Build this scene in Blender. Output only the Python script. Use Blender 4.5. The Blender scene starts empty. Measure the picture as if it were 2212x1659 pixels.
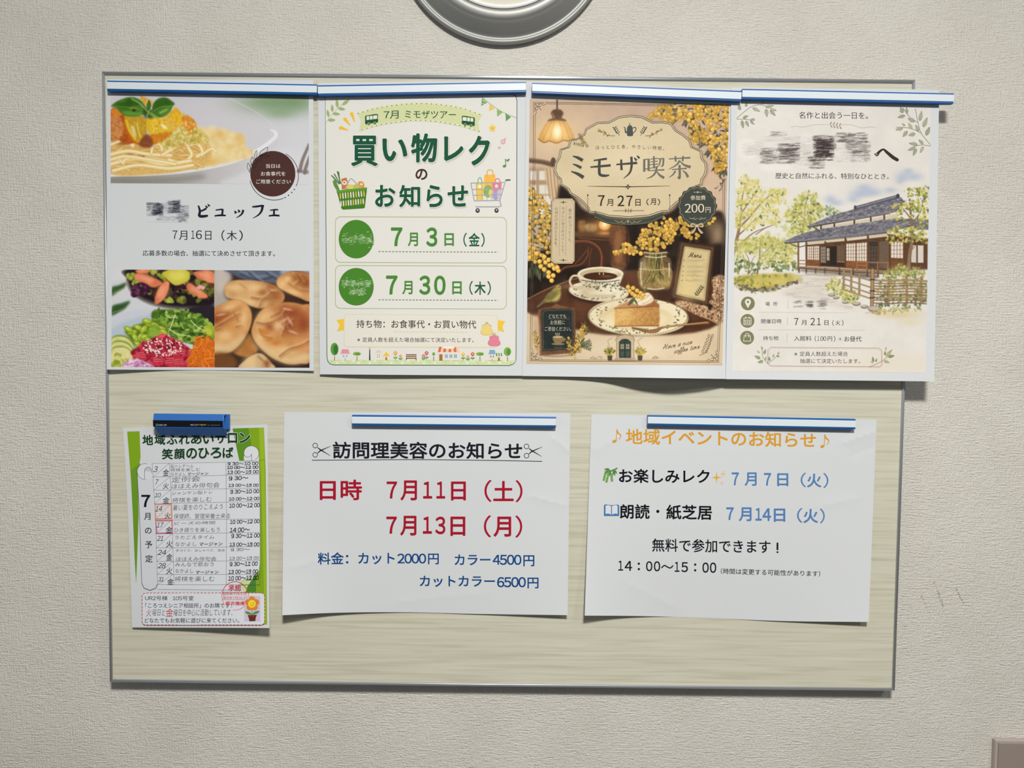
import bpy, bmesh, math, random
import numpy as np
from mathutils import Vector, Matrix
from mathutils.geometry import tessellate_polygon

# ------------------------------------------------------------------ camera
# world: x to the right along the wall, y into the wall (wall face y = 0), z up
SC = bpy.context.scene
CZ = 1.50                       # height of the notice board's centre
DF = 0.0175                     # notice board front stands this far off the wall
FPX, CX, CY = 1661.0, 1106.0, 829.5
RT = np.array([0.99994254, 0.0015584, 0.01060596])      # camera right
DN = np.array([0.01066525, -0.04490442, -0.99893435])   # camera down
FW = np.array([-0.00108048, 0.99899007, -0.04491847])   # camera forward
CAM = np.array([0.00799131, -0.79701971 - DF, CZ + 0.03871156])
cam = bpy.data.cameras.new('camera')
cam.sensor_fit = 'HORIZONTAL'
cam.sensor_width = 36.0
cam.lens = FPX / 2212 * 36.0
cam.clip_start = 0.01
camo = bpy.data.objects.new('camera', cam)
SC.collection.objects.link(camo)
camo.matrix_world = Matrix(((RT[0], -DN[0], -FW[0], CAM[0]), (RT[1], -DN[1], -FW[1], CAM[1]),
                            (RT[2], -DN[2], -FW[2], CAM[2]), (0, 0, 0, 1)))
SC.camera = camo

# ------------------------------------------------------------------ light
SC.view_settings.view_transform = 'Standard'
SC.view_settings.look = 'None'
SC.view_settings.gamma = 1.0
SC.view_settings.use_curve_mapping = False
SC.view_settings.exposure = 0.0
w = bpy.data.worlds.new('room_glow')
SC.world = w
w.use_nodes = True
w.node_tree.nodes['Background'].inputs[0].default_value = (0.80, 0.86, 0.92, 1)
w.node_tree.nodes['Background'].inputs[1].default_value = 0.16

def area(name, loc, target, size, power, col, shape='DISK', sizey=None):
    l = bpy.data.lights.new(name, 'AREA')
    l.shape = shape
    l.size = size
    if sizey:
        l.size_y = sizey
    l.energy = power
    l.color = col
    o = bpy.data.objects.new(name, l)
    SC.collection.objects.link(o)
    o.location = loc
    o.rotation_euler = (Vector(target) - Vector(loc)).to_track_quat('-Z', 'Y').to_euler()
    return o
area('ceiling_lamp', (0.12, -1.20, 2.40), (0.12, -1.20, 0), 0.24, 37.0, (1.0, 0.97, 0.91))
area('second_ceiling_lamp', (1.20, -1.35, 2.40), (1.20, -1.35, 0), 0.30, 7.5, (1.0, 0.97, 0.91))
area('window_daylight', (-2.3, -1.5, 1.95), (0, 0, 1.5), 1.1, 3.0, (0.80, 0.90, 1.0), 'RECTANGLE', 1.2)

# ------------------------------------------------------------------ helpers
def lin(c):
    """sRGB 0-255 -> linear"""
    c = np.asarray(c, float) / 255.0
    return np.where(c <= 0.04045, c / 12.92, ((c + 0.055) / 1.055) ** 2.4)
def hexc(h):
    return np.array([int(h[i:i + 2], 16) for i in (0, 2, 4)], float)
def col(c):
    return hexc(c) if isinstance(c, str) else np.asarray(c, float)

def ray(px, d):
    """photo pixels (n,2) + distance d off the wall (n,) -> points in the room"""
    px = np.atleast_2d(np.asarray(px, float))
    dr = FW[None] + RT[None] * ((px[:, :1] - CX) / FPX) + DN[None] * ((px[:, 1:] - CY) / FPX)
    t = (-np.asarray(d, float) - CAM[1]) / dr[:, 1]
    return CAM[None] + dr * t[:, None]
def at(u, v, d):
    return Vector(ray([[u, v]], [d])[0])

def nodes(name):
    m = bpy.data.materials.new(name)
    m.use_nodes = True
    nt = m.node_tree
    return m, nt, nt.nodes['Principled BSDF']
def mat(name, c, rough=0.5, metal=0.0, spec=0.4):
    m, nt, b = nodes(name)
    b.inputs['Base Color'].default_value = (*lin(col(c)), 1)
    b.inputs['Roughness'].default_value = rough
    b.inputs['Metallic'].default_value = metal
    b.inputs['Specular IOR Level'].default_value = spec
    n = nt.nodes.new('ShaderNodeTexNoise')          # a trace of surface unevenness
    n.inputs['Scale'].default_value = 900
    bp = nt.nodes.new('ShaderNodeBump')
    bp.inputs['Strength'].default_value = 0.04
    bp.inputs['Distance'].default_value = 0.0005
    nt.links.new(n.outputs['Fac'], bp.inputs['Height'])
    nt.links.new(bp.outputs['Normal'], b.inputs['Normal'])
    return m

def link(name, me, material, parent=None, loc=None):
    o = bpy.data.objects.new(name, me)
    SC.collection.objects.link(o)
    if material:
        me.materials.append(material)
    if parent:
        o.parent = parent
    if loc is not None:
        o.location = loc
    return o
def thing(name, label, cat, loc, group=None):
    o = bpy.data.objects.new(name, None)
    o.empty_display_size = 0.02
    SC.collection.objects.link(o)
    o.location = loc
    o['label'] = label
    o['category'] = cat
    if group:
        o['group'] = group
    return o
def pymesh(name, verts, faces, smooth=False):
    me = bpy.data.meshes.new(name)
    me.from_pydata([tuple(v) for v in verts], [], faces)
    me.update()
    if smooth:
        me.polygons.foreach_set('use_smooth', [True] * len(me.polygons))
    return me
def boxmesh(name, x0, x1, y0, y1, z0, z1, bev=0.0, xf=None, seg=2):
    bm = bmesh.new()
    bmesh.ops.create_cube(bm, size=1.0)
    for v in bm.verts:
        v.co = Vector(((x0 + x1) / 2 + v.co.x * (x1 - x0), (y0 + y1) / 2 + v.co.y * (y1 - y0), (z0 + z1) / 2 + v.co.z * (z1 - z0)))
    if bev:
        bmesh.ops.bevel(bm, geom=bm.edges[:], offset=bev, segments=seg, profile=0.5, affect='EDGES')
    if xf is not None:
        bm.transform(xf)
    me = bpy.data.meshes.new(name)
    bm.to_mesh(me)
    bm.free()
    return me
# ------------------------------------------------------------------ materials of the setting
def wall_material():
    m, nt, b = nodes('woven_wallpaper')
    N, L = nt.nodes, nt.links
    tc = N.new('ShaderNodeTexCoord')
    def noise(sx, sz, scale, detail=3):
        mp = N.new('ShaderNodeMapping')
        mp.inputs['Scale'].default_value = (sx, 1, sz)
        L.new(tc.outputs['Object'], mp.inputs['Vector'])
        n = N.new('ShaderNodeTexNoise')
        n.inputs['Scale'].default_value = scale
        n.inputs['Detail'].default_value = detail
        n.inputs['Roughness'].default_value = 0.6
        L.new(mp.outputs['Vector'], n.inputs['Vector'])
        return n.outputs['Fac']
    def math_(op, a, c):
        n = N.new('ShaderNodeMath')
        n.operation = op
        for i, v in enumerate((a, c)):
            if isinstance(v, (int, float)):
                n.inputs[i].default_value = v
            else:
                L.new(v, n.inputs[i])
        return n.outputs[0]
    weft = noise(0.14, 1.0, 620)
    warp = noise(1.0, 0.14, 620)
    grain = noise(1, 1, 560, 2)
    patch = noise(1, 1, 9, 3)
    # warp and weft take turns to lie on top
    sel = math_('GREATER_THAN', noise(1, 1, 55, 3), 0.52)
    mx = N.new('ShaderNodeMix')
    L.new(sel, mx.inputs[0])
    L.new(weft, mx.inputs[2])
    L.new(warp, mx.inputs[3])
    h = math_('ADD', math_('MULTIPLY', math_('ADD', weft, warp), 0.55), math_('MULTIPLY', mx.outputs[0], 0.5))
    h = math_('ADD', h, math_('MULTIPLY', grain, 0.75))
    bp = N.new('ShaderNodeBump')
    bp.inputs['Strength'].default_value = 0.85
    bp.inputs['Distance'].default_value = 0.0016
    L.new(h, bp.inputs['Height'])
    L.new(bp.outputs['Normal'], b.inputs['Normal'])
    cr = N.new('ShaderNodeValToRGB')
    cr.color_ramp.elements[0].position = 0.34
    cr.color_ramp.elements[0].color = (*lin(WALL_A), 1)
    cr.color_ramp.elements[1].position = 0.66
    cr.color_ramp.elements[1].color = (*lin(WALL_B), 1)
    f = math_('ADD', math_('MULTIPLY', patch, 0.55), math_('MULTIPLY', grain, 0.45))
    L.new(f, cr.inputs[0])
    L.new(cr.outputs[0], b.inputs['Base Color'])
    b.inputs['Roughness'].default_value = 0.75
    b.inputs['Specular IOR Level'].default_value = 0.25
    return m

def wood_material():
    m, nt, b = nodes('pale_wood_laminate')
    N, L = nt.nodes, nt.links
    tc = N.new('ShaderNodeTexCoord')
    def noise(sx, sz, scale, detail, dist=0.0):
        mp = N.new('ShaderNodeMapping')
        mp.inputs['Scale'].default_value = (sx, 1, sz)
        L.new(tc.outputs['Object'], mp.inputs['Vector'])
        n = N.new('ShaderNodeTexNoise')
        n.inputs['Scale'].default_value = scale
        n.inputs['Detail'].default_value = detail
        n.inputs['Distortion'].default_value = dist
        L.new(mp.outputs['Vector'], n.inputs['Vector'])
        return n.outputs['Fac']
    a = noise(0.03, 1.0, 330, 4, 0.5)
    c = noise(0.035, 1.0, 90, 3, 0.8)
    r1 = N.new('ShaderNodeValToRGB')
    e = r1.color_ramp.elements
    e[0].position = 0.33
    e[0].color = (*lin(WOOD_D), 1)
    e[1].position = 0.50
    e[1].color = (*lin(WOOD_M), 1)
    k = e.new(0.70)
    k.color = (*lin(WOOD_L), 1)
    L.new(a, r1.inputs[0])
    r2 = N.new('ShaderNodeValToRGB')
    r2.color_ramp.elements[0].position = 0.35
    r2.color_ramp.elements[0].color = (0.955, 0.95, 0.94, 1)
    r2.color_ramp.elements[1].position = 0.62
    r2.color_ramp.elements[1].color = (1, 1, 1, 1)
    L.new(c, r2.inputs[0])
    mx = N.new('ShaderNodeMix')
    mx.data_type = 'RGBA'
    mx.blend_type = 'MULTIPLY'
    mx.inputs[0].default_value = 1.0
    L.new(r1.outputs[0], mx.inputs[6])
    L.new(r2.outputs[0], mx.inputs[7])
    L.new(mx.outputs[2], b.inputs['Base Color'])
    b.inputs['Roughness'].default_value = 0.5
    b.inputs['Specular IOR Level'].default_value = 0.2
    return m

WALL_A, WALL_B = (211, 208, 199), (226, 223, 216)
WOOD_D, WOOD_M, WOOD_L = (198, 194, 173), (209, 207, 189), (215, 214, 198)
M_WALL = wall_material()
M_WOOD = wood_material()
M_ALU = mat('anodised_aluminium', (184, 188, 193), 0.36, 0.6)
M_CEIL = mat('white_ceiling_paint', (225, 224, 220), 0.9)
M_FLOOR = mat('grey_brown_floor', (96, 88, 78), 0.6)
M_BLUE = mat('blue_plastic', (6, 90, 166), 0.35)
M_STRIP = mat('white_plastic_strip', (222, 232, 240), 0.4)
M_SILVER = mat('silver_paint', (168, 169, 166), 0.5, 0.5)
M_RING = mat('white_enamel_ring', (238, 238, 236), 0.3)
M_DIAL = mat('cream_clock_dial', (214, 210, 196), 0.6)
M_CLIP = mat('clip_blue_plastic', (46, 106, 184), 0.38)
M_BLACK = mat('black_label', (16, 17, 22), 0.35)
M_TAUPE = mat('taupe_plate', (176, 164, 159), 0.4)
M_COVER = mat('taupe_cover', (152, 140, 132), 0.4)

# ------------------------------------------------------------------ room
def struct(name, me, m):
    o = link(name, me, m)
    o['kind'] = 'structure'
    o['label'] = {'wall_back': 'cream woven wallpaper on the wall behind the notice board'}.get(name, name.replace('_', ' ') + ' of the room')
    o['category'] = name.split('_')[0]
    return o
wall = struct('wall_back', boxmesh('wall_back', -2.6, 2.6, 0, 0.1, 0, 2.46), M_WALL)
struct('floor', boxmesh('floor', -2.6, 2.6, -4.0, 0.1, -0.05, 0), M_FLOOR)
struct('ceiling', boxmesh('ceiling', -2.6, 2.6, -4.0, 0.1, 2.46, 2.5), M_CEIL)

# ------------------------------------------------------------------ notice board
BW, BH = 0.8332, 0.6375
board = thing('notice_board', 'wide pale wood-look notice board in a thin aluminium frame on the wall', 'notice board', (0, -0.0005, CZ - BH / 2))
PANEL_D = 0.0160
link('panel', boxmesh('panel', -BW / 2 + 0.003, BW / 2 - 0.003, -PANEL_D + 0.0005, -0.006, 0.003, BH - 0.003), M_WOOD, board)
PROF = [(0, 0.0), (0, 0.0138), (0.0003, 0.0144), (0.0017, 0.0159), (0.0032, 0.0172), (0.0036, 0.01745), (0.0041, 0.0174), (0.0046, 0.0167), (0.0047, 0.0150)]
def rail(p, q, inward):
    """mitred rail along p->q in (x, z), inward = unit vector to the board's middle"""
    p, q, n = Vector(p), Vector(q), Vector(inward)
    t = (q - p).normalized()
    vs, k = [], len(PROF)
    for end, s in ((p, 1), (q, -1)):
        for a, d in PROF:
            c = end + n * a + t * (a * s)
            vs.append((c.x, -d + 0.0005, c.y))
    fs = [(i, i + 1, k + i + 1, k + i) for i in range(k - 1)]
    fs += [tuple(range(k))[::-1], tuple(range(k, 2 * k)), (0, k, 2 * k - 1, k - 1)]
    me = pymesh('frame_rail', vs, fs)
    bm = bmesh.new()
    bm.from_mesh(me)
    bmesh.ops.recalc_face_normals(bm, faces=bm.faces)
    bm.to_mesh(me)
    bm.free()
    me.polygons.foreach_set('use_smooth', [i < k - 1 for i in range(len(me.polygons))])
    return link('frame_rail', me, M_ALU, board)
h = BW / 2
rail((-h, BH), (h, BH), (0, -1))
rail((h, 0), (-h, 0), (0, 1))
rail((-h, 0), (-h, BH), (1, 0))
rail((h, BH), (h, 0), (-1, 0))

# ------------------------------------------------------------------ wall clock (its lower rim shows)
def lathe(name, prof, material, parent, n=160):
    vs, fs, k = [], [], len(prof)
    for i in range(n):
        a = 2 * math.pi * i / n
        for r, d in prof:
            vs.append((r * math.sin(a), -d, r * math.cos(a)))
    for i in range(n):
        j = (i + 1) % n
        for q in range(k - 1):
            fs.append((i * k + q, i * k + q + 1, j * k + q + 1, j * k + q))
    return link(name, pymesh(name, vs, fs, True), material, parent)
cc = at(1088, -143, 0.008)
clock = thing('wall_clock', 'round silver wall clock cut off by the top of the picture above the board', 'clock', (cc.x, 0, cc.z))
def rim(y, d):
    return (cc.z - at(1088, y, d / 1000).z, d / 1000)
r0 = rim(96.3, 5.5)[0]
lathe('case_rim', [(r0 - 0.010, 0.0005), (r0 - 0.0015, 0.001), (r0 - 0.0003, 0.003), (r0, 0.0052), rim(95, 6.6), rim(92, 7.8), rim(89, 8.3), rim(87, 8.2), rim(85.2, 7.2), rim(83.5, 6.6), rim(79, 7.6), rim(73, 10.4), rim(68, 12.6),
                   rim(60, 15.6), rim(52, 18.4), rim(46, 20.2), rim(43, 20.7), rim(41, 21.6), rim(36, 22.6), rim(30, 23.2), rim(25, 23.2), rim(21.5, 22.6), rim(19.4, 21.2)], M_SILVER, clock)
lathe('bezel_ring', [rim(19.4, 21.0), rim(18.6, 22.4), rim(17.5, 22.8), rim(11, 23.0), rim(9.6, 22.6), rim(9.0, 21.0), rim(8.4, 17.0)], M_RING, clock)
rd = rim(8.6, 18.0)[0]
lathe('dial', [(rd, 0.0178), (rd * 0.97, 0.0178), (0.03, 0.0178), (0.0, 0.0178)], M_DIAL, clock)

# ------------------------------------------------------------------ wall plate in the corner
pc = at(2152.5, 1600, 0.008)
plate = thing('wall_plate', 'taupe rectangular wall plate peeking in at the bottom right corner', 'wall plate', (pc.x, -0.0003, pc.z))
link('surround', boxmesh('surround', 0, 0.12, -0.0065, 0, -0.12, 0, 0.0012), M_TAUPE, plate)
link('cover', boxmesh('cover', 0.0027, 0.1173, -0.0082, -0.004, -0.1173, -0.0022, 0.0008), M_COVER, plate)
# ------------------------------------------------------------------ printed paper
def attr_material(name, rough, spec):
    m, nt, b = nodes(name)
    a = nt.nodes.new('ShaderNodeAttribute')
    a.attribute_name = 'ink'
    nt.links.new(a.outputs['Color'], b.inputs['Base Color'])
    b.inputs['Roughness'].default_value = rough
    b.inputs['Specular IOR Level'].default_value = spec
    return m
M_INK = attr_material('printed_ink', 0.62, 0.10)
M_PAPER = mat('white_copy_paper', (215, 219, 223), 0.7, 0, 0.25)

def smooth_interp(x, xs, ys):
    xs, ys = np.asarray(xs, float), np.asarray(ys, float)
    m = np.gradient(ys, xs)
    i = np.clip(np.searchsorted(xs, x) - 1, 0, len(xs) - 2)
    hh = xs[i + 1] - xs[i]
    u = np.clip((x - xs[i]) / hh, 0, 1)
    return ((1 + 2 * u) * (1 - u) ** 2 * ys[i] + u * (1 - u) ** 2 * hh * m[i] + u * u * (3 - 2 * u) * ys[i + 1] + u * u * (u - 1) * hh * m[i + 1])

def cat(pts, n=8, closed=False):
    """Catmull-Rom through pts"""
    p = np.asarray(pts, float)
    if len(p) < 3:
        return p
    q = np.vstack([p[-1], p, p[:2]]) if closed else np.vstack([2 * p[0] - p[1], p, 2 * p[-1] - p[-2]])
    out = []
    u = np.linspace(0, 1, n, endpoint=False)[:, None]
    for i in range(len(q) - 3):
        a, b, c, d = q[i:i + 4]
        out.append(0.5 * (2 * b + (c - a) * u + (2 * a - 5 * b + 4 * c - d) * u * u + (3 * b - a - 3 * c + d) * u ** 3))
    if not closed:
        out.append(p[-1:])
    return np.vstack(out)

class Sheet:
    """a sheet of paper: corners in photo pixels TL, TR, BR, BL; how far it stands off along its bottom edge (mm)"""
    def __init__(s, name, label, quad, S, off, power=2.4, base=18.3, bot=None, left=None, k=1.15, waves=1.0, seed=0, creases=()):
        s.cr = creases
        s.q = np.asarray(quad, float)
        s.S, s.off, s.pw, s.base = S, off, power, base
        s.bot, s.left, s.k = bot, left, k
        rng = np.random.RandomState(seed + 5)
        s.wv = [(rng.uniform(-14, 14), rng.uniform(-9, 9), rng.uniform(0, 6.3), waves * 0.05) for _ in range(9)]
        A = []
        for (x, y), (u, v) in zip(s.q, ((0, 0), (1, 0), (1, 1), (0, 1))):
            A.append([x, y, 1, 0, 0, 0, -u * x, -u * y])
            A.append([0, 0, 0, x, y, 1, -v * x, -v * y])
        s.H = np.linalg.solve(np.array(A), np.array([0, 0, 1, 0, 1, 1, 0, 1.0]))
        A = []
        for (x, y), (u, v) in zip(((0, 0), (1, 0), (1, 1), (0, 1)), s.q):
            A.append([x, y, 1, 0, 0, 0, -u * x, -u * y])
            A.append([0, 0, 0, x, y, 1, -v * x, -v * y])
        s.G = np.linalg.solve(np.array(A), s.q.ravel())
        o = ray([(s.q[0] + s.q[1]) / 2], [s.base / 1000])[0]
        s.root = thing(name, label, 'poster', o, 'notices on the board')
        s.o = o
        s.z = s.zb = 0.05
        s.stacked = False
        s.paper()
    def st(s, px):
        h = s.H
        w = h[6] * px[:, 0] + h[7] * px[:, 1] + 1
        return np.clip((h[0] * px[:, 0] + h[1] * px[:, 1] + h[2]) / w, -.1, 1.1), np.clip((h[3] * px[:, 0] + h[4] * px[:, 1] + h[5]) / w, 0, 1.1)
    def depth(s, px):
        u, v = s.st(px)
        d = s.base + smooth_interp(u, s.S, s.off) * v ** s.pw
        e = np.clip(v * 6, 0, 1)
        for a, b, ph, am in s.wv:
            d = d + am * e * (1 + np.sin(a * u + b * v + ph))
        for u0, v0, u1, v1, am, wd in s.cr:
            du, dv = u1 - u0, v1 - v0
            L = math.hypot(du, dv)
            t = ((u - u0) * du + (v - v0) * dv) / L ** 2
            h = ((u - u0) * dv - (v - v0) * du) / L
            d = d + am * np.exp(-np.abs(h) / wd) * np.clip(t * 4, 0, 1) * np.clip((1.05 - t) * 4, 0, 1)
        return np.maximum(d, 16.2)
    def world(s, px, lift):
        return ray(px, (s.depth(px) + lift) / 1000) - s.o
    def normals(s, px):
        e = 1.5
        a = s.world(px + [e, 0], 0) - s.world(px - [e, 0], 0)
        b = s.world(px + [0, e], 0) - s.world(px - [0, e], 0)
        n = np.cross(a, b)
        n /= np.linalg.norm(n, axis=1)[:, None]
        return n * np.where(n[:, 1:2] > 0, -1, 1)
    def alb(s, c):
        return np.clip(lin(col(c)) * s.k, 0, 0.93)
    def edge_px(s, u, v):
        g = s.G
        w = g[6] * u + g[7] * v + 1
        x = (g[0] * u + g[1] * v + g[2]) / w
        y = (g[3] * u + g[4] * v + g[5]) / w
        if s.bot is not None:
            y = y + smooth_interp(u, *s.bot) * v ** 6
        if s.left is not None:
            x = x + smooth_interp(v, *s.left) * (1 - u) ** 5
        return np.stack([x, y], -1)
    def paper(s):
        nu, nv = int(np.ptp(s.q[:, 0]) / 6) + 2, int(np.ptp(s.q[:, 1]) / 6) + 2
        V, U = np.meshgrid(np.linspace(0, 1, nv), np.linspace(0, 1, nu), indexing='ij')
        px = s.edge_px(U.ravel(), V.ravel())
        f, b = s.world(px, 0), s.world(px, -0.10)
        idx = np.arange(nu * nv).reshape(nv, nu)
        q = np.stack([idx[:-1, :-1], idx[1:, :-1], idx[1:, 1:], idx[:-1, 1:]], -1).reshape(-1, 4)
        nn = nu * nv
        rim = np.concatenate([idx[0, :-1], idx[:-1, -1], idx[-1, :0:-1], idx[:0:-1, 0]])
        r2 = np.roll(rim, -1)
        faces = [tuple(x) for x in q] + [tuple(x[::-1] + nn) for x in q] + [(a, c, c + nn, a + nn) for a, c in zip(rim, r2)]
        me = pymesh('sheet', np.vstack([f, b]), faces, True)
        nrm = s.normals(px)
        me.normals_split_custom_set_from_vertices([tuple(v) for v in np.vstack([nrm, -nrm])])
        link('sheet', me, M_PAPER, s.root)

GLYPH = {}
def glyph(ch, off):
    """triangles of one letter (n,3,2) in ems"""
    key = (ch, off)
    if key not in GLYPH:
        c = bpy.data.curves.new('lettering', 'FONT')
        c.body = ch
        c.resolution_u = 4
        c.offset = off
        o = bpy.data.objects.new('lettering', c)
        SC.collection.objects.link(o)
        me = o.evaluated_get(bpy.context.evaluated_depsgraph_get()).to_mesh()
        me.calc_loop_triangles()
        v = np.empty(len(me.vertices) * 3)
        me.vertices.foreach_get('co', v)
        t = np.empty(len(me.loop_triangles) * 3, int)
        me.loop_triangles.foreach_get('vertices', t)
        GLYPH[key] = v.reshape(-1, 3)[:, :2][t.reshape(-1, 3)]
        o.to_mesh_clear()
        bpy.data.objects.remove(o)
        bpy.data.curves.remove(c)
    return GLYPH[key]
def glyphs(text, off, space=1.0):
    """a line of text; western letters and digits are taken in their full-width cut and set closer"""
    out, x = [], 0.0
    for ch in text:
        adv = 1.0
        if ch == ' ':
            x += 0.3
            continue
        if '!' <= ch <= '~':
            adv = 0.555 if ch.isdigit() else 0.64 if ch.isupper() else 0.30 if ch in ':.,!il' else 0.54
            if ch in 'mw':
                adv = 0.8
            ch = chr(ord(ch) + 0xFEE0)
        t = glyph(ch, off)
        if len(t):
            out.append(t + [x + (adv - 1) / 2, 0])
        x += adv * space
    return np.concatenate(out) if out else np.zeros((0, 3, 2))

class Part:
    """one printed part of a sheet; coordinates are given in frame F = (x0, y0, scale) of the photo"""
    def __init__(p, sheet, name, F=(0, 0, 1), label=None, parent=None, over=False):
        p.s, p.name, p.F, p.label, p.parent = sheet, name, F, label, parent
        p.T, p.C, p.Z = [], [], []
        p.obj = None
        if not (over or sheet.stacked):
            p.s.z = p.s.zb
        p.s.z += 0.012
    def px(p, pts):
        return np.asarray(pts, float) / p.F[2] + [p.F[0], p.F[1]]
    def up(p, dz=0.002):
        p.s.z += dz
    def tris(p, t, c, raw=False):
        t = np.asarray(t, float)
        if not raw:
            t = t / p.F[2] + [p.F[0], p.F[1]]
        c = p.s.alb(c)
        p.T.append(t)
        p.C.append(np.broadcast_to(c, (len(t), 3, 3)))
        p.Z.append(np.full(len(t), p.s.z))
    def poly(p, pts, c, dz=0.002):
        p.up(dz)
        q = [Vector((x, y, 0)) for x, y in pts]
        t = tessellate_polygon([q])
        if len(t):
            a = np.asarray(pts, float)
            p.tris(a[np.asarray(t)], c)
    def blob(p, pts, c, dz=0.002, n=6):
        p.poly(cat(pts, n, True), c, dz)
    def rect(p, x0, y0, x1, y1, c, dz=0.002):
        p.poly([(x0, y0), (x1, y0), (x1, y1), (x0, y1)], c, dz)
    def ell(p, cx, cy, rx, ry, c, rot=0, dz=0.002, n=None, a0=0, a1=360):
        n = n or int(np.clip(max(rx, ry) / p.F[2] * 2.2, 8, 72))
        a = np.radians(np.linspace(a0, a1, n, endpoint=(a1 - a0) < 360))
        x, y = rx * np.cos(a), ry * np.sin(a)
        r = math.radians(rot)
        pts = np.stack([cx + x * math.cos(r) - y * math.sin(r), cy + x * math.sin(r) + y * math.cos(r)], -1)
        p.up(dz)
        ctr = np.array([[cx, cy]])
        if (a1 - a0) < 360:
            t = np.stack([np.repeat(ctr, n - 1, 0), pts[:-1], pts[1:]], 1)
        else:
            t = np.stack([np.repeat(ctr, n, 0), pts, np.roll(pts, -1, 0)], 1)
        p.tris(t, c)
    def line(p, pts, w, c, dz=0.002, smooth=False, w1=None, closed=False, cap=False):
        a = cat(pts, 8, closed) if smooth else np.asarray(pts, float)
        if closed:
            a = np.vstack([a, a[:1]])
        d = np.gradient(a, axis=0) if len(a) > 2 else np.repeat(a[1:] - a[:1], 2, 0)
        if closed:
            d[0] = d[-1] = a[1] - a[-2]
        ln = np.linalg.norm(d, axis=1)[:, None] + 1e-9
        n = np.stack([-d[:, 1], d[:, 0]], -1) / ln
        if not smooth and len(a) > 2:                      # mitre correction
            seg = np.diff(a, axis=0)
            seg /= np.linalg.norm(seg, axis=1)[:, None] + 1e-9
            for i in range(1, len(a) - 1):
                b = seg[i - 1] + seg[i]
                lb = np.linalg.norm(b)
                if lb > 0.3:
                    b /= lb
                    n[i] = np.array([-b[1], b[0]]) / max(0.4, abs(np.dot(b, seg[i])))
        if np.ndim(w):
            ws = np.interp(np.linspace(0, 1, len(a)), np.linspace(0, 1, len(w)), w)[:, None] / 2
        else:
            ws = (np.linspace(w, w if w1 is None else w1, len(a)) / 2)[:, None]
        l, r = a + n * ws, a - n * ws
        p.up(dz)
        p.tris(np.concatenate([np.stack([l[:-1], r[:-1], r[1:]], 1), np.stack([l[:-1], r[1:], l[1:]], 1)]), c)
        if cap:
            for e, ww in ((a[0], ws[0, 0]), (a[-1], ws[-1, 0])):
                p.ell(e[0], e[1], ww, ww, c, dz=0, n=8)
    def dash(p, pts, w, c, on, off, dz=0.002):
        a = np.asarray(pts, float)
        seg = np.linalg.norm(np.diff(a, axis=0), axis=1)
        L = np.concatenate([[0], np.cumsum(seg)])
        u = 0.0
        p.up(dz)
        while u < L[-1]:
            e = min(u + on, L[-1])
            k = np.linspace(u, e, 3)
            p.line(np.stack([np.interp(k, L, a[:, 0]), np.interp(k, L, a[:, 1])], -1), w, c, dz=0)
            u += on + off
    def rrect(p, x0, y0, x1, y1, r, skew=0):
        """outline of a rounded rectangle; skew = how far its right side sinks"""
        out = []
        for cx, cy, a in ((x1 - r, y0 + r, -90), (x1 - r, y1 - r, 0), (x0 + r, y1 - r, 90), (x0 + r, y0 + r, 180)):
            for t in np.radians(np.linspace(a, a + 90, 7)):
                out.append((cx + r * math.cos(t), cy + r * math.sin(t)))
        a = np.array(out)
        a[:, 1] += skew * (a[:, 0] - x0) / (x1 - x0)
        return a
    def text(p, s, xl, xr, yt, yb, c, w=0.0, dy=0.0, m=0.0, arc=0.0, slant=0.0, space=1.0, dz=0.003, rot=None):
        """s fitted so that its ink fills the box; w = weight, m = mincho contrast, dy = sink of the right end, arc = rise in the middle"""
        t = glyphs(s, min(w, 0.0), space)
        if not len(t):
            return
        if m:
            sets = [t + [k * m, 0] for k in (-1, -0.5, 0, 0.5, 1)]
        elif w > 0:                                        # a heavier cut: the strokes swollen in every direction
            ds = [(1, 1), (-1, 1), (1, -1), (-1, -1)] if w < 0.02 else [(math.cos(a) * 1.2, math.sin(a) * 1.2) for a in np.arange(0, 6.28, 0.785)]
            sets = [t] + [t + [dx * w * 0.85, dy_ * w * 0.85] for dx, dy_ in ds]
        else:
            sets = [t]
        al = np.concatenate([q.reshape(-1, 2) for q in sets])
        lo, hi = al.min(0), al.max(0)
        p.up(dz)
        for q in sets:
            p.up(0.0013)
            x, y = (q[..., 0] - lo[0]) / (hi[0] - lo[0]), (hi[1] - q[..., 1]) / max(hi[1] - lo[1], 1e-6)
            X = xl + x * (xr - xl) + slant * (0.5 - y) * (yb - yt)
            Y = yt + y * (yb - yt) + dy * x - arc * 4 * x * (1 - x)
            if rot:
                cx, cy = (xl + xr) / 2, (yt + yb) / 2
                r = math.radians(rot)
                X, Y = cx + (X - cx) * math.cos(r) - (Y - cy) * math.sin(r), cy + (X - cx) * math.sin(r) + (Y - cy) * math.cos(r)
            p.tris(np.stack([X, Y], -1), c)
    def vtext(p, s, x, y0, y1, size, c, w=0.0, m=0.0, dx=0.0):
        """vertical writing; x = middle of the column"""
        n = len(s)
        for i, ch in enumerate(s):
            t = glyphs(ch, w, 1.0)
            if not len(t):
                continue
            cy = y0 + (y1 - y0) * (i + 0.5) / n
            cxx = x + dx * (i + 0.5) / n
            p.up(0)
            for k in ((-1, 0, 1) if m else (0,)):
                p.up(0.0005)
                q = t + [k * m - (0.2775 if ch.isascii() else 0.5), -0.38]
                if ch in 'ー':
                    q = np.stack([q[..., 1], q[..., 0]], -1)
                if ch in '、。':
                    q = q + [0.62, 0.62]
                p.tris(np.stack([cxx + q[..., 0] * size, cy - q[..., 1] * size], -1), c)
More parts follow.
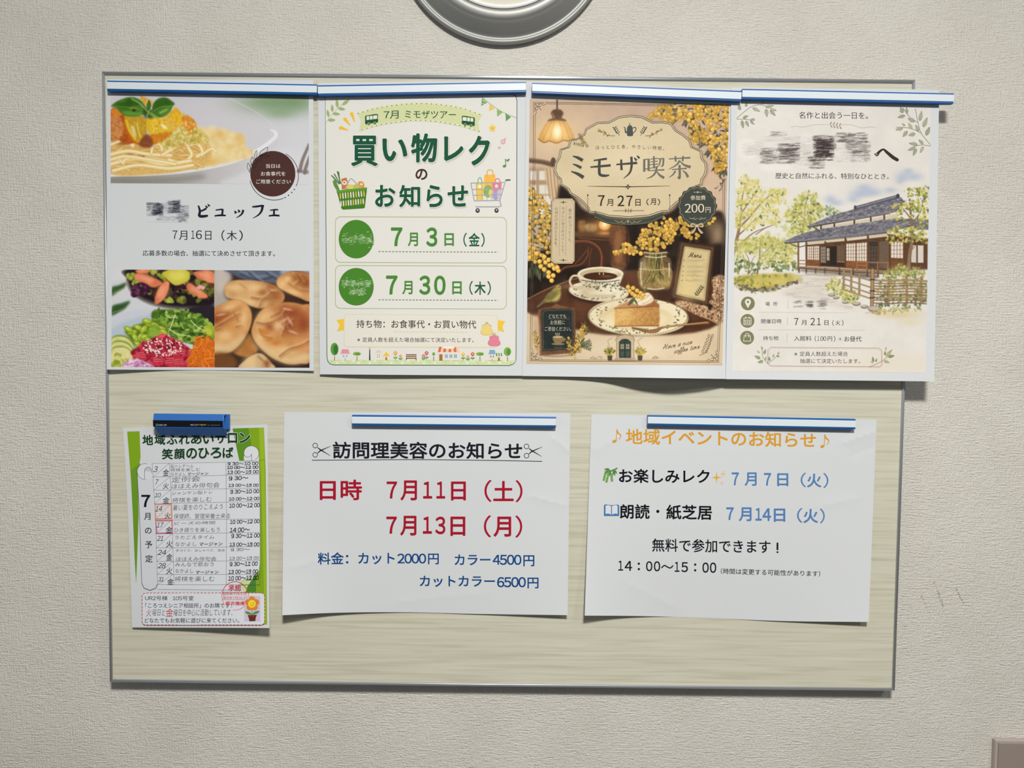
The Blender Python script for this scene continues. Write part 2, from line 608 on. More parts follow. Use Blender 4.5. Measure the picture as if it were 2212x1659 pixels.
    def done(p):
        T, C, Z = np.concatenate(p.T), np.concatenate(p.C), np.concatenate(p.Z)
        for _ in range(14):                                  # short chords, so that the ink follows the paper's curl
            e = np.linalg.norm(T - np.roll(T, -1, 1), axis=2)
            k = e.argmax(1)
            big = e.max(1) > 9.0
            if not big.any():
                break
            B, CB, ZB, kb = T[big], C[big], Z[big], k[big]
            i = np.arange(len(B))
            a, b, c = B[i, kb], B[i, (kb + 1) % 3], B[i, (kb + 2) % 3]
            ca, cb, cc_ = CB[i, kb], CB[i, (kb + 1) % 3], CB[i, (kb + 2) % 3]
            mm, cm = (a + b) / 2, (ca + cb) / 2
            T = np.concatenate([T[~big], np.stack([a, mm, c], 1), np.stack([mm, b, c], 1)])
            C = np.concatenate([C[~big], np.stack([ca, cm, cc_], 1), np.stack([cm, cb, cc_], 1)])
            Z = np.concatenate([Z[~big], ZB, ZB])
        ar = (T[:, 1, 0] - T[:, 0, 0]) * (T[:, 2, 1] - T[:, 0, 1]) - (T[:, 1, 1] - T[:, 0, 1]) * (T[:, 2, 0] - T[:, 0, 0])
        keep = np.abs(ar) > 1e-7
        T, C, Z, ar = T[keep], C[keep], Z[keep], ar[keep]
        flip = ar > 0
        T[flip] = T[flip][:, ::-1]
        C = np.array(C)
        C[flip] = C[flip][:, ::-1]
        px = T.reshape(-1, 2)
        v = p.s.world(px, np.repeat(Z, 3))
        p.obj = inkmesh(p.name, v, np.arange(len(px)).reshape(-1, 3), C.reshape(-1, 3), p.s.normals(px), p.parent or p.s.root, p.label)
        return p.obj

def inkmesh(name, v, faces, colors, normals, parent, label=None):
    me = bpy.data.meshes.new(name)
    k = faces.shape[1]
    me.vertices.add(len(v))
    me.vertices.foreach_set('co', v.ravel())
    me.loops.add(faces.size)
    me.loops.foreach_set('vertex_index', faces.ravel().astype(np.int32))
    me.polygons.add(len(faces))
    me.polygons.foreach_set('loop_start', np.arange(0, faces.size, k, dtype=np.int32))
    me.polygons.foreach_set('use_smooth', np.ones(len(faces), bool))
    a = me.attributes.new('ink', 'FLOAT_COLOR', 'POINT')
    a.data.foreach_set('color', np.hstack([colors, np.ones((len(v), 1))]).astype(np.float32).ravel())
    me.update(calc_edges=True)
    me.normals_split_custom_set_from_vertices(normals)
    o = link(name, me, M_INK, parent)
    if label:
        o['label'] = label
    return o
# ------------------------------------------------------------------ painted pictures (what the printer put on the paper)
def crm(pts, n=8, closed=False):
    p = np.asarray(pts, float)
    if len(p) < 3:
        return p
    q = np.vstack([p[-1], p, p[:2]]) if closed else np.vstack([2 * p[0] - p[1], p, 2 * p[-1] - p[-2]])
    out = []
    u = np.linspace(0, 1, n, endpoint=False)[:, None]
    for i in range(len(q) - 3):
        a, b, c, d = q[i:i + 4]
        out.append(0.5 * (2 * b + (c - a) * u + (2 * a - 5 * b + 4 * c - d) * u * u + (3 * b - a - 3 * c + d) * u ** 3))
    if not closed:
        out.append(p[-1:])
    return np.vstack(out)

def blur(a, r):
    r = int(round(r))
    if r < 1:
        return a
    for ax in (0, 1):
        for _ in range(2):
            p = [(0, 0)] * a.ndim
            p[ax] = (r + 1, r)
            q = np.cumsum(np.pad(a, p, mode='edge'), axis=ax)
            n = a.shape[ax]
            a = (np.take(q, range(2 * r + 1, 2 * r + 1 + n), ax) - np.take(q, range(0, n), ax)) / (2 * r + 1)
    return a

class Canvas:
    """colours on a 1-pixel grid over a quad of the photo; brush coordinates in frame F"""
    def __init__(c, quad, F, seed=0, base=(220, 220, 220)):
        c.quad = np.asarray(quad, float)
        c.F = F
        lo, hi = c.quad.min(0) - 2, c.quad.max(0) + 2
        c.o = lo
        c.W, c.Hh = int(hi[0] - lo[0]) + 2, int(hi[1] - lo[1]) + 2
        c.a = np.empty((c.Hh, c.W, 3))
        c.a[:] = base
        c.r = np.random.RandomState(seed)
        c.N = [c.noise(s) for s in (1.2, 4, 14, 45)]
    def noise(c, s):
        h, w = int(c.Hh / s) + 3, int(c.W / s) + 3
        g = c.r.rand(h, w)
        y, x = np.mgrid[0:c.Hh, 0:c.W] / s
        i, j = y.astype(int), x.astype(int)
        fy, fx = y - i, x - j
        fy, fx = fy * fy * (3 - 2 * fy), fx * fx * (3 - 2 * fx)
        return (g[i, j] * (1 - fx) + g[i, j + 1] * fx) * (1 - fy) + (g[i + 1, j] * (1 - fx) + g[i + 1, j + 1] * fx) * fy - 0.5
    def P(c, pts):
        return np.asarray(pts, float) / c.F[2] + [c.F[0], c.F[1]] - c.o
    def win(c, x0, y0, x1, y1):
        a, b = max(0, int(math.floor(x0))), max(0, int(math.floor(y0)))
        d, e = min(c.W, int(math.ceil(x1)) + 1), min(c.Hh, int(math.ceil(y1)) + 1)
        return None if a >= d or b >= e else (slice(b, e), slice(a, d))
    def put(c, w, m, colr, n=0.0, ns=1):
        v = c.a[w]
        k = np.asarray(col(colr), float) if np.ndim(colr) < 3 else colr
        if n:
            k = k + (c.N[ns][w] * n)[..., None] * np.array([1, 1, .9])
        v += (k - v) * m[..., None]
    def poly(c, pts, colr, a=1.0, soft=0.0, n=0, ns=1, g=None, sm=True):
        """filled outline; soft = blur in photo pixels; g = (p0, p1, colour at p1) for a gradient; n = mottling"""
        q = c.P(crm(pts, 6, True) if sm else pts)
        s = soft * 2 + 1
        lo, hi = q.min(0) - s, q.max(0) + s
        w = c.win(lo[0], lo[1], hi[0], hi[1])
        if w is None:
            return
        y0, x0, hh, ww = w[0].start, w[1].start, w[0].stop - w[0].start, w[1].stop - w[1].start
        m = np.zeros((hh, ww + 1))
        p2 = np.roll(q, -1, 0)
        SUB = 3
        for r in range(hh * SUB):
            yy = y0 + (r + .5) / SUB - 0.5
            hit = (q[:, 1] <= yy) != (p2[:, 1] <= yy)
            if not hit.any():
                continue
            xs = np.sort(q[hit, 0] + (yy - q[hit, 1]) / (p2[hit, 1] - q[hit, 1]) * (p2[hit, 0] - q[hit, 0])) - x0 + .5
            row = m[r // SUB]
            for s0, s1 in zip(xs[::2], xs[1::2]):
                s0, s1 = min(max(s0, 0), ww), min(max(s1, 0), ww)
                if s1 <= s0:
                    continue
                i0, i1 = int(s0), int(s1)
                if i0 == i1:
                    row[i0] += s1 - s0
                else:
                    row[i0] += 1 - (s0 - i0)
                    row[i0 + 1:i1] += 1
                    row[i1] += s1 - i1
        m = np.clip(m[:, :ww] / SUB, 0, 1)
        if soft:
            m = blur(m, soft)
        if g is not None:
            yy, xx = np.mgrid[w]
            p0, p1 = c.P([g[0]])[0], c.P([g[1]])[0]
            d = p1 - p0
            t = np.clip(((xx - p0[0]) * d[0] + (yy - p0[1]) * d[1]) / (d @ d), 0, 1)[..., None]
            colr = col(colr) * (1 - t) + col(g[2]) * t
        c.put(w, m * a, colr, n, ns)
    def ell(c, x, y, rx, ry, colr, a=1.0, soft=0.15, rot=0, n=0, ns=1):
        """soft = share of the radius over which the edge fades"""
        X, Y = c.P([(x, y)])[0]
        rx, ry = rx / c.F[2], ry / c.F[2]
        R = max(rx, ry) * (1 + soft) + 1
        w = c.win(X - R, Y - R, X + R, Y + R)
        if w is None:
            return
        yy, xx = np.mgrid[w]
        t = math.radians(rot)
        u = ((xx - X) * math.cos(t) + (yy - Y) * math.sin(t)) / rx
        v = (-(xx - X) * math.sin(t) + (yy - Y) * math.cos(t)) / ry
        d = np.sqrt(u * u + v * v)
        s = max(soft, 0.7 / min(rx, ry))
        c.put(w, np.clip((1 + s / 2 - d) / s, 0, 1) * a, colr, n, ns)
    def glow(c, x, y, rx, ry, colr, a=1.0, rot=0):
        X, Y = c.P([(x, y)])[0]
        rx, ry = rx / c.F[2], ry / c.F[2]
        R = max(rx, ry) * 2.2
        w = c.win(X - R, Y - R, X + R, Y + R)
        if w is None:
            return
        yy, xx = np.mgrid[w]
        t = math.radians(rot)
        u = ((xx - X) * math.cos(t) + (yy - Y) * math.sin(t)) / rx
        v = (-(xx - X) * math.sin(t) + (yy - Y) * math.cos(t)) / ry
        c.put(w, np.exp(-(u * u + v * v) * 1.2) * a, colr)
    def st(c, pts, w0, colr, a=1.0, w1=None, edge=None, sm=True, soft=0.9, n=0):
        """brush stroke; edge = colour towards its sides"""
        q = c.P(crm(pts, 6) if sm else pts)
        w1 = w0 if w1 is None else w1
        rad = np.interp(np.linspace(0, 1, len(q)), np.linspace(0, 1, len(w0)), w0) if np.ndim(w0) else np.linspace(w0, w1, len(q))
        rad = np.maximum(rad / 2 / c.F[2], 0.18)
        R = rad.max() + 1.5
        lo, hi = q.min(0) - R, q.max(0) + R
        w = c.win(lo[0], lo[1], hi[0], hi[1])
        if w is None:
            return
        yy, xx = np.mgrid[w]
        best = np.full(xx.shape, 9.0)
        rr_ = np.full(xx.shape, 1.0)
        for i in range(len(q) - 1):
            d = q[i + 1] - q[i]
            L = d @ d + 1e-9
            t = np.clip(((xx - q[i, 0]) * d[0] + (yy - q[i, 1]) * d[1]) / L, 0, 1)
            ra = rad[i] + t * (rad[i + 1] - rad[i])
            dist = np.hypot(xx - q[i, 0] - t * d[0], yy - q[i, 1] - t * d[1])
            s = (dist - ra)
            k = s < best
            best[k] = s[k]
            rr_[k] = ra[k]
        m = np.clip(0.5 - best / soft, 0, 1) * a * np.minimum(1, rr_ / 0.45)
        if edge is not None:
            t = np.clip((best + rr_) / rr_, 0, 1)[..., None] ** 2
            colr = col(colr) * (1 - t) + col(edge) * t
        c.put(w, m, colr, n)
    def dots(c, k, fx, size, cols, a=1.0, soft=0.3, asp=0.5):
        """k daubs; fx() gives a place"""
        for _ in range(k):
            x, y = fx()
            s = c.r.uniform(*size)
            c.ell(x, y, s, s * c.r.uniform(asp, 1), cols[c.r.randint(len(cols))], a, soft, c.r.uniform(0, 180))
    def inell(c, x, y, rx, ry):
        def f():
            t, q = c.r.uniform(0, 6.283), math.sqrt(c.r.rand())
            return x + rx * q * math.cos(t), y + ry * q * math.sin(t)
        return f
    def inpoly(c, pts):
        p = np.asarray(pts, float)
        lo, hi = p.min(0), p.max(0)
        p2 = np.roll(p, -1, 0)
        def f():
            for _ in range(60):
                x, y = c.r.uniform(lo[0], hi[0]), c.r.uniform(lo[1], hi[1])
                h = (p[:, 1] <= y) != (p2[:, 1] <= y)
                if (np.sum(p[h, 0] + (y - p[h, 1]) / (p2[h, 1] - p[h, 1]) * (p2[h, 0] - p[h, 0]) > x) % 2):
                    break
            return x, y
        return f
    def leaf(c, x0, y0, x1, y1, wd, colr, vein=None, a=1.0, n=10):
        p0, p1 = np.array([x0, y0], float), np.array([x1, y1], float)
        d = p1 - p0
        nn = np.array([-d[1], d[0]]) / (np.linalg.norm(d) + 1e-6) * wd
        c.poly([p0, p0 + d * .3 + nn * .85, p0 + d * .6 + nn * .8, p1, p0 + d * .6 - nn * .8, p0 + d * .3 - nn * .85], colr, a, n=n)
        if vein is not None:
            c.st([p0, p1], wd * .18, vein, .8)
    def smear(c, cells, tone, seed):
        r = np.random.RandomState(seed)
        for x0, x1, y0, y1, d in cells:
            for i in range(int((x1 - x0) * (y1 - y0) / 120)):
                x, y = r.uniform(x0, x1), r.uniform(y0, y1)
                L = min(r.uniform(14, 70), 2.2 * min(x - x0 + 8, x1 - x + 8))
                k = d * r.uniform(.3, 1.3) * (.72 + .22 * math.sin(y * .55))
                c.st([(x - L / 2, y + L * .03), (x + L / 2, y - L * .03)], r.uniform(3, 8), tone, min(k * .6, .9), soft=1.2)
    def mimosa(c, x, y, r, lit=1.0):
        b = np.array([222, 178, 78]) * lit
        c.ell(x, y, r * 1.08, r * 1.08, b * [.62, .5, .35], .8, .3)
        c.ell(x, y, r * .95, r * .95, b, 1, .25, n=26, ns=0)
        c.ell(x - r * .2, y - r * .28, r * .5, r * .45, np.minimum(b * [1.08, 1.16, 1.7], 250), .75, .7)
    def emit(c, sheet, name, label=None, parent=None, dz=0.03):
        q = c.quad
        nu = int(max(np.linalg.norm(q[1] - q[0]), np.linalg.norm(q[2] - q[3]))) + 1
        nv = int(max(np.linalg.norm(q[3] - q[0]), np.linalg.norm(q[2] - q[1]))) + 1
        V, U = np.meshgrid(np.linspace(0, 1, nv), np.linspace(0, 1, nu), indexing='ij')
        U, V = U.ravel()[:, None], V.ravel()[:, None]
        px = (q[0] * (1 - U) + q[1] * U) * (1 - V) + (q[3] * (1 - U) + q[2] * U) * V
        p = px - c.o
        i, j = np.clip(p[:, 1].astype(int), 0, c.Hh - 2), np.clip(p[:, 0].astype(int), 0, c.W - 2)
        fy, fx = (p[:, 1] - i)[:, None], (p[:, 0] - j)[:, None]
        k = (c.a[i, j] * (1 - fx) + c.a[i, j + 1] * fx) * (1 - fy) + (c.a[i + 1, j] * (1 - fx) + c.a[i + 1, j + 1] * fx) * fy
        sheet.z += dz
        idx = np.arange(nu * nv).reshape(nv, nu)
        f = np.stack([idx[:-1, :-1], idx[1:, :-1], idx[1:, 1:], idx[:-1, 1:]], -1).reshape(-1, 4)
        o = inkmesh(name, sheet.world(px, sheet.z), f, sheet.alb(np.clip(k, 2, 252)), sheet.normals(px), parent or sheet.root, label)
        sheet.z += 0.02
        sheet.zb = sheet.z
        return o
# ------------------------------------------------------------------ the seven notices
A = (200, 150, 4.2538)      # frames of the photo the tracings were measured in
B = (200, 480, 4.2538)
C = (670, 150, 4.4837)
D = (670, 460, 4.4837)
E_ = (1120, 150, 4.6083)
F = (1120, 480, 4.6083)
G = (1550, 150, 4.0963)
H = (1550, 460, 4.0963)
I = (250, 870, 6.1444)
J = (250, 1110, 6.1444)
K = (600, 870, 3.3515)
Lf = (1240, 870, 3.0722)

buffet = Sheet('buffet_poster', 'pasta buffet flyer with food photos and a brown disc, first in the upper row', [(230.5, 170.5), (677, 173), (678, 801), (230.5, 798.3)],
               [0, .36, .7, 1], [5.0, -1.1, -1.0, 1.6], 2.2, 17.8, k=1.06, seed=1)
shopping = Sheet('shopping_poster', 'white flyer with big green lettering, shopping basket and cart, second in the upper row', [(687, 179), (1136, 174), (1128.4, 811.7), (691, 808.6)],
                 [0, .15, .6, 1], [2.2, 4.4, 4.0, 3.0], 2.2, 16.8, k=1.05, seed=2)
cafe = Sheet('cafe_poster', 'brown vintage cafe flyer with coffee cup, cake slice and yellow mimosa', [(1136.3, 176), (1579.5, 193), (1567.4, 818.5), (1128.6, 812)],
             [0, .23, .39, .62, .74, .86, 1], [3.4, 3.8, 7.0, 19.5, 22.5, 19.5, 12.0], 3.0, 16.9, k=1.0, seed=3)
house = Sheet('house_poster', 'watercolour flyer of a tiled Japanese house in a garden, overhanging the right frame', [(1580, 189.5), (2029, 193.5), (2018.2, 823.9), (1567.8, 819)],
              [0, .5, 1], [11.5, 11.0, 10.5], 2.0, 18.2, k=1.02, seed=4)
salon = Sheet('timetable_notice', 'small green-edged timetable with handwriting, hanging from a blue clip', [(265.5, 924.5), (578, 917), (582.3, 1356.6), (285.8, 1355.4)],
              [0, .4, 1], [2.5, 6.0, 14.5], 1.8, 16.7, left=([0, .2, .5, .8, 1], [0, 1.5, 2, 1, 0]), k=1.08, seed=5)
hair = Sheet('haircut_notice', 'landscape white notice with dark red dates and scissors symbols in its heading', [(614, 890.5), (1232, 892), (1226, 1328.8), (609.7, 1329)],
             [0, .18, .38, .7, 1], [14.0, 4.5, 0.6, 0.6, 6.0], 2.6, 16.6, bot=([0, .15, .4, .7, 1], [0, -4.5, -6.5, -2.5, 0]), k=1.08, waves=1.3, seed=6,
             creases=((.92, .10, 1.01, .20, .5, .02), (.84, .40, 1.0, .46, .45, .02), (-.01, .78, .2, .70, .4, .03), (.3, .95, .75, .88, .3, .04)))
event = Sheet('event_notice', 'landscape white notice headed in orange lettering between music notes', [(1277.5, 895), (1893.5, 907), (1876.6, 1343.6), (1263, 1329.8)],
              [0, .1, .22, .7, 1], [13.0, 6.0, 1.2, 1.4, 7.0], 2.4, 16.6, bot=([0, .15, .4, .7, 1], [0, -1.5, -1.0, 2.0, 0]), k=1.08, waves=1.3, seed=7,
              creases=((.86, .13, 1.01, .05, .55, .02), (.9, .19, 1.01, .12, -.35, .02), (-.01, .2, .12, .09, .4, .03), (.78, .44, .97, .38, .35, .03), (.1, .8, .35, .97, .3, .03)))

salon.stacked = cafe.stacked = True
INK = (28, 28, 40)
# ---------- haircut notice
p = Part(hair, 'heading', K)
p.text('訪問理美容のお知らせ', 398, 1770, 280, 404, (26, 27, 38), 0.022, dy=6)
for x0, y0 in ((250, 292), (1780, 298)):
    p.line(cat([(x0 + 38, y0 + 32), (x0 + 62, y0 + 50), (x0 + 132, y0 + 92)]), [5, 9, 2.5], INK)
    p.line(cat([(x0 + 38, y0 + 74), (x0 + 62, y0 + 54), (x0 + 134, y0 + 22)]), [5, 9, 2.5], INK)
    for yy in (18, 85):
        p.line([(x0 + 21 + 17 * math.cos(t), y0 + yy + 17 * math.sin(t)) for t in np.linspace(0, 6.28, 20)[:-1]], 4.5, INK, closed=True)
p.line([(247, 416), (1080, 412), (1914, 424)], 5, INK, smooth=True)
p.done()
p = Part(hair, 'red_dates', K, 'dark red date lines')
R_ = (163, 22, 44)
p.text('日時', 304, 610, 556, 706, R_, 0.020)
p.text('7', 788, 864, 570, 694, R_, 0.020)
p.text('月', 888, 1008, 562, 708, R_, 0.020)
p.text('1', 1052, 1118, 570, 694, R_, 0.020)
p.text('1', 1148, 1212, 570, 694, R_, 0.020)
p.text('日', 1254, 1362, 570, 708, R_, 0.020)
p.text('（', 1496, 1548, 558, 718, R_, 0.004)
p.text('土', 1560, 1708, 566, 712, R_, 0.020)
p.text('）', 1722, 1772, 560, 720, R_, 0.004)
p.text('7', 786, 862, 824, 948, R_, 0.020)
p.text('月', 886, 1004, 818, 962, R_, 0.020)
p.text('1', 1050, 1116, 824, 948, R_, 0.020)
p.text('3', 1140, 1214, 824, 952, R_, 0.020)
p.text('日', 1250, 1358, 824, 964, R_, 0.020)
p.text('（', 1492, 1544, 814, 974, R_, 0.004)
p.text('月', 1562, 1690, 824, 970, R_, 0.020)
p.text('）', 1720, 1770, 816, 976, R_, 0.004)
p.done()
p = Part(hair, 'blue_prices', K, 'navy price lines')
U = (22, 70, 130)
p.text('料金：カット', 290, 846, 1084, 1172, U, 0.018, dy=-4)
p.text('2000', 866, 1074, 1092, 1164, U, 0.018)
p.text('円', 1088, 1166, 1092, 1170, U, 0.018)
p.text('カラー', 1280, 1540, 1098, 1176, U, 0.018, dy=0)
p.text('4500', 1556, 1764, 1100, 1174, U, 0.018)
p.text('円', 1778, 1858, 1104, 1184, U, 0.018)
p.text('カットカラー', 1028, 1572, 1252, 1332, U, 0.018, dy=2)
p.text('6500', 1588, 1796, 1262, 1336, U, 0.018)
p.text('円', 1808, 1888, 1266, 1344, U, 0.018)
p.done()

# ---------- event notice
p = Part(event, 'heading', Lf, 'orange heading')
O = (210, 152, 46)
p.text('地域イベントのお知らせ', 344, 1606, 172, 274, O, 0.019, dy=26)
for x, y in ((254, 172), (1634, 206)):
    p.ell(x + 14, y + 84, 15, 10, O, -20)
    p.line([(x + 26, y + 84), (x + 30, y + 4)], 5, O)
    p.line([(x + 30, y + 4), (x + 36, y + 26), (x + 56, y + 46), (x + 44, y + 74)], [8, 12, 7, 3], O, smooth=True)
p.done()
p = Part(event, 'bamboo_symbol', Lf)
GR, GD = (112, 158, 84), (84, 130, 66)
for a, b in (((212, 452), (196, 518)), ((232, 452), (214, 530)), ((248, 470), (252, 524))):
    p.line([a, b], 15, GR)
p.line([(206, 486), (226, 490)], 3, (190, 206, 170))
p.line([(288, 434), (262, 446), (240, 452), (204, 440)], 9, GD, smooth=True)
for a, b in (((236, 440), (200, 446)), ((236, 444), (206, 476)), ((246, 448), (234, 492)), ((262, 446), (260, 486)), ((266, 446), (286, 474)), ((262, 450), (274, 488))):
    p.line(cat([a, ((a[0] + b[0]) / 2, (a[1] + b[1]) / 2 - 3), b]), [4, 13, 1], GD)
p.done()
p = Part(event, 'recreation_line', Lf)
p.text('お楽しみレク', 298, 900, 438, 532, (16, 17, 24), 0.021, dy=4)
p.done()
def star4(p, x, y, r, c, r2=None):
    pts = []
    for i in range(4):
        for dr, da in ((r, 0), (r * 0.34, 22), (r * 0.26, 45), (r * 0.34, 68)):
            a = math.radians(i * 90 + da)
            pts.append((x + dr * math.sin(a) * (0.86 if i % 2 else 1), y - dr * math.cos(a)))
    p.poly(pts, c)
p = Part(event, 'sparkle_symbol', Lf)
SP = (226, 168, 62)
star4(p, 946, 496, 40, SP)
for x, y, r in ((990, 472, 25), (981, 534, 17)):
    star4(p, x, y, r, SP)
    star4(p, x, y, r * 0.45, (214, 216, 218))
p.done()
p = Part(event, 'book_symbol', Lf)
BK = (70, 118, 172)
p.poly([(198, 682), (206, 674), (248, 680), (294, 676), (300, 684), (300, 752), (198, 752)], BK)
for s in (-1, 1):
    p.poly([(249 + s * 3, 686), (249 + s * 22, 680), (249 + s * 40, 683), (249 + s * 40, 738), (249 + s * 22, 735), (249 + s * 3, 742)], (212, 216, 222))
p.done()
p = Part(event, 'reading_line', Lf)
p.text('朗読', 304, 502, 672, 770, (16, 17, 24), 0.021, dy=2)
p.ell(556, 721, 11, 11, (16, 17, 24))
p.text('紙芝居', 612, 916, 676, 774, (16, 17, 24), 0.021, dy=4)
p.done()
p = Part(event, 'blue_dates', Lf, 'blue date lines')
U = (84, 126, 180)
for s, x0, x1, y0, y1, ww in (('7', 1046, 1094, 462, 548, .022), ('月', 1132, 1212, 462, 552, .021), ('7', 1260, 1308, 466, 550, .022), ('日', 1348, 1422, 468, 554, .021), ('（', 1504, 1540, 464, 560, .002),
                              ('火', 1546, 1642, 470, 562, .021), ('）', 1654, 1688, 466, 566, .002), ('7', 1010, 1060, 694, 778, .022), ('月', 1094, 1178, 694, 786, .021), ('1', 1204, 1246, 698, 782, .021), ('4', 1250, 1308, 700, 784, .021),
                              ('日', 1326, 1402, 702, 790, .021), ('（', 1480, 1516, 698, 796, .002), ('火', 1522, 1620, 704, 798, .021), ('）', 1632, 1664, 702, 800, .002)):
    p.text(s, x0, x1, y0, y1, U, ww)

p.done()
p = Part(event, 'free_entry_line', Lf)
p.text('無料で参加できます', 518, 1304, 900, 988, (18, 20, 28), 0.012, dy=12)
p.rect(1344, 928, 1356, 978, (18, 20, 28))
p.rect(1344, 986, 1356, 997, (18, 20, 28))
p.done()
p = Part(event, 'time_line', Lf)
for s, x0, x1, y0, y1 in (('1', 294, 326, 1048, 1114), ('4', 336, 386, 1050, 1116), ('0', 478, 520, 1052, 1118), ('0', 530, 572, 1052, 1119), ('1', 668, 700, 1056, 1122), ('5', 712, 756, 1058, 1124), ('0', 852, 894, 1060, 1128), ('0', 902, 944, 1060, 1129)):
    p.text(s, x0, x1, y0, y1, (20, 21, 30), 0.016)
for x, y in ((430, 1068), (430, 1104), (804, 1074), (804, 1112)):
    p.ell(x, y, 8, 8, (20, 21, 30))
p.line([(580, 1096), (600, 1080), (620, 1090), (640, 1096), (658, 1080)], 8, (20, 21, 30), smooth=True)
p.text('（時間は変更する可能性があります）', 974, 1634, 1098, 1136, (24, 25, 34), 0.004, dy=18)
p.done()

# ---------- shopping flyer
GN = (26, 84, 60)
p = Part(shopping, 'printed_border', C)
fr = [(147, 255), (1960, 240), (1990, 255), (2003, 300), (2000, 1400), (1994, 2790), (1990, 2825), (1970, 2852), (1930, 2868), (225, 2862), (190, 2850), (170, 2825), (163, 2780), (152, 1400)]
p.poly(fr, (223, 222, 217), 0.02)
p.up(0.03)
p.line(fr, 6.5, (52, 92, 66), closed=True)
p.poly([(168, 2812), (1992, 2818), (1986, 2830), (1968, 2850), (1930, 2864), (225, 2858), (192, 2846)], (206, 220, 172))
rr = random.Random(3)
for i in range(34):
    x = 196 + i * 52.5
    p.rect(x, 2814 + (i % 2) * 18, x + 26, 2834 + (i % 2) * 20, (224, 231, 200) if i % 3 else (196, 213, 158))
p.done()
def sprig(p, stem, leaves, sc, lc, w=3):
    p.line(cat(stem), w, sc)
    for x0, y0, x1, y1, wd in leaves:
        a, b = np.array([x0, y0], float), np.array([x1, y1], float)
        n = np.array([-(b - a)[1], (b - a)[0]]) / (np.linalg.norm(b - a) + 1e-6) * wd
        c = lc if not isinstance(lc, list) else rr.choice(lc)
        p.blob([a, a + (b - a) * 0.35 + n, b - (b - a) * 0.25 + n * 0.7, b, b - (b - a) * 0.25 - n * 0.7, a + (b - a) * 0.35 - n], c, n=4)
shopping.zb = shopping.z
p = Part(shopping, 'leaf_sprig', C)
sprig(p, [(150, 520), (215, 430), (290, 355), (330, 320)],
      [(180, 460, 165, 390, 14), (215, 410, 212, 340, 14), (265, 370, 256, 285, 15), (310, 345, 380, 290, 16), (270, 375, 340, 388, 15), (215, 425, 290, 435, 15), (170, 490, 245, 490, 16)],
      (172, 184, 140), (158, 178, 118))
p.done()
p = Part(shopping, 'yellow_rays', C)
for a, b in (((400, 425), (432, 508)), ((335, 478), (388, 540)), ((292, 562), (368, 588))):
    p.line([a, b], 34, (236, 190, 58), w1=8)
    p.ell(a[0] + 2, a[1] + 4, 17, 17, (236, 190, 58))
p.done()
p = Part(shopping, 'bunting', C)
p.line(cat([(1655, 255), (1740, 330), (1860, 410), (2000, 470)]), 4, (130, 165, 110))
for q, c in (([(1664, 275), (1716, 320), (1656, 354)], (118, 160, 96)), ([(1736, 335), (1788, 376), (1732, 404)], (232, 196, 98)), ([(1808, 388), (1866, 414), (1812, 458)], (142, 180, 110)), ([(1892, 428), (1946, 460), (1896, 502)], (104, 152, 96))):
    p.poly(q, c)
p.line([(1670, 298), (1700, 318)], 5, (214, 224, 200))
p.line([(1664, 330), (1690, 334)], 5, (214, 224, 200))
p.done()
p = Part(shopping, 'banner', C)
top = cat([(455, 415), (700, 352), (1050, 318), (1400, 350), (1668, 432)])
btm = cat([(1640, 608), (1400, 540), (1050, 500), (700, 540), (472, 602)])
p.poly(list(top) + [(1626, 508)] + list(btm) + [(494, 498)], (208, 214, 164), 0.02)
p.up(0.02)
p.line(top + [0, 9], 14, (221, 223, 190))
p.line(btm - [0, 9], 14, (221, 223, 190))
p.dash(top + [4, 12], 7, (74, 84, 52), 11, 37)
p.dash(btm - [0, 8], 7, (74, 84, 52), 11, 37)
p.text('7月', 712, 856, 402, 480, GN, 0.006, dy=-4)
p.text('ミモザツアー', 918, 1412, 396, 472, GN, 0.006, dy=6)
for x, y, f in ((532, 440, 1), (1470, 442, -1)):
    def X(u):
        return x + (u if f > 0 else 124 - u)
    sl = -0.12 * f
    def q(u, v):
        return (X(u), y + v + sl * (u if f > 0 else u - 124) * 1.0 * (1 if f > 0 else -1))
    p.blob([q(2, 12), q(30, 8), q(118, 6), q(122, 40), q(122, 86), q(60, 90), q(6, 92), q(0, 50)], GN, n=4)
    for u in (14, 46, 78, 100):
        p.poly([q(u, 16), q(u + (26 if u < 90 else 16), 16), q(u + (26 if u < 90 else 16), 52), q(u, 52)], (226, 228, 206))
    for u in (36, 94):
        c = q(u, 92)
        p.ell(c[0], c[1], 15, 15, (208, 214, 164))
        p.ell(c[0], c[1], 12, 12, GN)
        p.ell(c[0], c[1], 4, 4, (190, 200, 150))
p.done()
p = Part(shopping, 'headline', C, 'dark green headline')
for dx, dy, c, w in ((9, 10, (206, 200, 190), .055), (0, 0, (236, 236, 232), .052), (0, 0, GN, .033)):
    for s, x0, x1, y0, y1 in (('買', 396, 656, 640, 938), ('い', 698, 942, 668, 890), ('物', 976, 1232, 618, 902), ('レ', 1296, 1486, 648, 888), ('ク', 1536, 1742, 640, 932)):
        e = (w - .033) * 260
        p.text(s, x0 + dx - e, x1 + dx + e, y0 + dy - e, y1 + dy + e, c, w if s != '買' else w - .010)
    p.up(0.01)
p.done()
p = Part(shopping, 'second_headline', C)
p.text('の', 1020, 1136, 962, 1070, (66, 40, 36), 0.026)
for dx, dy, c, w in ((7, 8, (206, 200, 190), .052), (0, 0, (236, 236, 232), .048), (0, 0, GN, .026)):
    for s, x0, x1, y0, y1 in (('お', 628, 826, 1118, 1332), ('知', 862, 1066, 1118, 1336), ('ら', 1126, 1284, 1118, 1334), ('せ', 1330, 1530, 1122, 1330)):
        e = (w - .026) * 200
        p.text(s, x0 + dx - e, x1 + dx + e, y0 + dy - e, y1 + dy + e, c, w)
    p.up(0.01)
p.done()
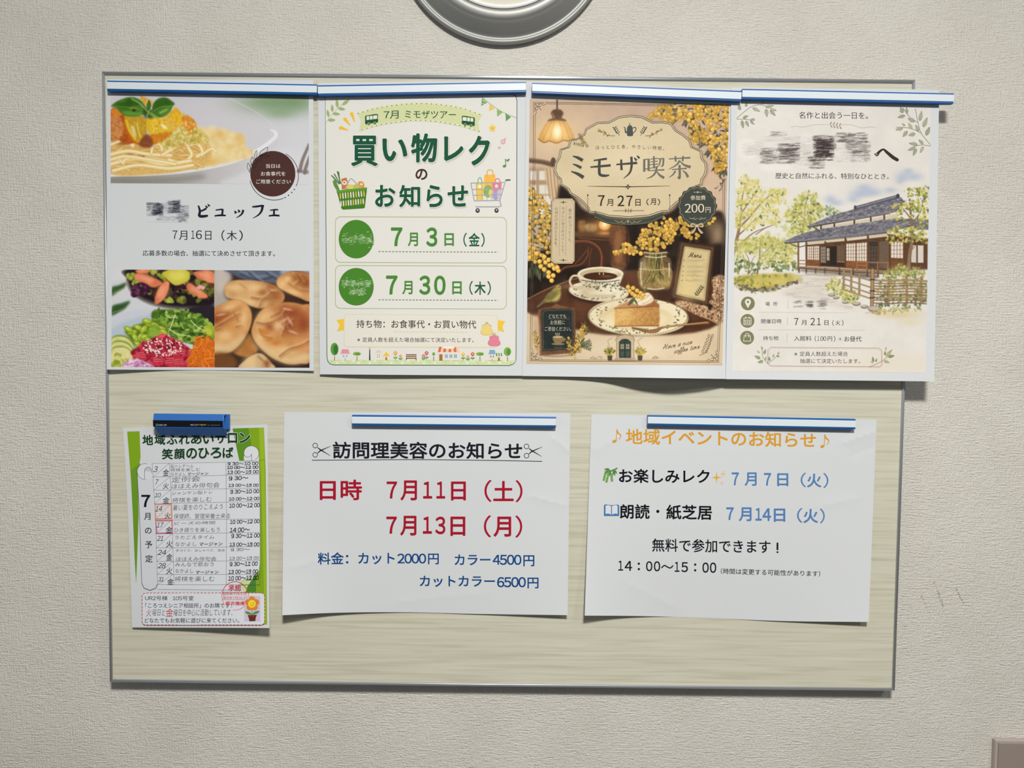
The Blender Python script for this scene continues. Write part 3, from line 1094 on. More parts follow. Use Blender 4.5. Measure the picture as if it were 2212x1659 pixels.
p = Part(shopping, 'shopping_basket_picture', C)
LG = (66, 122, 36)
for a, b in (((298, 1110), (262, 985)), ((290, 1110), (232, 1010)), ((285, 1115), (206, 1025)), ((290, 1110), (275, 990)), ((283, 1112), (222, 1040))):
    p.line([a, b], 9, (70, 118, 62), w1=11)
p.line([(290, 1110), (290, 1180)], 20, (230, 232, 222))
p.blob([(220, 1080), (245, 1075), (262, 1110), (285, 1165), (262, 1172), (232, 1130)], (98, 140, 66))
p.poly([(302, 1060), (352, 1046), (362, 1080), (380, 1160), (306, 1160)], (196, 118, 62))
p.ell(332, 1098, 24, 22, (232, 222, 206))
p.ell(330, 1096, 9, 7, (120, 70, 40))
p.ell(395, 1140, 42, 26, (222, 200, 104))
p.ell(440, 1135, 26, 24, (190, 186, 90))
p.blob([(466, 1092), (500, 1084), (524, 1110), (518, 1150), (470, 1150)], (214, 150, 72))
p.ell(496, 1112, 15, 12, (238, 214, 160))
p.line([(340, 1160), (388, 1062), (420, 1075), (492, 1150)], 11, (176, 178, 180), smooth=True)
p.poly([(256, 1172), (552, 1142), (530, 1335), (520, 1345), (318, 1358), (302, 1345)], LG)
p.poly([(254, 1172), (552, 1142), (550, 1166), (258, 1196)], (92, 152, 52))
for i in range(10):
    for r in (0, 1):
        x = 290 + i * 25.5 + r * 8 - r * i * 1.6
        y = 1202 + r * 76 - i * 2.6
        p.line([(x, y), (x + 4 - r * 2, y + 48 - r * 4)], 12, (226, 226, 214) if (i + r) % 3 else (226, 186, 84), cap=True)
p.done()
p = Part(shopping, 'shopping_cart_picture', C)
p.poly([(1686, 1020), (1794, 1018), (1800, 1200), (1682, 1200)], (240, 186, 82))
p.line([(1712, 1040), (1716, 985), (1742, 972), (1768, 985), (1772, 1038)], 9, (226, 168, 70), smooth=True)
p.poly([(1604, 1110), (1680, 1104), (1676, 1260), (1610, 1262)], (236, 196, 82))
p.line([(1622, 1110), (1630, 1060), (1652, 1050), (1668, 1104)], 6, (96, 146, 70), smooth=True)
p.ell(1642, 1134, 18, 18, (244, 232, 204))
p.poly([(1764, 1100), (1856, 1088), (1846, 1215), (1770, 1222)], (222, 130, 152))
p.line([(1790, 1100), (1800, 1062), (1826, 1060), (1842, 1090)], 8, (214, 118, 142), smooth=True)
p.ell(1806, 1130, 16, 18, (244, 226, 226))
p.ell(1722, 1180, 44, 60, (132, 176, 92))
p.ell(1752, 1200, 24, 44, (222, 206, 120))
p.ell(1796, 1220, 30, 44, (170, 156, 206))
p.ell(1832, 1210, 22, 50, (196, 190, 210))
GY = (164, 166, 170)
for a in ([(1556, 1100), (1876, 1094)], [(1572, 1162), (1866, 1158)], [(1582, 1218), (1852, 1214)], [(1586, 1272), (1838, 1268)], [(1556, 1098), (1590, 1274)], [(1895, 1066), (1838, 1270)]):
    p.line(a, 9, GY)
for i in range(5):
    p.line([(1606 + i * 52, 1100), (1622 + i * 46, 1270)], 5, GY)
p.line([(1895, 1072), (1940, 1070)], 14, (92, 92, 96))
p.line([(1838, 1270), (1850, 1318), (1830, 1330), (1600, 1330)], 10, GY)
for x in (1622, 1805):
    p.ell(x, 1366, 21, 23, (58, 56, 60))
    p.ell(x, 1362, 8, 9, (206, 206, 208))
p.done()
p = Part(shopping, 'small_symbols', C)
for i in range(5):
    a = math.radians(i * 72 - 90)
    p.ell(1766 + 20 * math.cos(a), 570 + 20 * math.sin(a), 17, 12, (238, 200, 92), i * 72 - 90)
p.ell(1766, 570, 8, 8, (208, 150, 60))
PK = (222, 150, 164)
p.line([(1868 + 20 * math.cos(t), 700 + 20 * math.sin(t)) for t in np.linspace(0, 6.28, 16)[:-1]], 8, PK, closed=True)
p.line([(1884, 690), (1896, 660), (1880, 680)], 7, PK)
p.line([(1862, 690), (1882, 720)], 6, PK)
p.line([(1832 + (13 if i % 2 else 6) * math.sin(i * .628), 758 - (13 if i % 2 else 6) * math.cos(i * .628)) for i in range(10)], 4, PK, closed=True)
NG = (92, 142, 82)
p.ell(1882, 936, 18, 14, NG, -20)
p.line([(1896, 934), (1890, 866)], 7, NG)
p.line([(1890, 868), (1906, 882), (1926, 868), (1920, 884), (1902, 892)], [6, 10, 9, 4], NG, smooth=True)
p.done()
for nm, y0, y1, ds, dx in (('first_date_box', 36, 478, (('7', 782, 894, 140, 322), ('月', 946, 1044, 190, 322), ('3', 1124, 1232, 140, 326), ('日', 1300, 1392, 196, 320)), 0),
                           ('second_date_box', 508, 924, (('7', 734, 846, 606, 790), ('月', 892, 992, 658, 788), ('3', 1056, 1164, 606, 792), ('0', 1200, 1312, 606, 794), ('日', 1376, 1468, 662, 788)), 1)):
    p = Part(shopping, nm.replace('first_', '').replace('second_', ''), D)
    p.line(p.rrect(244, y0, 1902, y1, 52, 6), 6, (168, 182, 128), closed=True)
    for s, a, b, t, u in ds:
        p.text(s, a, b, t, u, (72, 134, 56), 0.030 if s in '7303' else 0.022)
    DG = (24, 92, 64)
    q = [('（', 1484, 1518, 192, 326), ('金', 1536, 1642, 194, 322), ('）', 1656, 1690, 194, 328)] if not dx else [('（', 1542, 1576, 658, 792), ('木', 1592, 1700, 664, 792), ('）', 1716, 1750, 660, 794)]
    for s, a, b, t, u in q:
        p.text(s, a, b, t, u, DG, 0.008 if s in '（）' else 0.018)
    yy = 373 if not dx else 840
    p.dash([(662, yy), (1240, yy + 4), (1820, yy + 6)], 7, (112, 132, 92), 20, 13)
    o = p.done()
    d = Part(shopping, 'green_disc', D, 'green disc with a scribbled-out word', o, True)
    cy = 253 if not dx else 714
    d.ell(446, cy, 169, 186 if not dx else 181, (72, 132, 44), dz=0.02)
    d.up(0.01)
    rn = np.random.RandomState(5 + dx)
    for row in ([(258, 300, 600)] if not dx else [(684, 300, 585), (764, 370, 525)]):
        for i in range(330):
            x, y = rn.uniform(row[1], row[2]), row[0] + rn.normal(0, 24 if not dx else 17)
            if rn.rand() < .25 and 380 < x < 460 and not dx:
                continue
            g = rn.uniform(0, 1) * (0.55 + 0.45 * math.sin(x * .045 + 1 + dx) ** 2)
            c = np.array([72, 132, 44]) * (1 - g) + np.array([214, 226, 208]) * g
            d.line([(x, y), (x + rn.uniform(10, 26), y + rn.uniform(-4, 4))], rn.uniform(3.5, 8), c, dz=0.0005)
    d.done()
p = Part(shopping, 'what_to_bring_box', D)
p.poly(p.rrect(330, 984, 1818, 1296, 26, 6), (225, 223, 213))
p.line(p.rrect(330, 984, 1818, 1296, 26, 6), 5, (222, 206, 160), closed=True)
for q in ([(254, 1036), (328, 1026), (328, 1134), (258, 1146), (286, 1088)], [(1818, 1038), (1888, 1048), (1862, 1100), (1880, 1154), (1818, 1136)]):
    p.poly(q, (236, 198, 66))
BR = (62, 46, 42)
p.text('持ち物：お食事代・お買い物代', 448, 1608, 1034, 1114, BR, 0.008, dy=6)
p.dash([(808, 1152), (1530, 1156)], 5, (186, 196, 158), 20, 10)
p.text('※定員人数を超えた場合抽選にて決定いたします。', 456, 1584, 1204, 1250, (84, 62, 54), 0.006, dy=4)
p.done()
for nm, x, y, c, c2 in (('purse_picture', 1710, 1124, (230, 208, 128), (200, 168, 84)), ('purse_picture', 1782, 1230, (222, 132, 154), (190, 100, 124))):
    p = Part(shopping, nm, D, over=True)
    o = [(x - 62, y + 34), (x - 44, y - 12), (x - 46, y - 34), (x, y - 50), (x + 46, y - 32), (x + 44, y - 10), (x + 62, y + 32), (x + 40, y + 56), (x - 30, y + 60)]
    p.blob(o, c2)
    p.blob([(x + (a - x) * .95, y + (b - y) * .94) for a, b in o], c)
    p.line(cat([(x - 46, y - 30), (x, y - 50), (x + 46, y - 30)]), 7, (196, 176, 140))
    p.ell(x - 6, y - 60, 8, 8, (196, 176, 140))
    p.ell(x + 8, y - 60, 8, 8, (196, 176, 140))
    p.done()
p = Part(shopping, 'village_picture', D, over=True)
def tree(x, y0, y1, wd, c, c2):
    p.line([(x, y1 - 40), (x, y1)], 7, (150, 110, 70))
    p.ell(x, (y0 + y1 - 50) / 2, wd, (y1 - 50 - y0) / 2, c)
    p.ell(x + wd * .3, (y0 + y1 - 40) / 2, wd * .55, (y1 - 60 - y0) / 2.4, c2)
def house_(x, y0, w_, h, roof, wall, win, awn=False):
    p.rect(x, y0 + h * .4, x + w_, y0 + h, wall)
    p.poly([(x - w_ * .06, y0 + h * .42), (x + w_ * .1, y0), (x + w_ * .9, y0), (x + w_ * 1.06, y0 + h * .42)], roof)
    for i in (0, 1):
        p.rect(x + w_ * (.18 + .4 * i), y0 + h * .52, x + w_ * (.40 + .4 * i), y0 + h * .74, win)
    p.rect(x + w_ * .42, y0 + h * .8, x + w_ * .6, y0 + h, (206, 190, 168))
tree(236, 1258, 1428, 38, (92, 150, 62), (56, 116, 52))
house_(300, 1320, 78, 106, (222, 150, 164), (226, 226, 222), (160, 192, 210))
tree(453, 1346, 1430, 38, (124, 172, 72), (92, 148, 60))
p.line([(577, 1316), (577, 1426)], 8, (52, 52, 56), w1=14)
p.poly([(564, 1298), (590, 1298), (584, 1322), (570, 1322)], (208, 196, 160))
p.rect(634, 1352, 692, 1428, (228, 224, 212))
p.poly([(628, 1354), (662, 1322), (698, 1354)], (212, 206, 190))
for i in range(4):
    p.rect(646 + (i % 2) * 20, 1368 + (i // 2) * 20, 658 + (i % 2) * 20, 1380 + (i // 2) * 20, (176, 186, 178))
p.rect(712, 1384, 764, 1426, (230, 222, 200))
p.poly([(702, 1388), (738, 1344), (772, 1386)], (236, 194, 70))
p.rect(728, 1396, 746, 1426, (172, 116, 70))
def flower(x, y, r, c, h=46):
    p.line([(x, y), (x, y + h)], 4, (110, 150, 80))
    p.ell(x - 10, y + h * .62, 12, 6, (110, 160, 80), 30)
    p.ell(x + 10, y + h * .62, 12, 6, (110, 160, 80), -30)
    for i in range(5):
        a = i * 1.257 - 1.57
        p.ell(x + r * .6 * math.cos(a), y + r * .6 * math.sin(a), r * .5, r * .5, c)
    p.ell(x, y, r * .35, r * .35, (240, 210, 110))
flower(826, 1356, 19, (232, 172, 92), 74)
flower(876, 1386, 14, (230, 160, 92), 42)
for yy in (1368, 1384, 1402):
    p.rect(928, yy, 1030, yy + 9, (142, 98, 66))
p.line([(936, 1400), (930, 1426)], 7, (110, 76, 52))
p.line([(1022, 1400), (1028, 1426)], 7, (110, 76, 52))
flower(1098, 1384, 16, (206, 120, 150), 44)
flower(1128, 1356, 18, (206, 100, 130), 70)
tree(1196, 1348, 1430, 14, (124, 172, 82), (92, 148, 60))
p.rect(1240, 1340, 1440, 1430, (228, 222, 208))
for i in range(8):
    p.poly([(1250 + i * 23, 1296), (1273 + i * 23, 1296), (1268 + (i - 3) * 3 + i * 23 + 5, 1348), (1240 + (i - 3) * 3 + i * 23 + 5, 1348)], (214, 112, 70) if i % 2 == 0 else (234, 200, 178))
p.ell(1341, 1302, 62, 16, (230, 214, 196))
p.ell(1341, 1302, 54, 12, (238, 232, 224))
p.rect(1250, 1368, 1282, 1430, (168, 112, 66))
for i in range(3):
    p.rect(1306 + i * 44, 1370, 1332 + i * 44, 1404, (112, 164, 204))
    p.rect(1317 + i * 44, 1370, 1321 + i * 44, 1404, (224, 230, 234))
for x, y, r, c, h_ in ((1482, 1368, 17, (238, 196, 80), 60), (1528, 1390, 14, (230, 160, 150), 40), (1574, 1366, 18, (214, 110, 90), 64)):
    flower(x, y, r, c, h_)
tree(1645, 1348, 1430, 38, (132, 176, 72), (100, 156, 60))
house_(1732, 1326, 62, 102, (128, 170, 206), (226, 224, 214), (170, 150, 120))
p.rect(1804, 1384, 1856, 1430, (226, 222, 206))
for i in range(5):
    p.rect(1802 + i * 11, 1356, 1813 + i * 11, 1388, (86, 140, 84) if i % 2 == 0 else (224, 228, 210))
p.rect(1818, 1400, 1838, 1430, (168, 116, 70))
tree(1911, 1300, 1432, 35, (126, 176, 80), (86, 146, 62))
p.done()
# ------------------------------------------------------------------ pictures on the buffet flyer
def paint_pasta():
    c = Canvas([(239, 178), (667, 184), (667, 398.6), (239, 395.6)], A, 11, (205, 204, 211))
    c.glow(700, 350, 500, 300, (202, 200, 208))
    c.glow(1250, 400, 300, 250, (206, 204, 211))
    c.glow(1900, 620, 260, 300, (208, 209, 216))
    c.glow(1620, 300, 330, 110, (122, 152, 112), .85)
    c.glow(1860, 290, 230, 120, (116, 146, 104), .8)
    c.glow(1720, 400, 150, 60, (128, 160, 118), .6)
    c.poly([(1050, 100), (2000, 100), (2000, 250), (1900, 262), (1600, 235), (1250, 240)], (150, 155, 148), .55, soft=6)
    # plate: inside, wall and rim
    c.poly([(165, 985), (520, 968), (880, 938), (1250, 868), (1500, 770), (1665, 655), (1690, 700), (1560, 850), (1420, 960), (1230, 1060), (165, 1060)], (158, 155, 150), 1, soft=2, g=((300, 1000), (1500, 900), (205, 204, 210)))
    c.poly([(1180, 1060), (1420, 930), (1660, 740), (2000, 760), (2000, 1060)], (212, 212, 219), .9, soft=4)
    c.poly([(165, 1000), (700, 985), (1000, 960), (1000, 1010), (600, 1060), (165, 1060)], (128, 124, 116), .6, soft=5)
    c.st([(1250, 262), (1480, 380), (1620, 480), (1688, 570), (1690, 640)], 10, (216, 215, 222), .5, soft=3)
    c.st([(160, 975), (520, 962), (880, 930), (1250, 858), (1500, 752), (1660, 640), (1684, 585), (1640, 555)], [20, 30, 34, 34, 36, 34, 30, 14], (228, 230, 236), .95, soft=2)
    # fork
    for p_ in ([(1990, 690), (1930, 830), (1905, 930)], [(1995, 800), (1960, 900), (1950, 950)]):
        c.st(p_, 26, (112, 100, 92), .8, w1=34, soft=3)
    c.st([(1890, 935), (1995, 945)], 30, (120, 112, 108), .7, soft=4)
    # mass of noodles
    far = [(880, 560), (1020, 532), (1200, 552), (1390, 610), (1400, 700), (1490, 772), (1330, 838), (1120, 878), (900, 900)]
    c.poly(far, (231, 208, 150), 1, soft=3, n=16, ns=2)
    c.dots(60, c.inpoly(far), (18, 44), [(238, 218, 166), (224, 190, 120), (240, 224, 180), (226, 196, 130)], .45, .9)
    c.glow(1180, 600, 60, 40, (224, 176, 96), .6)
    c.glow(1330, 640, 40, 40, (226, 182, 110), .5)
    c.glow(1060, 840, 90, 40, (228, 178, 92), .7)
    mass = [(160, 690), (420, 620), (760, 600), (1000, 640), (1090, 720), (1060, 860), (880, 925), (560, 965), (160, 955)]
    c.poly(mass, (220, 182, 110), 1, soft=1, n=16)
    for x, y in ((240, 660), (300, 680), (420, 770), (560, 760), (480, 800), (310, 800), (690, 690)):
        c.glow(x, y, 60, 34, (150, 84, 42), .75)
    r = c.r
    for i in range(70):
        x, y = r.uniform(160, 930), r.uniform(730, 930)
        L, b = min(r.uniform(120, 340), (1060 - x) * 1.9), r.uniform(-70, 60)
        y -= max(0, x - 600) * .12
        s = r.uniform(-.25, .3) * L
        w_ = r.uniform(26, 36)
        k = r.uniform(0, 1)
        c.st([(x - L / 2, y - s * .3 + b * .3), (x, y - abs(b)), (x + L / 2, y + s * .3)], w_, np.array([236, 210, 144]) * (1 - k) + np.array([222, 174, 88]) * k, .92, edge=np.array([206, 164, 98]) * (1 - .15 * k))
    for p_, w_ in (([(165, 690), (330, 640), (560, 690), (700, 660)], 30), ([(250, 570), (300, 640), (370, 700)], 44), ([(165, 780), (330, 750), (520, 780), (720, 790)], 36), ([(540, 770), (560, 690), (620, 690), (640, 740)], 32),
                   ([(640, 790), (700, 750), (800, 690)], 34), ([(870, 700), (960, 680), (1010, 760), (960, 800)], 34), ([(880, 720), (910, 790), (820, 860), (700, 830)], 34), ([(165, 870), (400, 820), (640, 870), (900, 840)], 38),
                   ([(190, 930), (420, 880), (700, 910), (920, 880)], 36), ([(240, 820), (280, 860), (300, 830), (370, 810)], 28), ([(165, 830), (300, 800), (520, 830), (760, 870)], 34), ([(1000, 790), (1090, 730), (1140, 760)], 26)):
        c.st(p_, w_, (243, 226, 172), 1, edge=(216, 178, 112))
        c.st([(a - 2, b - 5) for a, b in p_], w_ * .22, (250, 242, 212), .6)
    # fried pieces and sauce
    c.poly([(165, 380), (250, 365), (330, 420), (400, 520), (420, 640), (320, 690), (220, 640), (165, 640)], (176, 86, 30), 1, soft=1, n=26)
    c.poly([(165, 430), (240, 430), (290, 520), (250, 640), (165, 650)], (210, 150, 88), .7, soft=2, n=40)
    c.poly([(170, 375), (230, 360), (280, 400), (240, 430), (175, 410)], (222, 132, 40), .9, soft=1)
    sauce = [(640, 700), (600, 640), (720, 500), (800, 400), (900, 440), (960, 540), (1040, 590), (1070, 660), (960, 680), (820, 700), (700, 730)]
    c.poly(sauce, (206, 188, 104), 1, soft=1, n=28)
    c.dots(150, c.inpoly(sauce), (6, 20), [(222, 208, 132), (190, 170, 78), (232, 222, 164), (204, 156, 62), (164, 152, 66), (228, 198, 96)], .75, .5)
    c.poly([(620, 470), (680, 420), (770, 355), (820, 420), (830, 480), (760, 560), (680, 570)], (222, 180, 70), 1, soft=1, n=26)
    c.poly([(750, 350), (790, 380), (820, 470), (790, 500), (730, 440)], (230, 178, 34), .9, soft=1, n=20)
    c.poly([(820, 440), (880, 425), (945, 480), (950, 540), (900, 580), (850, 530)], (216, 140, 52), 1, soft=1, n=26)
    c.dots(40, c.inell(880, 520, 70, 60), (6, 16), [(236, 190, 92), (222, 160, 60), (240, 214, 130)], .8)
    c.poly([(440, 240), (500, 265), (550, 290), (540, 340), (480, 330), (445, 280)], (222, 166, 76), 1, soft=1, n=40)
    c.poly([(300, 420), (420, 420), (500, 460), (500, 560), (470, 640), (430, 690), (370, 650), (310, 540)], (196, 154, 44), 1, soft=1, n=26)
    c.st([(290, 440), (305, 540), (370, 650), (430, 692)], [10, 22, 26, 10], (196, 104, 26), .9)
    c.st([(310, 470), (340, 560), (390, 640)], 26, (236, 192, 40), .8, soft=2)
    c.poly([(350, 520), (385, 530), (400, 620), (370, 600)], (228, 206, 150), .9, soft=1)
    c.st([(410, 500), (420, 560), (440, 620)], 14, (222, 206, 88), .8)
    c.poly([(500, 460), (600, 440), (680, 500), (720, 580), (650, 640), (570, 685), (530, 610), (500, 540)], (226, 182, 40), 1, soft=1, n=24)
    c.poly([(530, 610), (600, 590), (720, 575), (700, 620), (560, 690)], (206, 126, 36), .95, soft=1, n=30)
    c.dots(40, c.inell(590, 520, 80, 60), (5, 14), [(238, 206, 84), (232, 216, 130), (214, 160, 30)], .7)
    c.poly([(625, 505), (660, 510), (690, 545), (655, 545)], (244, 236, 214), .9, soft=1)
    c.poly([(425, 690), (500, 590), (560, 690), (500, 720)], (112, 46, 26), .8, soft=1.5)
    # basil
    for b in ([(170, 335), (250, 280), (350, 254), (430, 275), (480, 330), (500, 380), (470, 410), (400, 432), (320, 430), (260, 400), (215, 355)],
              [(545, 370), (560, 310), (610, 265), (670, 258), (720, 285), (755, 315), (735, 340), (710, 390), (660, 430), (600, 440), (550, 400)]):
        c.poly(b, (66, 112, 32), 1, soft=.6, n=34, ns=2)
    c.poly([(200, 330), (300, 290), (390, 280), (440, 320), (380, 340), (290, 345)], (40, 84, 22), .75, soft=3)
    c.poly([(265, 395), (330, 425), (430, 425), (480, 395), (400, 390), (320, 380)], (108, 160, 62), .8, soft=2)
    c.st([(170, 335), (300, 345), (400, 365), (500, 385)], 6, (120, 160, 70), .6)
    c.st([(360, 270), (430, 310), (480, 360)], 14, (150, 184, 104), .7, soft=2)
    c.ell(375, 355, 40, 14, (130, 138, 48), .8, .6)
    c.ell(380, 375, 18, 14, (36, 66, 18), .9, .5)
    c.poly([(590, 300), (660, 275), (720, 305), (650, 340), (590, 350)], (44, 90, 24), .75, soft=3)
    c.poly([(600, 390), (660, 350), (720, 345), (700, 390), (640, 420)], (96, 146, 50), .8, soft=2)
    c.st([(555, 385), (630, 345), (735, 335)], 6, (140, 176, 84), .7)
    c.st([(620, 400), (680, 370)], 12, (168, 196, 120), .7, soft=2)
    c.leaf(515, 370, 520, 280, 24, (70, 116, 34))
    c.poly([(470, 360), (540, 370), (560, 440), (520, 450), (470, 430)], (46, 70, 22), .85, soft=2)
    for p_ in ([(480, 360), (520, 400), (570, 440)], [(520, 380), (500, 430)], [(540, 400), (590, 440)]):
        c.st(p_, 16, (120, 164, 60), .8)
    c.a += c.N[0][..., None] * 5
    return c

def paint_salad():
    c = Canvas([(242, 582), (462.4, 583.6), (464, 793.6), (240, 792.6)], B, 12, (208, 210, 216))
    r = c.r
    c.glow(300, 500, 200, 120, (216, 216, 222))
    c.poly([(180, 560), (330, 540), (180, 690)], (206, 207, 214), 1, soft=3)
    for b in ([(175, 600), (240, 580), (310, 555), (290, 600), (230, 640), (175, 675)], [(175, 775), (260, 745), (345, 725), (300, 790), (240, 830), (175, 860)]):
        c.poly(b, (58, 92, 54), 1, soft=2, n=30, ns=2)
        c.st([(b[0][0], b[0][1] + 60), (b[3][0], b[3][1])], 12, (120, 138, 66), .7)
    # dark bowl with salmon salad
    bowl = [(310, 520), (330, 430), (1120, 430), (1120, 780), (980, 800), (760, 800), (560, 760), (400, 690), (330, 610)]
    c.poly(bowl, (104, 92, 90), 1, soft=1)
    c.poly([(330, 520), (360, 430), (1120, 430), (1120, 740), (900, 775), (700, 765), (520, 720), (380, 640)], (30, 22, 28), 1, soft=1.5)
    c.st([(315, 540), (345, 620), (420, 700), (560, 765), (760, 797), (980, 797), (1120, 775)], 12, (150, 140, 138), .8)
    gar = [(350, 440), (1120, 430), (1120, 700), (900, 740), (640, 700), (400, 620)]
    c.dots(210, c.inpoly(gar), (16, 42), [(46, 34, 30), (70, 74, 30), (116, 122, 44), (58, 30, 44), (34, 26, 26), (96, 60, 66), (150, 156, 62), (84, 50, 30)], .75, .5)
    for x, y, w_ in ((410, 560, 50), (360, 500, 44), (640, 480, 40), (560, 440, 40), (960, 660, 36), (700, 720, 30)):
        c.dots(14, c.inell(x, y, w_, w_ * .6), (8, 24), [(160, 176, 62), (186, 190, 80), (126, 148, 44)], .8, .5)
    c.dots(26, c.inell(440, 620, 80, 60), (14, 34), [(86, 36, 74), (52, 22, 46), (112, 52, 90)], .85)
    c.dots(26, c.inell(780, 580, 90, 60), (14, 30), [(52, 20, 40), (34, 18, 26)], .85)
    for q in ([(640, 470), (760, 420), (880, 450), (890, 520), (840, 560), (760, 580), (690, 530)],):
        c.poly(q, (206, 196, 70), 1, soft=1, n=20, ns=2)
        c.poly([(700, 470), (800, 450), (860, 500), (760, 540)], (226, 218, 104), .8, soft=3)
        c.poly([(640, 470), (680, 530), (690, 560), (640, 530)], (168, 170, 50), .9, soft=2)
    for q in ([(390, 480), (450, 470), (560, 510), (640, 560), (560, 600), (480, 560), (400, 530)], [(570, 740), (590, 640), (640, 560), (700, 545), (700, 610), (660, 700), (600, 750)], [(860, 590), (900, 560), (1000, 630), (1060, 680), (1010, 700), (900, 650)],
              [(930, 460), (1060, 440), (1120, 480), (1120, 560), (1030, 540), (960, 510)], [(400, 440), (520, 432), (500, 470), (420, 470)]):
        c.poly(q, (226, 130, 92), 1, soft=1, n=34, ns=2)
        m = np.mean(q, 0)
        c.poly([(m[0] + (x - m[0]) * .55 - 8, m[1] + (y - m[1]) * .5 - 10) for x, y in q], (240, 166, 132), .7, soft=2)
    c.dots(10, c.inell(990, 600, 30, 20), (10, 20), [(236, 170, 170)], .8)
    # front plate
    c.poly([(175, 960), (300, 880), (480, 845), (600, 850), (600, 1340), (175, 1340)], (178, 192, 206), .9, soft=3)
    c.poly([(175, 870), (420, 800), (560, 830), (440, 870), (300, 910), (175, 970)], (200, 205, 216), 1, soft=3)
    c.poly([(860, 800), (1125, 770), (1125, 960), (980, 900)], (42, 34, 44), 1, soft=2)
    ru = [(560, 810), (700, 800), (860, 815), (1010, 870), (1120, 960), (1120, 1080), (960, 1120), (860, 1110), (720, 1060), (680, 960), (550, 900)]
    c.poly(ru, (84, 118, 40), 1, soft=1, n=40)
    for i in range(150):
        x, y = c.inpoly(ru)()
        a_, L = r.uniform(0, 6.28), r.uniform(30, 80)
        c.leaf(x, y, x + L * math.cos(a_), y + L * math.sin(a_) * .8, r.uniform(10, 22), [(118, 156, 56), (150, 182, 80), (70, 108, 34), (176, 198, 104), (50, 84, 26), (132, 168, 60)][r.randint(6)], a=.9, n=20)
    for p_ in ([(760, 850), (730, 930), (690, 1030)], [(700, 980), (780, 1030), (860, 1040)], [(900, 900), (960, 960), (1040, 1000)]):
        c.st(p_, 9, (214, 224, 160), .9)
    c.dots(14, c.inell(1070, 990, 40, 50), (14, 34), [(160, 180, 50), (190, 196, 70)], .8)
    ed = [(300, 1000), (420, 940), (560, 900), (680, 960), (690, 1030), (560, 1060), (460, 1140), (380, 1120), (320, 1040)]
    c.poly(ed, (96, 120, 30), 1, soft=2)
    for x, y, a_ in ((365, 1013, -10), (420, 970, 25), (330, 985, 30), (440, 1055, -60), (480, 1055, -10), (470, 985, -50), (520, 940, 20), (540, 990, -50), (575, 950, 30), (590, 990, 10), (630, 980, 15), (650, 1010, 30), (520, 1085, 20), (410, 1115, 55), (500, 910, 10), (600, 1030, -20), (560, 1030, 40), (390, 1060, 60), (480, 1110, 30)):
        c.ell(x, y, 46, 26, (110, 136, 28), 1, .25, a_)
        c.ell(x, y - 3, 40, 20, (168, 190, 58), 1, .35, a_)
        c.ell(x - 8, y - 8, 16, 7, (212, 224, 128), .8, .6, a_)
    c.dots(30, c.inell(560, 1000, 50, 60), (14, 30), [(112, 150, 44), (140, 172, 60)], .7)
    for i, (y, k) in enumerate(((1090, 0), (1140, 1), (1190, 2))):
        q = [(175, y - 20), (240, y - 54), (330, y - 30), (385, y + 50), (370, y + 110), (175, y + 90)]
        c.poly(q, (104, 134, 48), 1, soft=.7)
        c.poly([(x_ - 4, y_ + 12) for x_, y_ in q], (214, 212, 138), 1, soft=1, n=18, ns=2)
    c.poly([(190, 1190), (270, 1150), (340, 1180), (350, 1240), (260, 1250), (190, 1240)], (224, 216, 150), 1, soft=1, n=14)
    c.dots(50, c.inell(230, 1280, 90, 60), (14, 34), [(190, 190, 76), (160, 170, 60), (220, 214, 150), (130, 146, 50)], .8)
    tu = [(360, 1180), (470, 1120), (560, 1060), (680, 1045), (760, 1090), (880, 1150), (920, 1220), (900, 1340), (520, 1340), (370, 1230)]
    c.poly(tu, (140, 26, 46), 1, soft=1, n=20)
    for i in range(46):
        x, y = c.inpoly(tu)()
        s, a_ = r.uniform(34, 56), r.uniform(-.5, .5)
        q = [(x + s * (u * math.cos(a_) - v * math.sin(a_)), y + s * (u * math.sin(a_) + v * math.cos(a_))) for u, v in ((-1, -.5), (.1, -.9), (1, -.3), (.9, .7), (-.1, 1), (-.9, .5))]
        k = r.uniform(.85, 1.1)
        c.poly(q, np.array([186, 44, 66]) * k, 1, soft=.4, n=24, sm=False)
        c.poly([q[0], q[1], q[2], (x + s * .1, y - s * .05)], np.array([216, 92, 108]) * k, .85, soft=.6, n=20, sm=False)
        c.poly([q[2], q[3], q[4], (x + s * .1, y)], np.array([150, 26, 48]) * k, .8, soft=.6, sm=False)
    for x, y in ((600, 1270), (710, 1280), (790, 1290), (440, 1230), (800, 1200)):
        c.poly([(x - 50, y - 44), (x + 40, y - 50), (x + 60, y + 30), (x + 10, y + 56), (x - 46, y + 30)], (196, 52, 70), 1, soft=.6, n=20, sm=False)
        for k in range(3):
            c.st([(x - 40, y - 24 + k * 18), (x + 44, y - 34 + k * 20)], 5, (232, 150, 156), .7)
    c.dots(110, c.inell(640, 1150, 190, 80), (6, 10), [(240, 228, 222), (236, 214, 206), (250, 240, 230)], .95, .3, .6)
    c.dots(50, c.inell(640, 1170, 220, 90), (5, 8), [(70, 16, 30), (90, 20, 40)], .9)
    on = [(280, 1340), (320, 1270), (400, 1255), (500, 1290), (560, 1340)]
    c.poly(on, (206, 164, 196), 1, soft=1, n=40)
    c.dots(60, c.inpoly(on), (8, 20), [(228, 196, 220), (196, 140, 182), (240, 218, 234), (176, 100, 156)], .85)
    ca = [(960, 1050), (1000, 1080), (1060, 1060), (1130, 1120), (1130, 1340), (890, 1340), (890, 1230), (950, 1130)]
    c.poly(ca, (206, 92, 22), 1, soft=1, n=30)
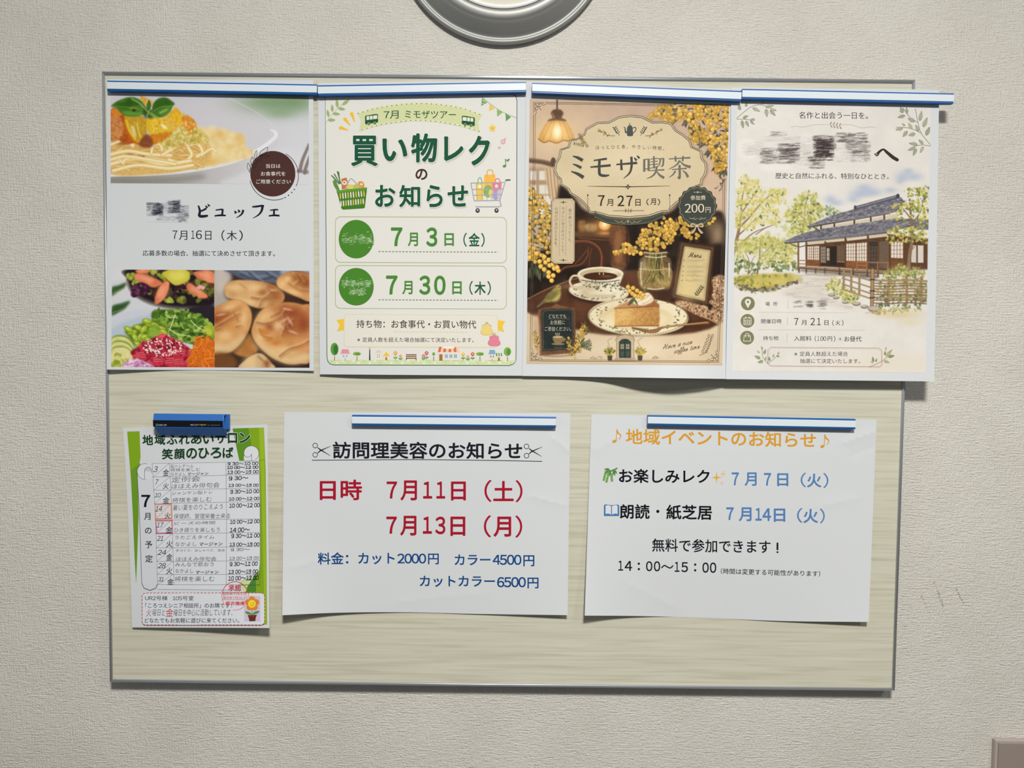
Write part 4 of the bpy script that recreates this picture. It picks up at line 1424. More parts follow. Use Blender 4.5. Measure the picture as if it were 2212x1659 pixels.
    for i in range(75):
        x, y = c.inpoly(ca)()
        a_, L = r.uniform(0, 3.14), r.uniform(40, 100)
        k = r.uniform(.82, 1.12)
        c.st([(x - L * math.cos(a_) / 2, y - L * math.sin(a_) / 2), (x + r.uniform(-20, 20), y + r.uniform(-20, 20)), (x + L * math.cos(a_) / 2, y + L * math.sin(a_) / 2)], r.uniform(13, 20), np.minimum(np.array([236, 134, 44]) * k, 250), 1, edge=(204, 88, 18))
    c.a += c.N[0][..., None] * 6
    return c

def paint_bread():
    c = Canvas([(462.4, 583.6), (668.3, 585), (668.5, 794.5), (464, 793.6)], B, 13, (56, 40, 34))
    r = c.r
    c.poly([(1115, 430), (1240, 430), (1280, 520), (1230, 620), (1300, 720), (1115, 820)], (176, 166, 158), 1, soft=4, n=20, ns=3)
    c.poly([(1120, 440), (1220, 440), (1250, 560), (1190, 640), (1130, 620)], (200, 192, 186), .8, soft=5)
    c.poly([(1230, 430), (1760, 430), (1740, 540), (1600, 560), (1380, 520), (1280, 470)], (86, 96, 116), 1, soft=2, n=20, ns=3)
    for p_ in ([(1360, 450), (1500, 500), (1640, 480)], [(1440, 440), (1560, 540)], [(1600, 440), (1700, 500)]):
        c.st(p_, 26, (124, 134, 156), .6, soft=4)
        c.st([(x, y + 30) for x, y in p_], 18, (50, 56, 72), .6, soft=4)
    c.poly([(1740, 430), (2000, 430), (2000, 480), (1860, 450), (1760, 500)], (160, 168, 184), 1, soft=3)
    c.poly([(1280, 1180), (1420, 1020), (1480, 1100), (1520, 1180), (1420, 1240)], (176, 116, 58), 1, soft=2, n=30, ns=2)
    def bun(out, base, dark, lights, darks, wr, bottom=None):
        c.poly([(x + 6, y + 16) for x, y in out], (36, 22, 16), .8, soft=4)
        c.poly(out, base, 1, soft=.8, n=26, ns=2)
        if bottom:
            c.poly(bottom, (226, 198, 152), .85, soft=5)
        for x, y, rx, ry, a_ in darks:
            c.glow(x, y, rx, ry, dark, .85, a_)
        for x, y, rx, ry, a_ in lights:
            c.glow(x, y, rx, ry, (234, 196, 140), .85, a_)
        for p_, k in wr:
            c.st(p_, 16, (112, 58, 28), .5 * k, soft=5, w1=5)
            c.st([(x - 12, y - 14) for x, y in p_], 14, (236, 200, 152), .4 * k, soft=6)
            c.st([(x + 16, y + 14) for x, y in p_], 16, (150, 88, 46), .35 * k, soft=7)
    bun([(1215, 600), (1260, 545), (1380, 530), (1550, 545), (1680, 590), (1760, 660), (1740, 740), (1620, 780), (1520, 790), (1400, 750), (1290, 710), (1225, 680)], (206, 160, 106), (160, 92, 48),
        [(1300, 600, 90, 40, 0), (1420, 730, 120, 30, 15), (1480, 600, 90, 40, 0)], [(1640, 590, 90, 30, 20), (1680, 680, 80, 60, 0), (1560, 640, 50, 40, 0)],
        [([(1460, 690), (1560, 700), (1660, 640)], 1), ([(1600, 600), (1640, 640), (1700, 640)], 1), ([(1530, 780), (1560, 720), (1620, 690)], .8), ([(1350, 560), (1400, 600)], .5)])
    bun([(1690, 540), (1740, 480), (1850, 452), (1960, 470), (2010, 500), (2010, 720), (1890, 690), (1780, 640), (1710, 600)], (204, 146, 88), (140, 72, 34),
        [(1740, 570, 50, 50, 0), (1840, 640, 100, 30, 20), (1790, 520, 40, 30, 0)], [(1900, 510, 80, 50, 0), (1960, 560, 60, 50, 0)],
        [([(1860, 480), (1900, 540), (1860, 580)], 1), ([(1920, 500), (1960, 560)], 1), ([(1800, 560), (1900, 620), (1990, 630)], .6)])
    bun([(1110, 830), (1180, 760), (1300, 710), (1400, 740), (1460, 830), (1450, 960), (1380, 1090), (1290, 1180), (1200, 1210), (1110, 1190)], (208, 146, 84), (150, 74, 36),
        [(1260, 780, 100, 40, -20), (1390, 880, 50, 110, 10), (1220, 1040, 90, 60, 0)], [(1200, 850, 110, 60, -20), (1140, 900, 50, 60, 0)],
        [([(1110, 980), (1230, 910), (1350, 840)], 1), ([(1290, 830), (1330, 900)], .7), ([(1140, 990), (1180, 980)], .6), ([(1320, 960), (1360, 950)], .8)],
        [(1110, 1110), (1250, 1110), (1400, 1010), (1370, 1110), (1280, 1185), (1200, 1210), (1110, 1195)])
    bun([(1470, 950), (1540, 820), (1660, 750), (1800, 735), (1920, 755), (2010, 800), (2010, 1250), (1900, 1300), (1780, 1300), (1640, 1240), (1530, 1140), (1465, 1040)], (206, 146, 88), (142, 64, 34),
        [(1580, 870, 100, 60, -40), (1540, 1050, 60, 100, 0), (1760, 1180, 160, 50, 10), (1700, 950, 60, 60, 0)], [(1820, 830, 160, 80, 10), (1940, 940, 90, 110, 0), (1790, 960, 80, 80, 0), (1640, 960, 70, 40, 0)],
        [([(1510, 920), (1600, 930), (1720, 880), (1780, 810)], .9), ([(1750, 870), (1780, 940), (1740, 1040)], .8), ([(1720, 1230), (1800, 1170), (1920, 1130), (1990, 1090)], 1.1), ([(1530, 980), (1560, 1040), (1640, 1060)], .9), ([(1850, 900), (1800, 960), (1840, 1020)], .7), ([(1640, 870), (1720, 830)], .6)],
        [(1470, 1040), (1560, 1110), (1660, 1170), (1800, 1230), (1980, 1200), (2000, 1260), (1900, 1300), (1780, 1300), (1640, 1240), (1530, 1140)])
    for x, y, a_ in ((1760, 900, -30), (1790, 800, 10), (1720, 950, 40), (1815, 910, 60), (1180, 850, -10), (1840, 1010, 20)):
        c.ell(x, y, 44, 12, (226, 178, 160), .6, .9, a_)
    for x, y in ((1580, 1020), (1620, 1080), (1560, 1000), (1680, 1110)):
        c.glow(x, y, 46, 24, (200, 120, 44), .7)
    bun([(1350, 1345), (1400, 1270), (1480, 1215), (1560, 1210), (1640, 1290), (1660, 1345)], (216, 186, 140), (150, 84, 44), [(1440, 1280, 60, 50, 0)], [(1600, 1300, 40, 50, 30)], [([(1520, 1230), (1580, 1290), (1600, 1345)], 1)])
    c.poly([(1115, 1210), (1260, 1210), (1330, 1280), (1300, 1345), (1115, 1345)], (112, 70, 36), 1, soft=4, n=16, ns=3)
    c.a += c.N[0][..., None] * 6
    return c
PLAQUE = [(1110, 452), (1000, 466), (895, 520), (780, 524), (668, 588), (650, 640), (575, 690), (510, 700), (490, 770), (412, 796), (400, 870), (362, 935), (352, 1010), (376, 1062), (412, 1096), (416, 1148), (486, 1192), (512, 1238),
          (596, 1290), (648, 1340), (694, 1392), (706, 1430), (760, 1428), (900, 1468), (1100, 1482), (1300, 1466), (1440, 1420), (1500, 1418), (1520, 1388), (1580, 1330), (1650, 1300), (1740, 1180), (1826, 1146), (1832, 1098), (1864, 1054),
          (1880, 1000), (1874, 935), (1832, 880), (1826, 812), (1730, 768), (1710, 700), (1650, 650), (1570, 600), (1520, 530), (1440, 516), (1338, 518), (1230, 464)]
def paint_cafe():
    c = Canvas([(1144.5, 213.6), (1575.3, 225.5), (1560, 789.4), (1137, 786)], E_, 21, (197, 170, 148))
    r = c.r
    c.a += c.N[3][..., None] * 14 + c.N[2][..., None] * 8
    c.glow(370, 640, 420, 340, (228, 202, 164), .7)
    c.glow(1900, 1100, 260, 360, (214, 186, 158), .7)
    # window, rod and curtain
    c.poly([(100, 980), (420, 980), (420, 1440), (100, 1440)], (176, 146, 118), 1, soft=3, sm=False)
    for x in (115, 205, 268):
        for y in (1010, 1150, 1255, 1370):
            c.poly([(x, y), (x + 62, y), (x + 62, y + 92), (x, y + 92)], (226, 222, 210), .95, soft=1, sm=False)
    c.poly([(262, 990), (330, 980), (400, 1010), (420, 1200), (440, 1300), (330, 1290), (290, 1180)], (206, 180, 144), 1, soft=2)
    for x in (285, 315, 350, 380):
        c.st([(x, 990), (x + 12, 1120), (x + 30, 1280)], 14, (158, 124, 90), .7, soft=3)
        c.st([(x + 14, 990), (x + 26, 1120), (x + 44, 1280)], 10, (228, 206, 172), .7, soft=3)
    c.st([(100, 905), (230, 920), (340, 950)], 46, (96, 72, 56), .9, soft=3)
    c.st([(100, 885), (230, 900), (330, 920)], 14, (160, 130, 100), .8, soft=2)
    c.ell(346, 920, 26, 44, (88, 66, 54), .95, .3)
    # dim room behind
    room = [(400, 1180), (480, 1190), (560, 1280), (700, 1420), (1100, 1490), (1500, 1420), (1640, 1300), (1900, 1400), (2060, 1500), (2060, 2300), (90, 2300), (90, 1900), (330, 1700)]
    c.poly(room, (38, 27, 21), 1, soft=3, n=20, ns=2)
    c.F = F
    c.glow(720, 40, 190, 90, (120, 82, 48), .8)
    c.poly([(580, 90), (920, 100), (920, 160), (580, 150)], (104, 68, 42), .9, soft=2)
    for x, y, w_, h_, k in ((600, -10, 60, 95, (150, 108, 62)), (670, 20, 100, 65, (174, 140, 96)), (960, 20, 68, 90, (190, 168, 136))):
        c.poly([(x, y), (x + w_, y), (x + w_, y + h_), (x, y + h_)], k, .85, soft=1.5, n=30)
    c.glow(860, 30, 90, 80, (232, 160, 80), .9)
    c.ell(856, 24, 54, 52, (238, 182, 104), 1, .3)
    c.ell(856, 24, 24, 22, (255, 236, 190), 1, .8)
    c.glow(860, 110, 70, 18, (230, 160, 90), .7)
    c.poly([(918, 60), (1082, 60), (1082, 430), (918, 430)], (108, 68, 42), .95, soft=2, n=20)
    c.poly([(960, 120), (1030, 120), (1030, 380), (960, 380)], (148, 100, 64), .8, soft=3)
    c.st([(1080, 60), (1080, 430)], 20, (60, 38, 26), .9, soft=2)
    c.poly([(590, 170), (900, 190), (900, 420), (590, 420)], (66, 42, 28), .9, soft=3)
    c.st([(600, 160), (900, 180)], 8, (150, 104, 64), .6, soft=2)
    c.glow(1980, 120, 90, 150, (168, 140, 112), .85)
    c.glow(1920, 30, 60, 70, (120, 104, 74), .7)
    c.poly([(1900, 260), (2060, 240), (2060, 560), (1940, 540)], (38, 25, 20), .9, soft=3)
    # bentwood chair
    for p_, w_ in (([(540, 196), (690, 196), (790, 250), (828, 340), (822, 450)], 48), ([(400, 500), (470, 450), (620, 420), (690, 330), (694, 250)], 26), ([(560, 420), (640, 330), (700, 260)], 18), ([(700, 440), (712, 340), (730, 260)], 16)):
        c.st(p_, w_, (98, 56, 36), 1, edge=(52, 28, 18))
        c.st([(x, y - w_ * .18) for x, y in p_], w_ * .14, (168, 110, 74), .7, soft=1.5)
    # table
    tab = [(86, 770), (240, 690), (420, 615), (640, 545), (900, 500), (1180, 475), (1500, 480), (1800, 510), (2060, 570), (2060, 1200), (86, 1200)]
    c.poly(tab, (78, 46, 30), 1, soft=1, n=20, ns=2, sm=False)
    c.st([(86, 768), (240, 688), (420, 612), (640, 542), (900, 497)], 12, (160, 112, 80), .8, soft=1.5)
    c.glow(620, 860, 240, 90, (106, 66, 42), .7)
    c.glow(1120, 560, 120, 70, (116, 72, 46), .6)
    c.glow(500, 640, 120, 40, (150, 112, 90), .6)
    c.glow(1450, 710, 120, 60, (58, 34, 24), .9)
    c.glow(300, 1000, 200, 80, (70, 40, 28), .7)
    for i in range(40):
        x, y = r.uniform(100, 2000), r.uniform(560, 1050)
        c.st([(x, y), (x + 130, y - 12), (x + 260, y - 18)], 5, (70, 40, 26) if i % 2 else (120, 78, 52), .35)
    # lace
    lace = [(1930, 560), (2060, 560), (2060, 1000), (1880, 965), (1720, 895), (1560, 810), (1650, 780), (1880, 830), (1940, 700)]
    c.poly(lace, (176, 138, 104), 1, soft=1, n=20)
    c.dots(420, c.inpoly(lace), (5, 12), [(102, 66, 44), (210, 176, 140), (90, 58, 40), (222, 190, 156)], .8, .3)
    # jar with mimosa
    jar = [(1242, 292), (1480, 292), (1474, 338), (1520, 392), (1514, 640), (1440, 676), (1270, 676), (1202, 640), (1200, 398), (1250, 336)]
    c.poly(jar, (116, 92, 58), .8, soft=.8, n=30)
    c.poly([(1208, 460), (1510, 460), (1506, 630), (1430, 664), (1280, 664), (1210, 630)], (160, 134, 84), .75, soft=1, n=40)
    for i in range(26):
        x = r.uniform(1290, 1430)
        c.st([(x, 320), (x + r.uniform(-30, 30), 470), (r.uniform(1230, 1490), r.uniform(560, 640))], 7, [(92, 96, 48), (188, 166, 92), (64, 60, 34)][i % 3], .8)
    c.st([(1204, 462), (1360, 476), (1510, 460)], 8, (210, 190, 140), .8)
    for p_ in ([(1222, 400), (1216, 520), (1226, 630)], [(1500, 410), (1500, 540)], [(1250, 300), (1360, 312), (1474, 300)], [(1262, 340), (1370, 352), (1468, 338)], [(1250, 655), (1360, 668), (1450, 656)]):
        c.st(p_, 10, (236, 226, 196), .8, soft=1.5)
    c.glow(1250, 420, 30, 60, (220, 208, 170), .5)
    c.glow(1440, 600, 60, 40, (206, 176, 108), .6)
    # menu stand
    c.poly([(1605, 190), (1955, 238), (1890, 835), (1512, 752)], (66, 44, 30), 1, soft=.6, sm=False, n=16)
    c.poly([(1622, 212), (1936, 254), (1876, 812), (1536, 740)], (112, 80, 54), 1, soft=.6, sm=False)
    c.poly([(1634, 224), (1922, 264), (1864, 798), (1550, 732)], (58, 40, 26), 1, soft=.6, sm=False)
    c.poly([(1652, 238), (1912, 280), (1856, 786), (1566, 718)], (206, 186, 138), 1, soft=.6, sm=False, n=14, ns=2)
    c.glow(1680, 640, 90, 160, (224, 200, 140), .7)
    c.st([(1660, 255), (1895, 292), (1842, 768), (1578, 706), (1660, 255)], 4, (130, 108, 74), .7, sm=False)
    c.ell(1778, 182, 26, 22, (56, 38, 28), 1, .3)
    for y in (380, 440, 490, 530, 580):
        c.ell(1650 - (y - 380) * .12, y, 6, 6, (110, 92, 62), .8)
        for i in range(9):
            x = 1690 - (y - 380) * .12 + i * 18
            c.st([(x, y + r.uniform(-8, 8)), (x + 16, y + r.uniform(-6, 10))], r.uniform(8, 18), (176, 158, 118), .5, soft=2)
    c.st([(1762, 734), (1810, 680), (1842, 632)], 4, (96, 90, 64))
    for i in range(5):
        t = i / 5
        x, y = 1768 + 70 * t, 726 - 90 * t
        c.leaf(x, y, x + 28, y - 4, 7, (86, 82, 56))
        c.leaf(x, y, x - 12, y - 30, 7, (86, 82, 56))
    c.poly([(1520, 752), (1560, 770), (1540, 790), (1510, 780)], (48, 32, 22), 1, soft=1)
    c.poly([(1890, 810), (1935, 830), (1905, 880), (1885, 850)], (40, 27, 20), 1, soft=1)
    # saucer and cup
    c.ell(800, 712, 305, 104, (52, 30, 22), .8, .25, 4)
    c.ell(800, 690, 300, 98, (214, 200, 172), 1, .05, 4)
    c.ell(800, 682, 286, 86, (232, 222, 196), 1, .06, 4)
    c.ell(780, 710, 170, 50, (196, 178, 144), .7, .5, 4)
    for i in range(46):
        t = r.uniform(0, 6.28)
        q = r.uniform(.72, .92)
        c.ell(800 + 290 * q * math.cos(t), 688 + 90 * q * math.sin(t), 13, 6, (104, 104, 74), .8, .3, r.uniform(0, 180))
    c.st([(606, 535), (545, 535), (512, 580), (530, 635), (590, 655), (650, 640)], 24, (226, 212, 180), 1, edge=(150, 126, 92))
    cup = [(590, 505), (612, 590), (660, 670), (726, 726), (810, 745), (890, 735), (960, 690), (1010, 610), (1040, 505), (940, 560), (700, 560)]
    c.poly(cup, (222, 208, 178), 1, soft=.6, g=((600, 600), (1020, 640), (236, 228, 206)))
    c.glow(700, 650, 90, 60, (190, 168, 132), .6)
    c.poly([(700, 720), (910, 724), (930, 752), (680, 748)], (206, 190, 156), 1, soft=1)
    c.ell(818, 512, 226, 68, (236, 226, 200), 1, .04)
    c.ell(818, 518, 206, 56, (196, 176, 138), 1, .06)
    c.glow(940, 490, 90, 30, (240, 232, 210), .8)
    c.ell(814, 538, 168, 40, (66, 38, 22), 1, .08)
    c.glow(880, 540, 70, 14, (140, 88, 50), .7)
    for x, y in ((806, 512), (846, 514)):
        c.ell(x, y, 6, 12, (230, 196, 140), .9)
    for t in np.linspace(.06, .94, 46):
        x = 604 + 424 * t
        y = 570 + 26 * math.sin(math.pi * t) + 2
        c.ell(x, y, 7, 6, (98, 100, 78), .8)
    for i in range(60):
        x, y = 820 + r.normal(0, 62), 630 + r.normal(0, 20)
        c.leaf(x, y, x + r.uniform(-22, 22), y + r.uniform(-16, 16), 8, [(104, 98, 76), (132, 120, 92), (88, 84, 66)][i % 3])
    for i in range(26):
        x, y = r.choice([660, 970]) + r.normal(0, 26), 620 + r.normal(0, 16)
        c.leaf(x, y, x + r.uniform(-18, 18), y + r.uniform(-12, 12), 7, (104, 102, 78))
    # plate and cake
    c.ell(1192, 965, 505, 190, (48, 28, 20), .7, .2, 2)
    c.ell(1192, 942, 500, 188, (202, 184, 144), 1, .03, 2)
    c.ell(1192, 938, 490, 180, (230, 218, 186), 1, .04, 2)
    c.ell(1170, 950, 350, 118, (206, 178, 124), .8, .3, 2)
    c.ell(1180, 960, 330, 106, (228, 212, 174), 1, .3, 2)
    c.glow(930, 1000, 130, 60, (240, 228, 196), .8)
    for i in range(120):
        t, q = r.uniform(0, 6.28), r.uniform(.74, .95)
        if 3.9 < t < 5.6 and r.rand() < .5:
            continue
        x, y = 1192 + 490 * q * math.cos(t), 938 + 180 * q * math.sin(t)
        c.leaf(x, y, x + r.uniform(-26, 26), y + r.uniform(-18, 18), 8, [(112, 108, 72), (92, 90, 60), (146, 136, 92)][i % 3])
    for t in np.linspace(0, 6.28, 110):
        c.ell(1192 + 492 * math.cos(t), 940 + 182 * math.sin(t), 8, 6, (128, 112, 74), .7)
    c.poly([(955, 858), (1230, 730), (1350, 760), (1395, 820), (1400, 850)], (160, 104, 62), 1, soft=.6, sm=False, n=24)
    c.poly([(965, 852), (1190, 752), (1280, 770), (1150, 850)], (190, 142, 100), .8, soft=2)
    c.poly([(958, 858), (1200, 846), (1400, 836), (1406, 960), (1398, 1034), (1180, 1032), (958, 1036)], (212, 166, 96), 1, soft=.6, sm=False, n=30, g=((1000, 900), (1400, 980), (176, 124, 66)))
    c.st([(958, 858), (1200, 846), (1400, 836)], 12, (140, 86, 48), .9)
    c.st([(958, 1036), (1180, 1032), (1398, 1032)], 12, (142, 90, 50), .9)
    c.glow(1040, 930, 110, 80, (230, 192, 124), .7)
    c.dots(120, c.inpoly([(990, 880), (1390, 860), (1390, 1020), (990, 1020)]), (2, 5), [(150, 104, 56), (232, 200, 140)], .7)
    c.poly([(1110, 770), (1200, 730), (1290, 700), (1345, 760), (1320, 800), (1230, 830), (1160, 815)], (236, 224, 196), 1, soft=.8)
    for p_ in ([(1190, 790), (1260, 760), (1310, 720)], [(1230, 815), (1290, 790), (1330, 760)], [(1240, 730), (1290, 730)]):
        c.st(p_, 10, (196, 172, 130), .8, soft=1.5)
    c.leaf(1160, 750, 1090, 830, 20, (86, 92, 56), (60, 66, 40))
    c.leaf(1150, 760, 1190, 830, 12, (96, 100, 60))
    c.leaf(1240, 700, 1280, 650, 16, (110, 106, 62))
    c.leaf(1100, 640, 1090, 590, 14, (84, 84, 50))
    for x, y in ((1090, 645), (1140, 655), (1105, 685), (1180, 682), (1135, 712), (1215, 705), (1190, 740), (1225, 745), (1160, 730), (1240, 725)):
        c.mimosa(x, y, 22)
    # fork
    c.st([(1130, 1050), (1280, 1085), (1370, 1080), (1430, 1050), (1560, 1030), (1890, 1000)], [10, 34, 40, 20, 18, 26], (150, 106, 62), 1, edge=(84, 54, 34))
    c.st([(1150, 1048), (1300, 1070)], 6, (236, 212, 164), .9)
    c.st([(1440, 1042), (1880, 994)], 6, (214, 176, 122), .9)
    for k in (0, 1, 2):
        c.st([(1130, 1046 + k * 9), (1290, 1064 + k * 9)], 5, (104, 72, 44), .9)
    # cream paper along the bottom
    c.poly([(60, 880), (150, 930), (330, 990), (560, 1066), (700, 1100), (860, 1122), (1200, 1130), (1540, 1122), (1750, 1100), (1900, 1064), (2060, 980), (2060, 1460), (60, 1460)], (214, 192, 160), 1, soft=2.5, n=16, ns=3, sm=False)
    c.glow(1100, 1260, 700, 120, (228, 212, 184), .8)
    c.glow(200, 960, 90, 50, (206, 178, 144), .8)
    c.st([(100, 1452), (2040, 1452)], 80, (198, 168, 138), .5, soft=8)
    # chalkboard
    c.poly([(196, 870), (380, 820), (560, 858), (580, 1300), (210, 1330)], (112, 76, 54), 1, soft=.8, sm=False, n=24)
    c.poly([(340, 850), (380, 810), (420, 850)], (128, 86, 60), 1, soft=1)
    c.poly([(228, 884), (262, 868), (510, 862), (545, 880), (552, 1262), (238, 1284)], (40, 48, 46), 1, soft=.6, sm=False, n=12, ns=2)
    c.st([(244, 900), (266, 880), (506, 874), (536, 894), (540, 1250), (250, 1270), (244, 900)], 4, (140, 128, 96), .7, sm=False)
    c.st([(205, 900), (212, 1310)], 8, (150, 106, 78), .8)
    c.poly([(150, 1000), (200, 990), (215, 1300), (190, 1330), (160, 1200)], (196, 166, 136), .8, soft=3)
    c.st([(260, 1330), (400, 1335), (560, 1320)], 12, (120, 84, 58), .6, soft=3)
    CUPC = (150, 128, 92)
    c.poly([(345, 1140), (440, 1138), (432, 1190), (405, 1205), (375, 1205), (352, 1190)], (140, 116, 82), 1, soft=.5)
    c.ell(392, 1142, 48, 10, (196, 176, 136), 1)
    c.st([(440, 1150), (460, 1158), (450, 1185), (428, 1188)], 7, CUPC)
    c.ell(394, 1212, 66, 12, CUPC, .9)
    for k in (-14, 0, 14):
        c.st([(390 + k, 1125), (388 + k * 1.4, 1104)], 7, (206, 196, 160), .9)
    c.st([(350, 1244), (394, 1250), (436, 1242)], 4, CUPC, .8)
    # bird
    c.poly([(190, 840), (255, 770), (290, 720), (330, 680), (370, 640), (400, 630), (424, 648), (420, 700), (412, 740), (370, 780), (320, 795), (260, 800)], (150, 138, 74), 1, soft=.6, n=30)
    c.poly([(270, 760), (310, 700), (370, 690), (380, 730), (330, 770)], (112, 106, 60), .9, soft=1.5, n=20)
    c.poly([(340, 780), (400, 720), (420, 690), (410, 760), (370, 790)], (198, 180, 104), .9, soft=2)
    c.ell(398, 650, 26, 24, (164, 150, 80), 1, .2)
    c.ell(404, 646, 5, 5, (40, 36, 28), 1)
    c.st([(424, 650), (440, 656)], 8, (90, 76, 52))
    c.st([(190, 842), (260, 785)], 16, (104, 104, 84), 1)
    for x in (326, 360):
        c.st([(x, 785), (x + 6, 815)], 5, (96, 72, 52))
    # sprigs beside the chalkboard
    def plume(x, y, a_, L, n_, s, lc, balls=True):
        for k in range(n_):
            t = k / n_
            px_, py_ = x + L * t * math.cos(a_) + r.normal(0, s * .9), y + L * t * math.sin(a_) + r.normal(0, s * .9)
            if k % 2 or not balls:
                aa = a_ + r.choice([-1, 1]) * r.uniform(.5, 1.1)
                c.leaf(px_, py_, px_ + s * 2.6 * math.cos(aa), py_ + s * 2.6 * math.sin(aa), s * .5, lc[r.randint(len(lc))])
            else:
                c.mimosa(px_, py_, s * r.uniform(.45, .8), r.uniform(.85, 1.05))
    LC = [(112, 104, 62), (86, 88, 56), (140, 122, 66), (168, 140, 72)]
    plume(560, 1290, -1.2, 280, 70, 18, LC)
    plume(540, 1330, -1.9, 170, 40, 16, LC)
    plume(180, 1260, -1.7, 170, 26, 15, LC)
    for a_ in (-.5, -.1, .35):
        for k in range(6):
            x, y = 620 + 110 * k / 6 * math.cos(a_), 1230 + 110 * k / 6 * math.sin(a_)
            for sg in (-1, 1):
                c.leaf(x, y, x + 28 * math.cos(a_ + sg * .7), y + 28 * math.sin(a_ + sg * .7), 6, (84, 90, 62))
    # door and pots
    c.poly([(965, 1180), (985, 1135), (1060, 1115), (1140, 1135), (1158, 1180)], (196, 172, 140), 1, soft=.6, sm=False)
    c.poly([(976, 1180), (1146, 1180), (1150, 1350), (1160, 1380), (945, 1380), (975, 1350)], (206, 184, 152), 1, soft=.6, sm=False, n=12)
    for p_ in ([(965, 1180), (985, 1135), (1060, 1115), (1140, 1135), (1158, 1180)], [(978, 1180), (976, 1350)], [(1146, 1180), (1150, 1350)], [(930, 1380), (1180, 1380)], [(960, 1360), (1165, 1360)]):
        c.st(p_, 5, (120, 92, 66), .9, sm=False)
    c.poly([(1000, 1350), (1000, 1190), (1030, 1165), (1060, 1160), (1090, 1165), (1120, 1190), (1120, 1350)], (54, 66, 58), 1, soft=.5, sm=False)
    for x in (1016, 1070):
        c.poly([(x, 1214), (x + 34, 1214), (x + 34, 1262), (x, 1262)], (178, 168, 132), 1, soft=.4, sm=False)
        c.st([(x + 17, 1214), (x + 17, 1262)], 4, (54, 66, 58))
        c.st([(x, 1238), (x + 34, 1238)], 4, (54, 66, 58))
        c.poly([(x, 1284), (x + 34, 1284), (x + 34, 1336), (x, 1336)], (72, 86, 76), 1, soft=.4, sm=False)
    c.st([(1060, 1170), (1060, 1350)], 4, (36, 44, 40))
    for x in (910, 1210):
        for k in range(60):
            a_ = r.uniform(-2.9, -.25)
            L = r.uniform(40, 100)
            c.leaf(x, 1320, x + L * .75 * math.cos(a_), 1320 + L * math.sin(a_), 7, [(104, 104, 60), (190, 166, 82), (84, 86, 54), (206, 180, 84)][k % 4])
        c.st([(x, 1240), (x - 20, 1180), (x + 24, 1150)], 4, (120, 104, 70), .8)
        c.poly([(x - 26, 1326), (x + 26, 1326), (x + 20, 1380), (x - 20, 1380)], (82, 72, 56), 1, soft=.5, sm=False)
    for sg, x in ((-1, 780), (1, 1330)):
        c.st([(x - 70 * sg * -1, 1352), (x, 1360), (x + 40 * sg, 1340), (x + 60 * sg, 1352)], 4, (120, 98, 72), .9)
        c.st([(x + 10, 1350), (x + 30, 1334), (x + 50, 1350), (x + 30, 1358)], 4, (120, 98, 72), .9)
    # mimosa in the jar
    def cluster(pts, k, size, lc, lit=(.82, 1.08), leaves=40):
        f = c.inpoly(pts)
        for _ in range(leaves):
            x, y = f()
            a_ = r.uniform(0, 6.28)
            c.leaf(x, y, x + 60 * math.cos(a_), y + 60 * math.sin(a_), 10, lc[r.randint(len(lc))], .85)
        ps = sorted([f() for _ in range(k)], key=lambda q: -q[1])
        for x, y in ps:
            c.mimosa(x, y, r.uniform(*size), r.uniform(*lit))
    DL = [(74, 74, 44), (92, 90, 52), (58, 60, 40), (112, 106, 62)]
    cluster([(1080, 300), (1180, 180), (1230, 90), (1330, -30), (1480, -70), (1560, 20), (1560, 140), (1500, 230), (1430, 290), (1300, 290), (1180, 330)], 115, (14, 23), DL)
    cluster([(945, 300), (1010, 240), (1080, 200), (1130, 240), (1150, 320), (1040, 300), (970, 330)], 26, (15, 21), DL, leaves=4)
    cluster([(1500, 40), (1620, -60), (1720, -30), (1700, 130), (1560, 150)], 44, (14, 22), DL, leaves=8)
    cluster([(1640, 100), (1720, 90), (1800, 130), (1780, 170), (1690, 160)], 14, (15, 20), DL, leaves=3)
    cluster([(1830, -60), (1960, -40), (1900, 40)], 12, (10, 17), DL, leaves=12)
    # mimosa hanging at the left
    c.F = E_
    cluster([(100, 1180), (180, 1180), (240, 1290), (330, 1420), (330, 1900), (220, 1960), (100, 1900)], 125, (13, 23), [(94, 98, 62), (66, 74, 50), (120, 118, 74), (80, 86, 56)], leaves=90)
    c.F = F
    for i in range(14):
        x, y = r.uniform(90, 280), r.uniform(380, 470)
        c.leaf(x, y, x + r.uniform(-40, 40), y + r.uniform(80, 160), 14, [(74, 80, 58), (92, 96, 66), (60, 66, 50)][i % 3])
    for x, y in ((210, 390), (255, 345), (300, 375), (268, 400), (310, 430), (255, 470), (340, 420), (375, 405), (300, 500), (355, 460), (395, 480), (300, 540), (345, 530), (330, 580), (110, 350), (180, 310), (150, 260), (220, 440), (385, 450)):
        c.mimosa(x, y, 23, 1.06)
    # mimosa at the top right
    c.F = E_
    lf = [(96, 96, 74), (78, 80, 64), (124, 118, 84), (64, 68, 56)]
    top = [(1420, 370), (1600, 330), (1850, 330), (2100, 340), (2100, 700), (2080, 900), (2000, 960), (1940, 880), (1860, 720), (1720, 640), (1660, 520), (1500, 470)]
    for x, y, a_ in ((1750, 480, 1.9), (1800, 540, 2.1), (1700, 450, 2.0), (1850, 620, 2.3), (1940, 760, 2.2), (2000, 900, 1.5), (2030, 940, 1.3), (1620, 440, 2.4), (1900, 700, 2.6)):
        for k in range(12):
            px_, py_ = x + 120 * k / 12 * math.cos(a_), y + 120 * k / 12 * math.sin(a_)
            for sg in (-1, 1):
                c.leaf(px_, py_, px_ + 36 * math.cos(a_ + sg * .8), py_ + 36 * math.sin(a_ + sg * .8), 6, lf[r.randint(4)], .9)
    cluster(top, 185, (13, 25), lf, (.86, 1.1), leaves=130)
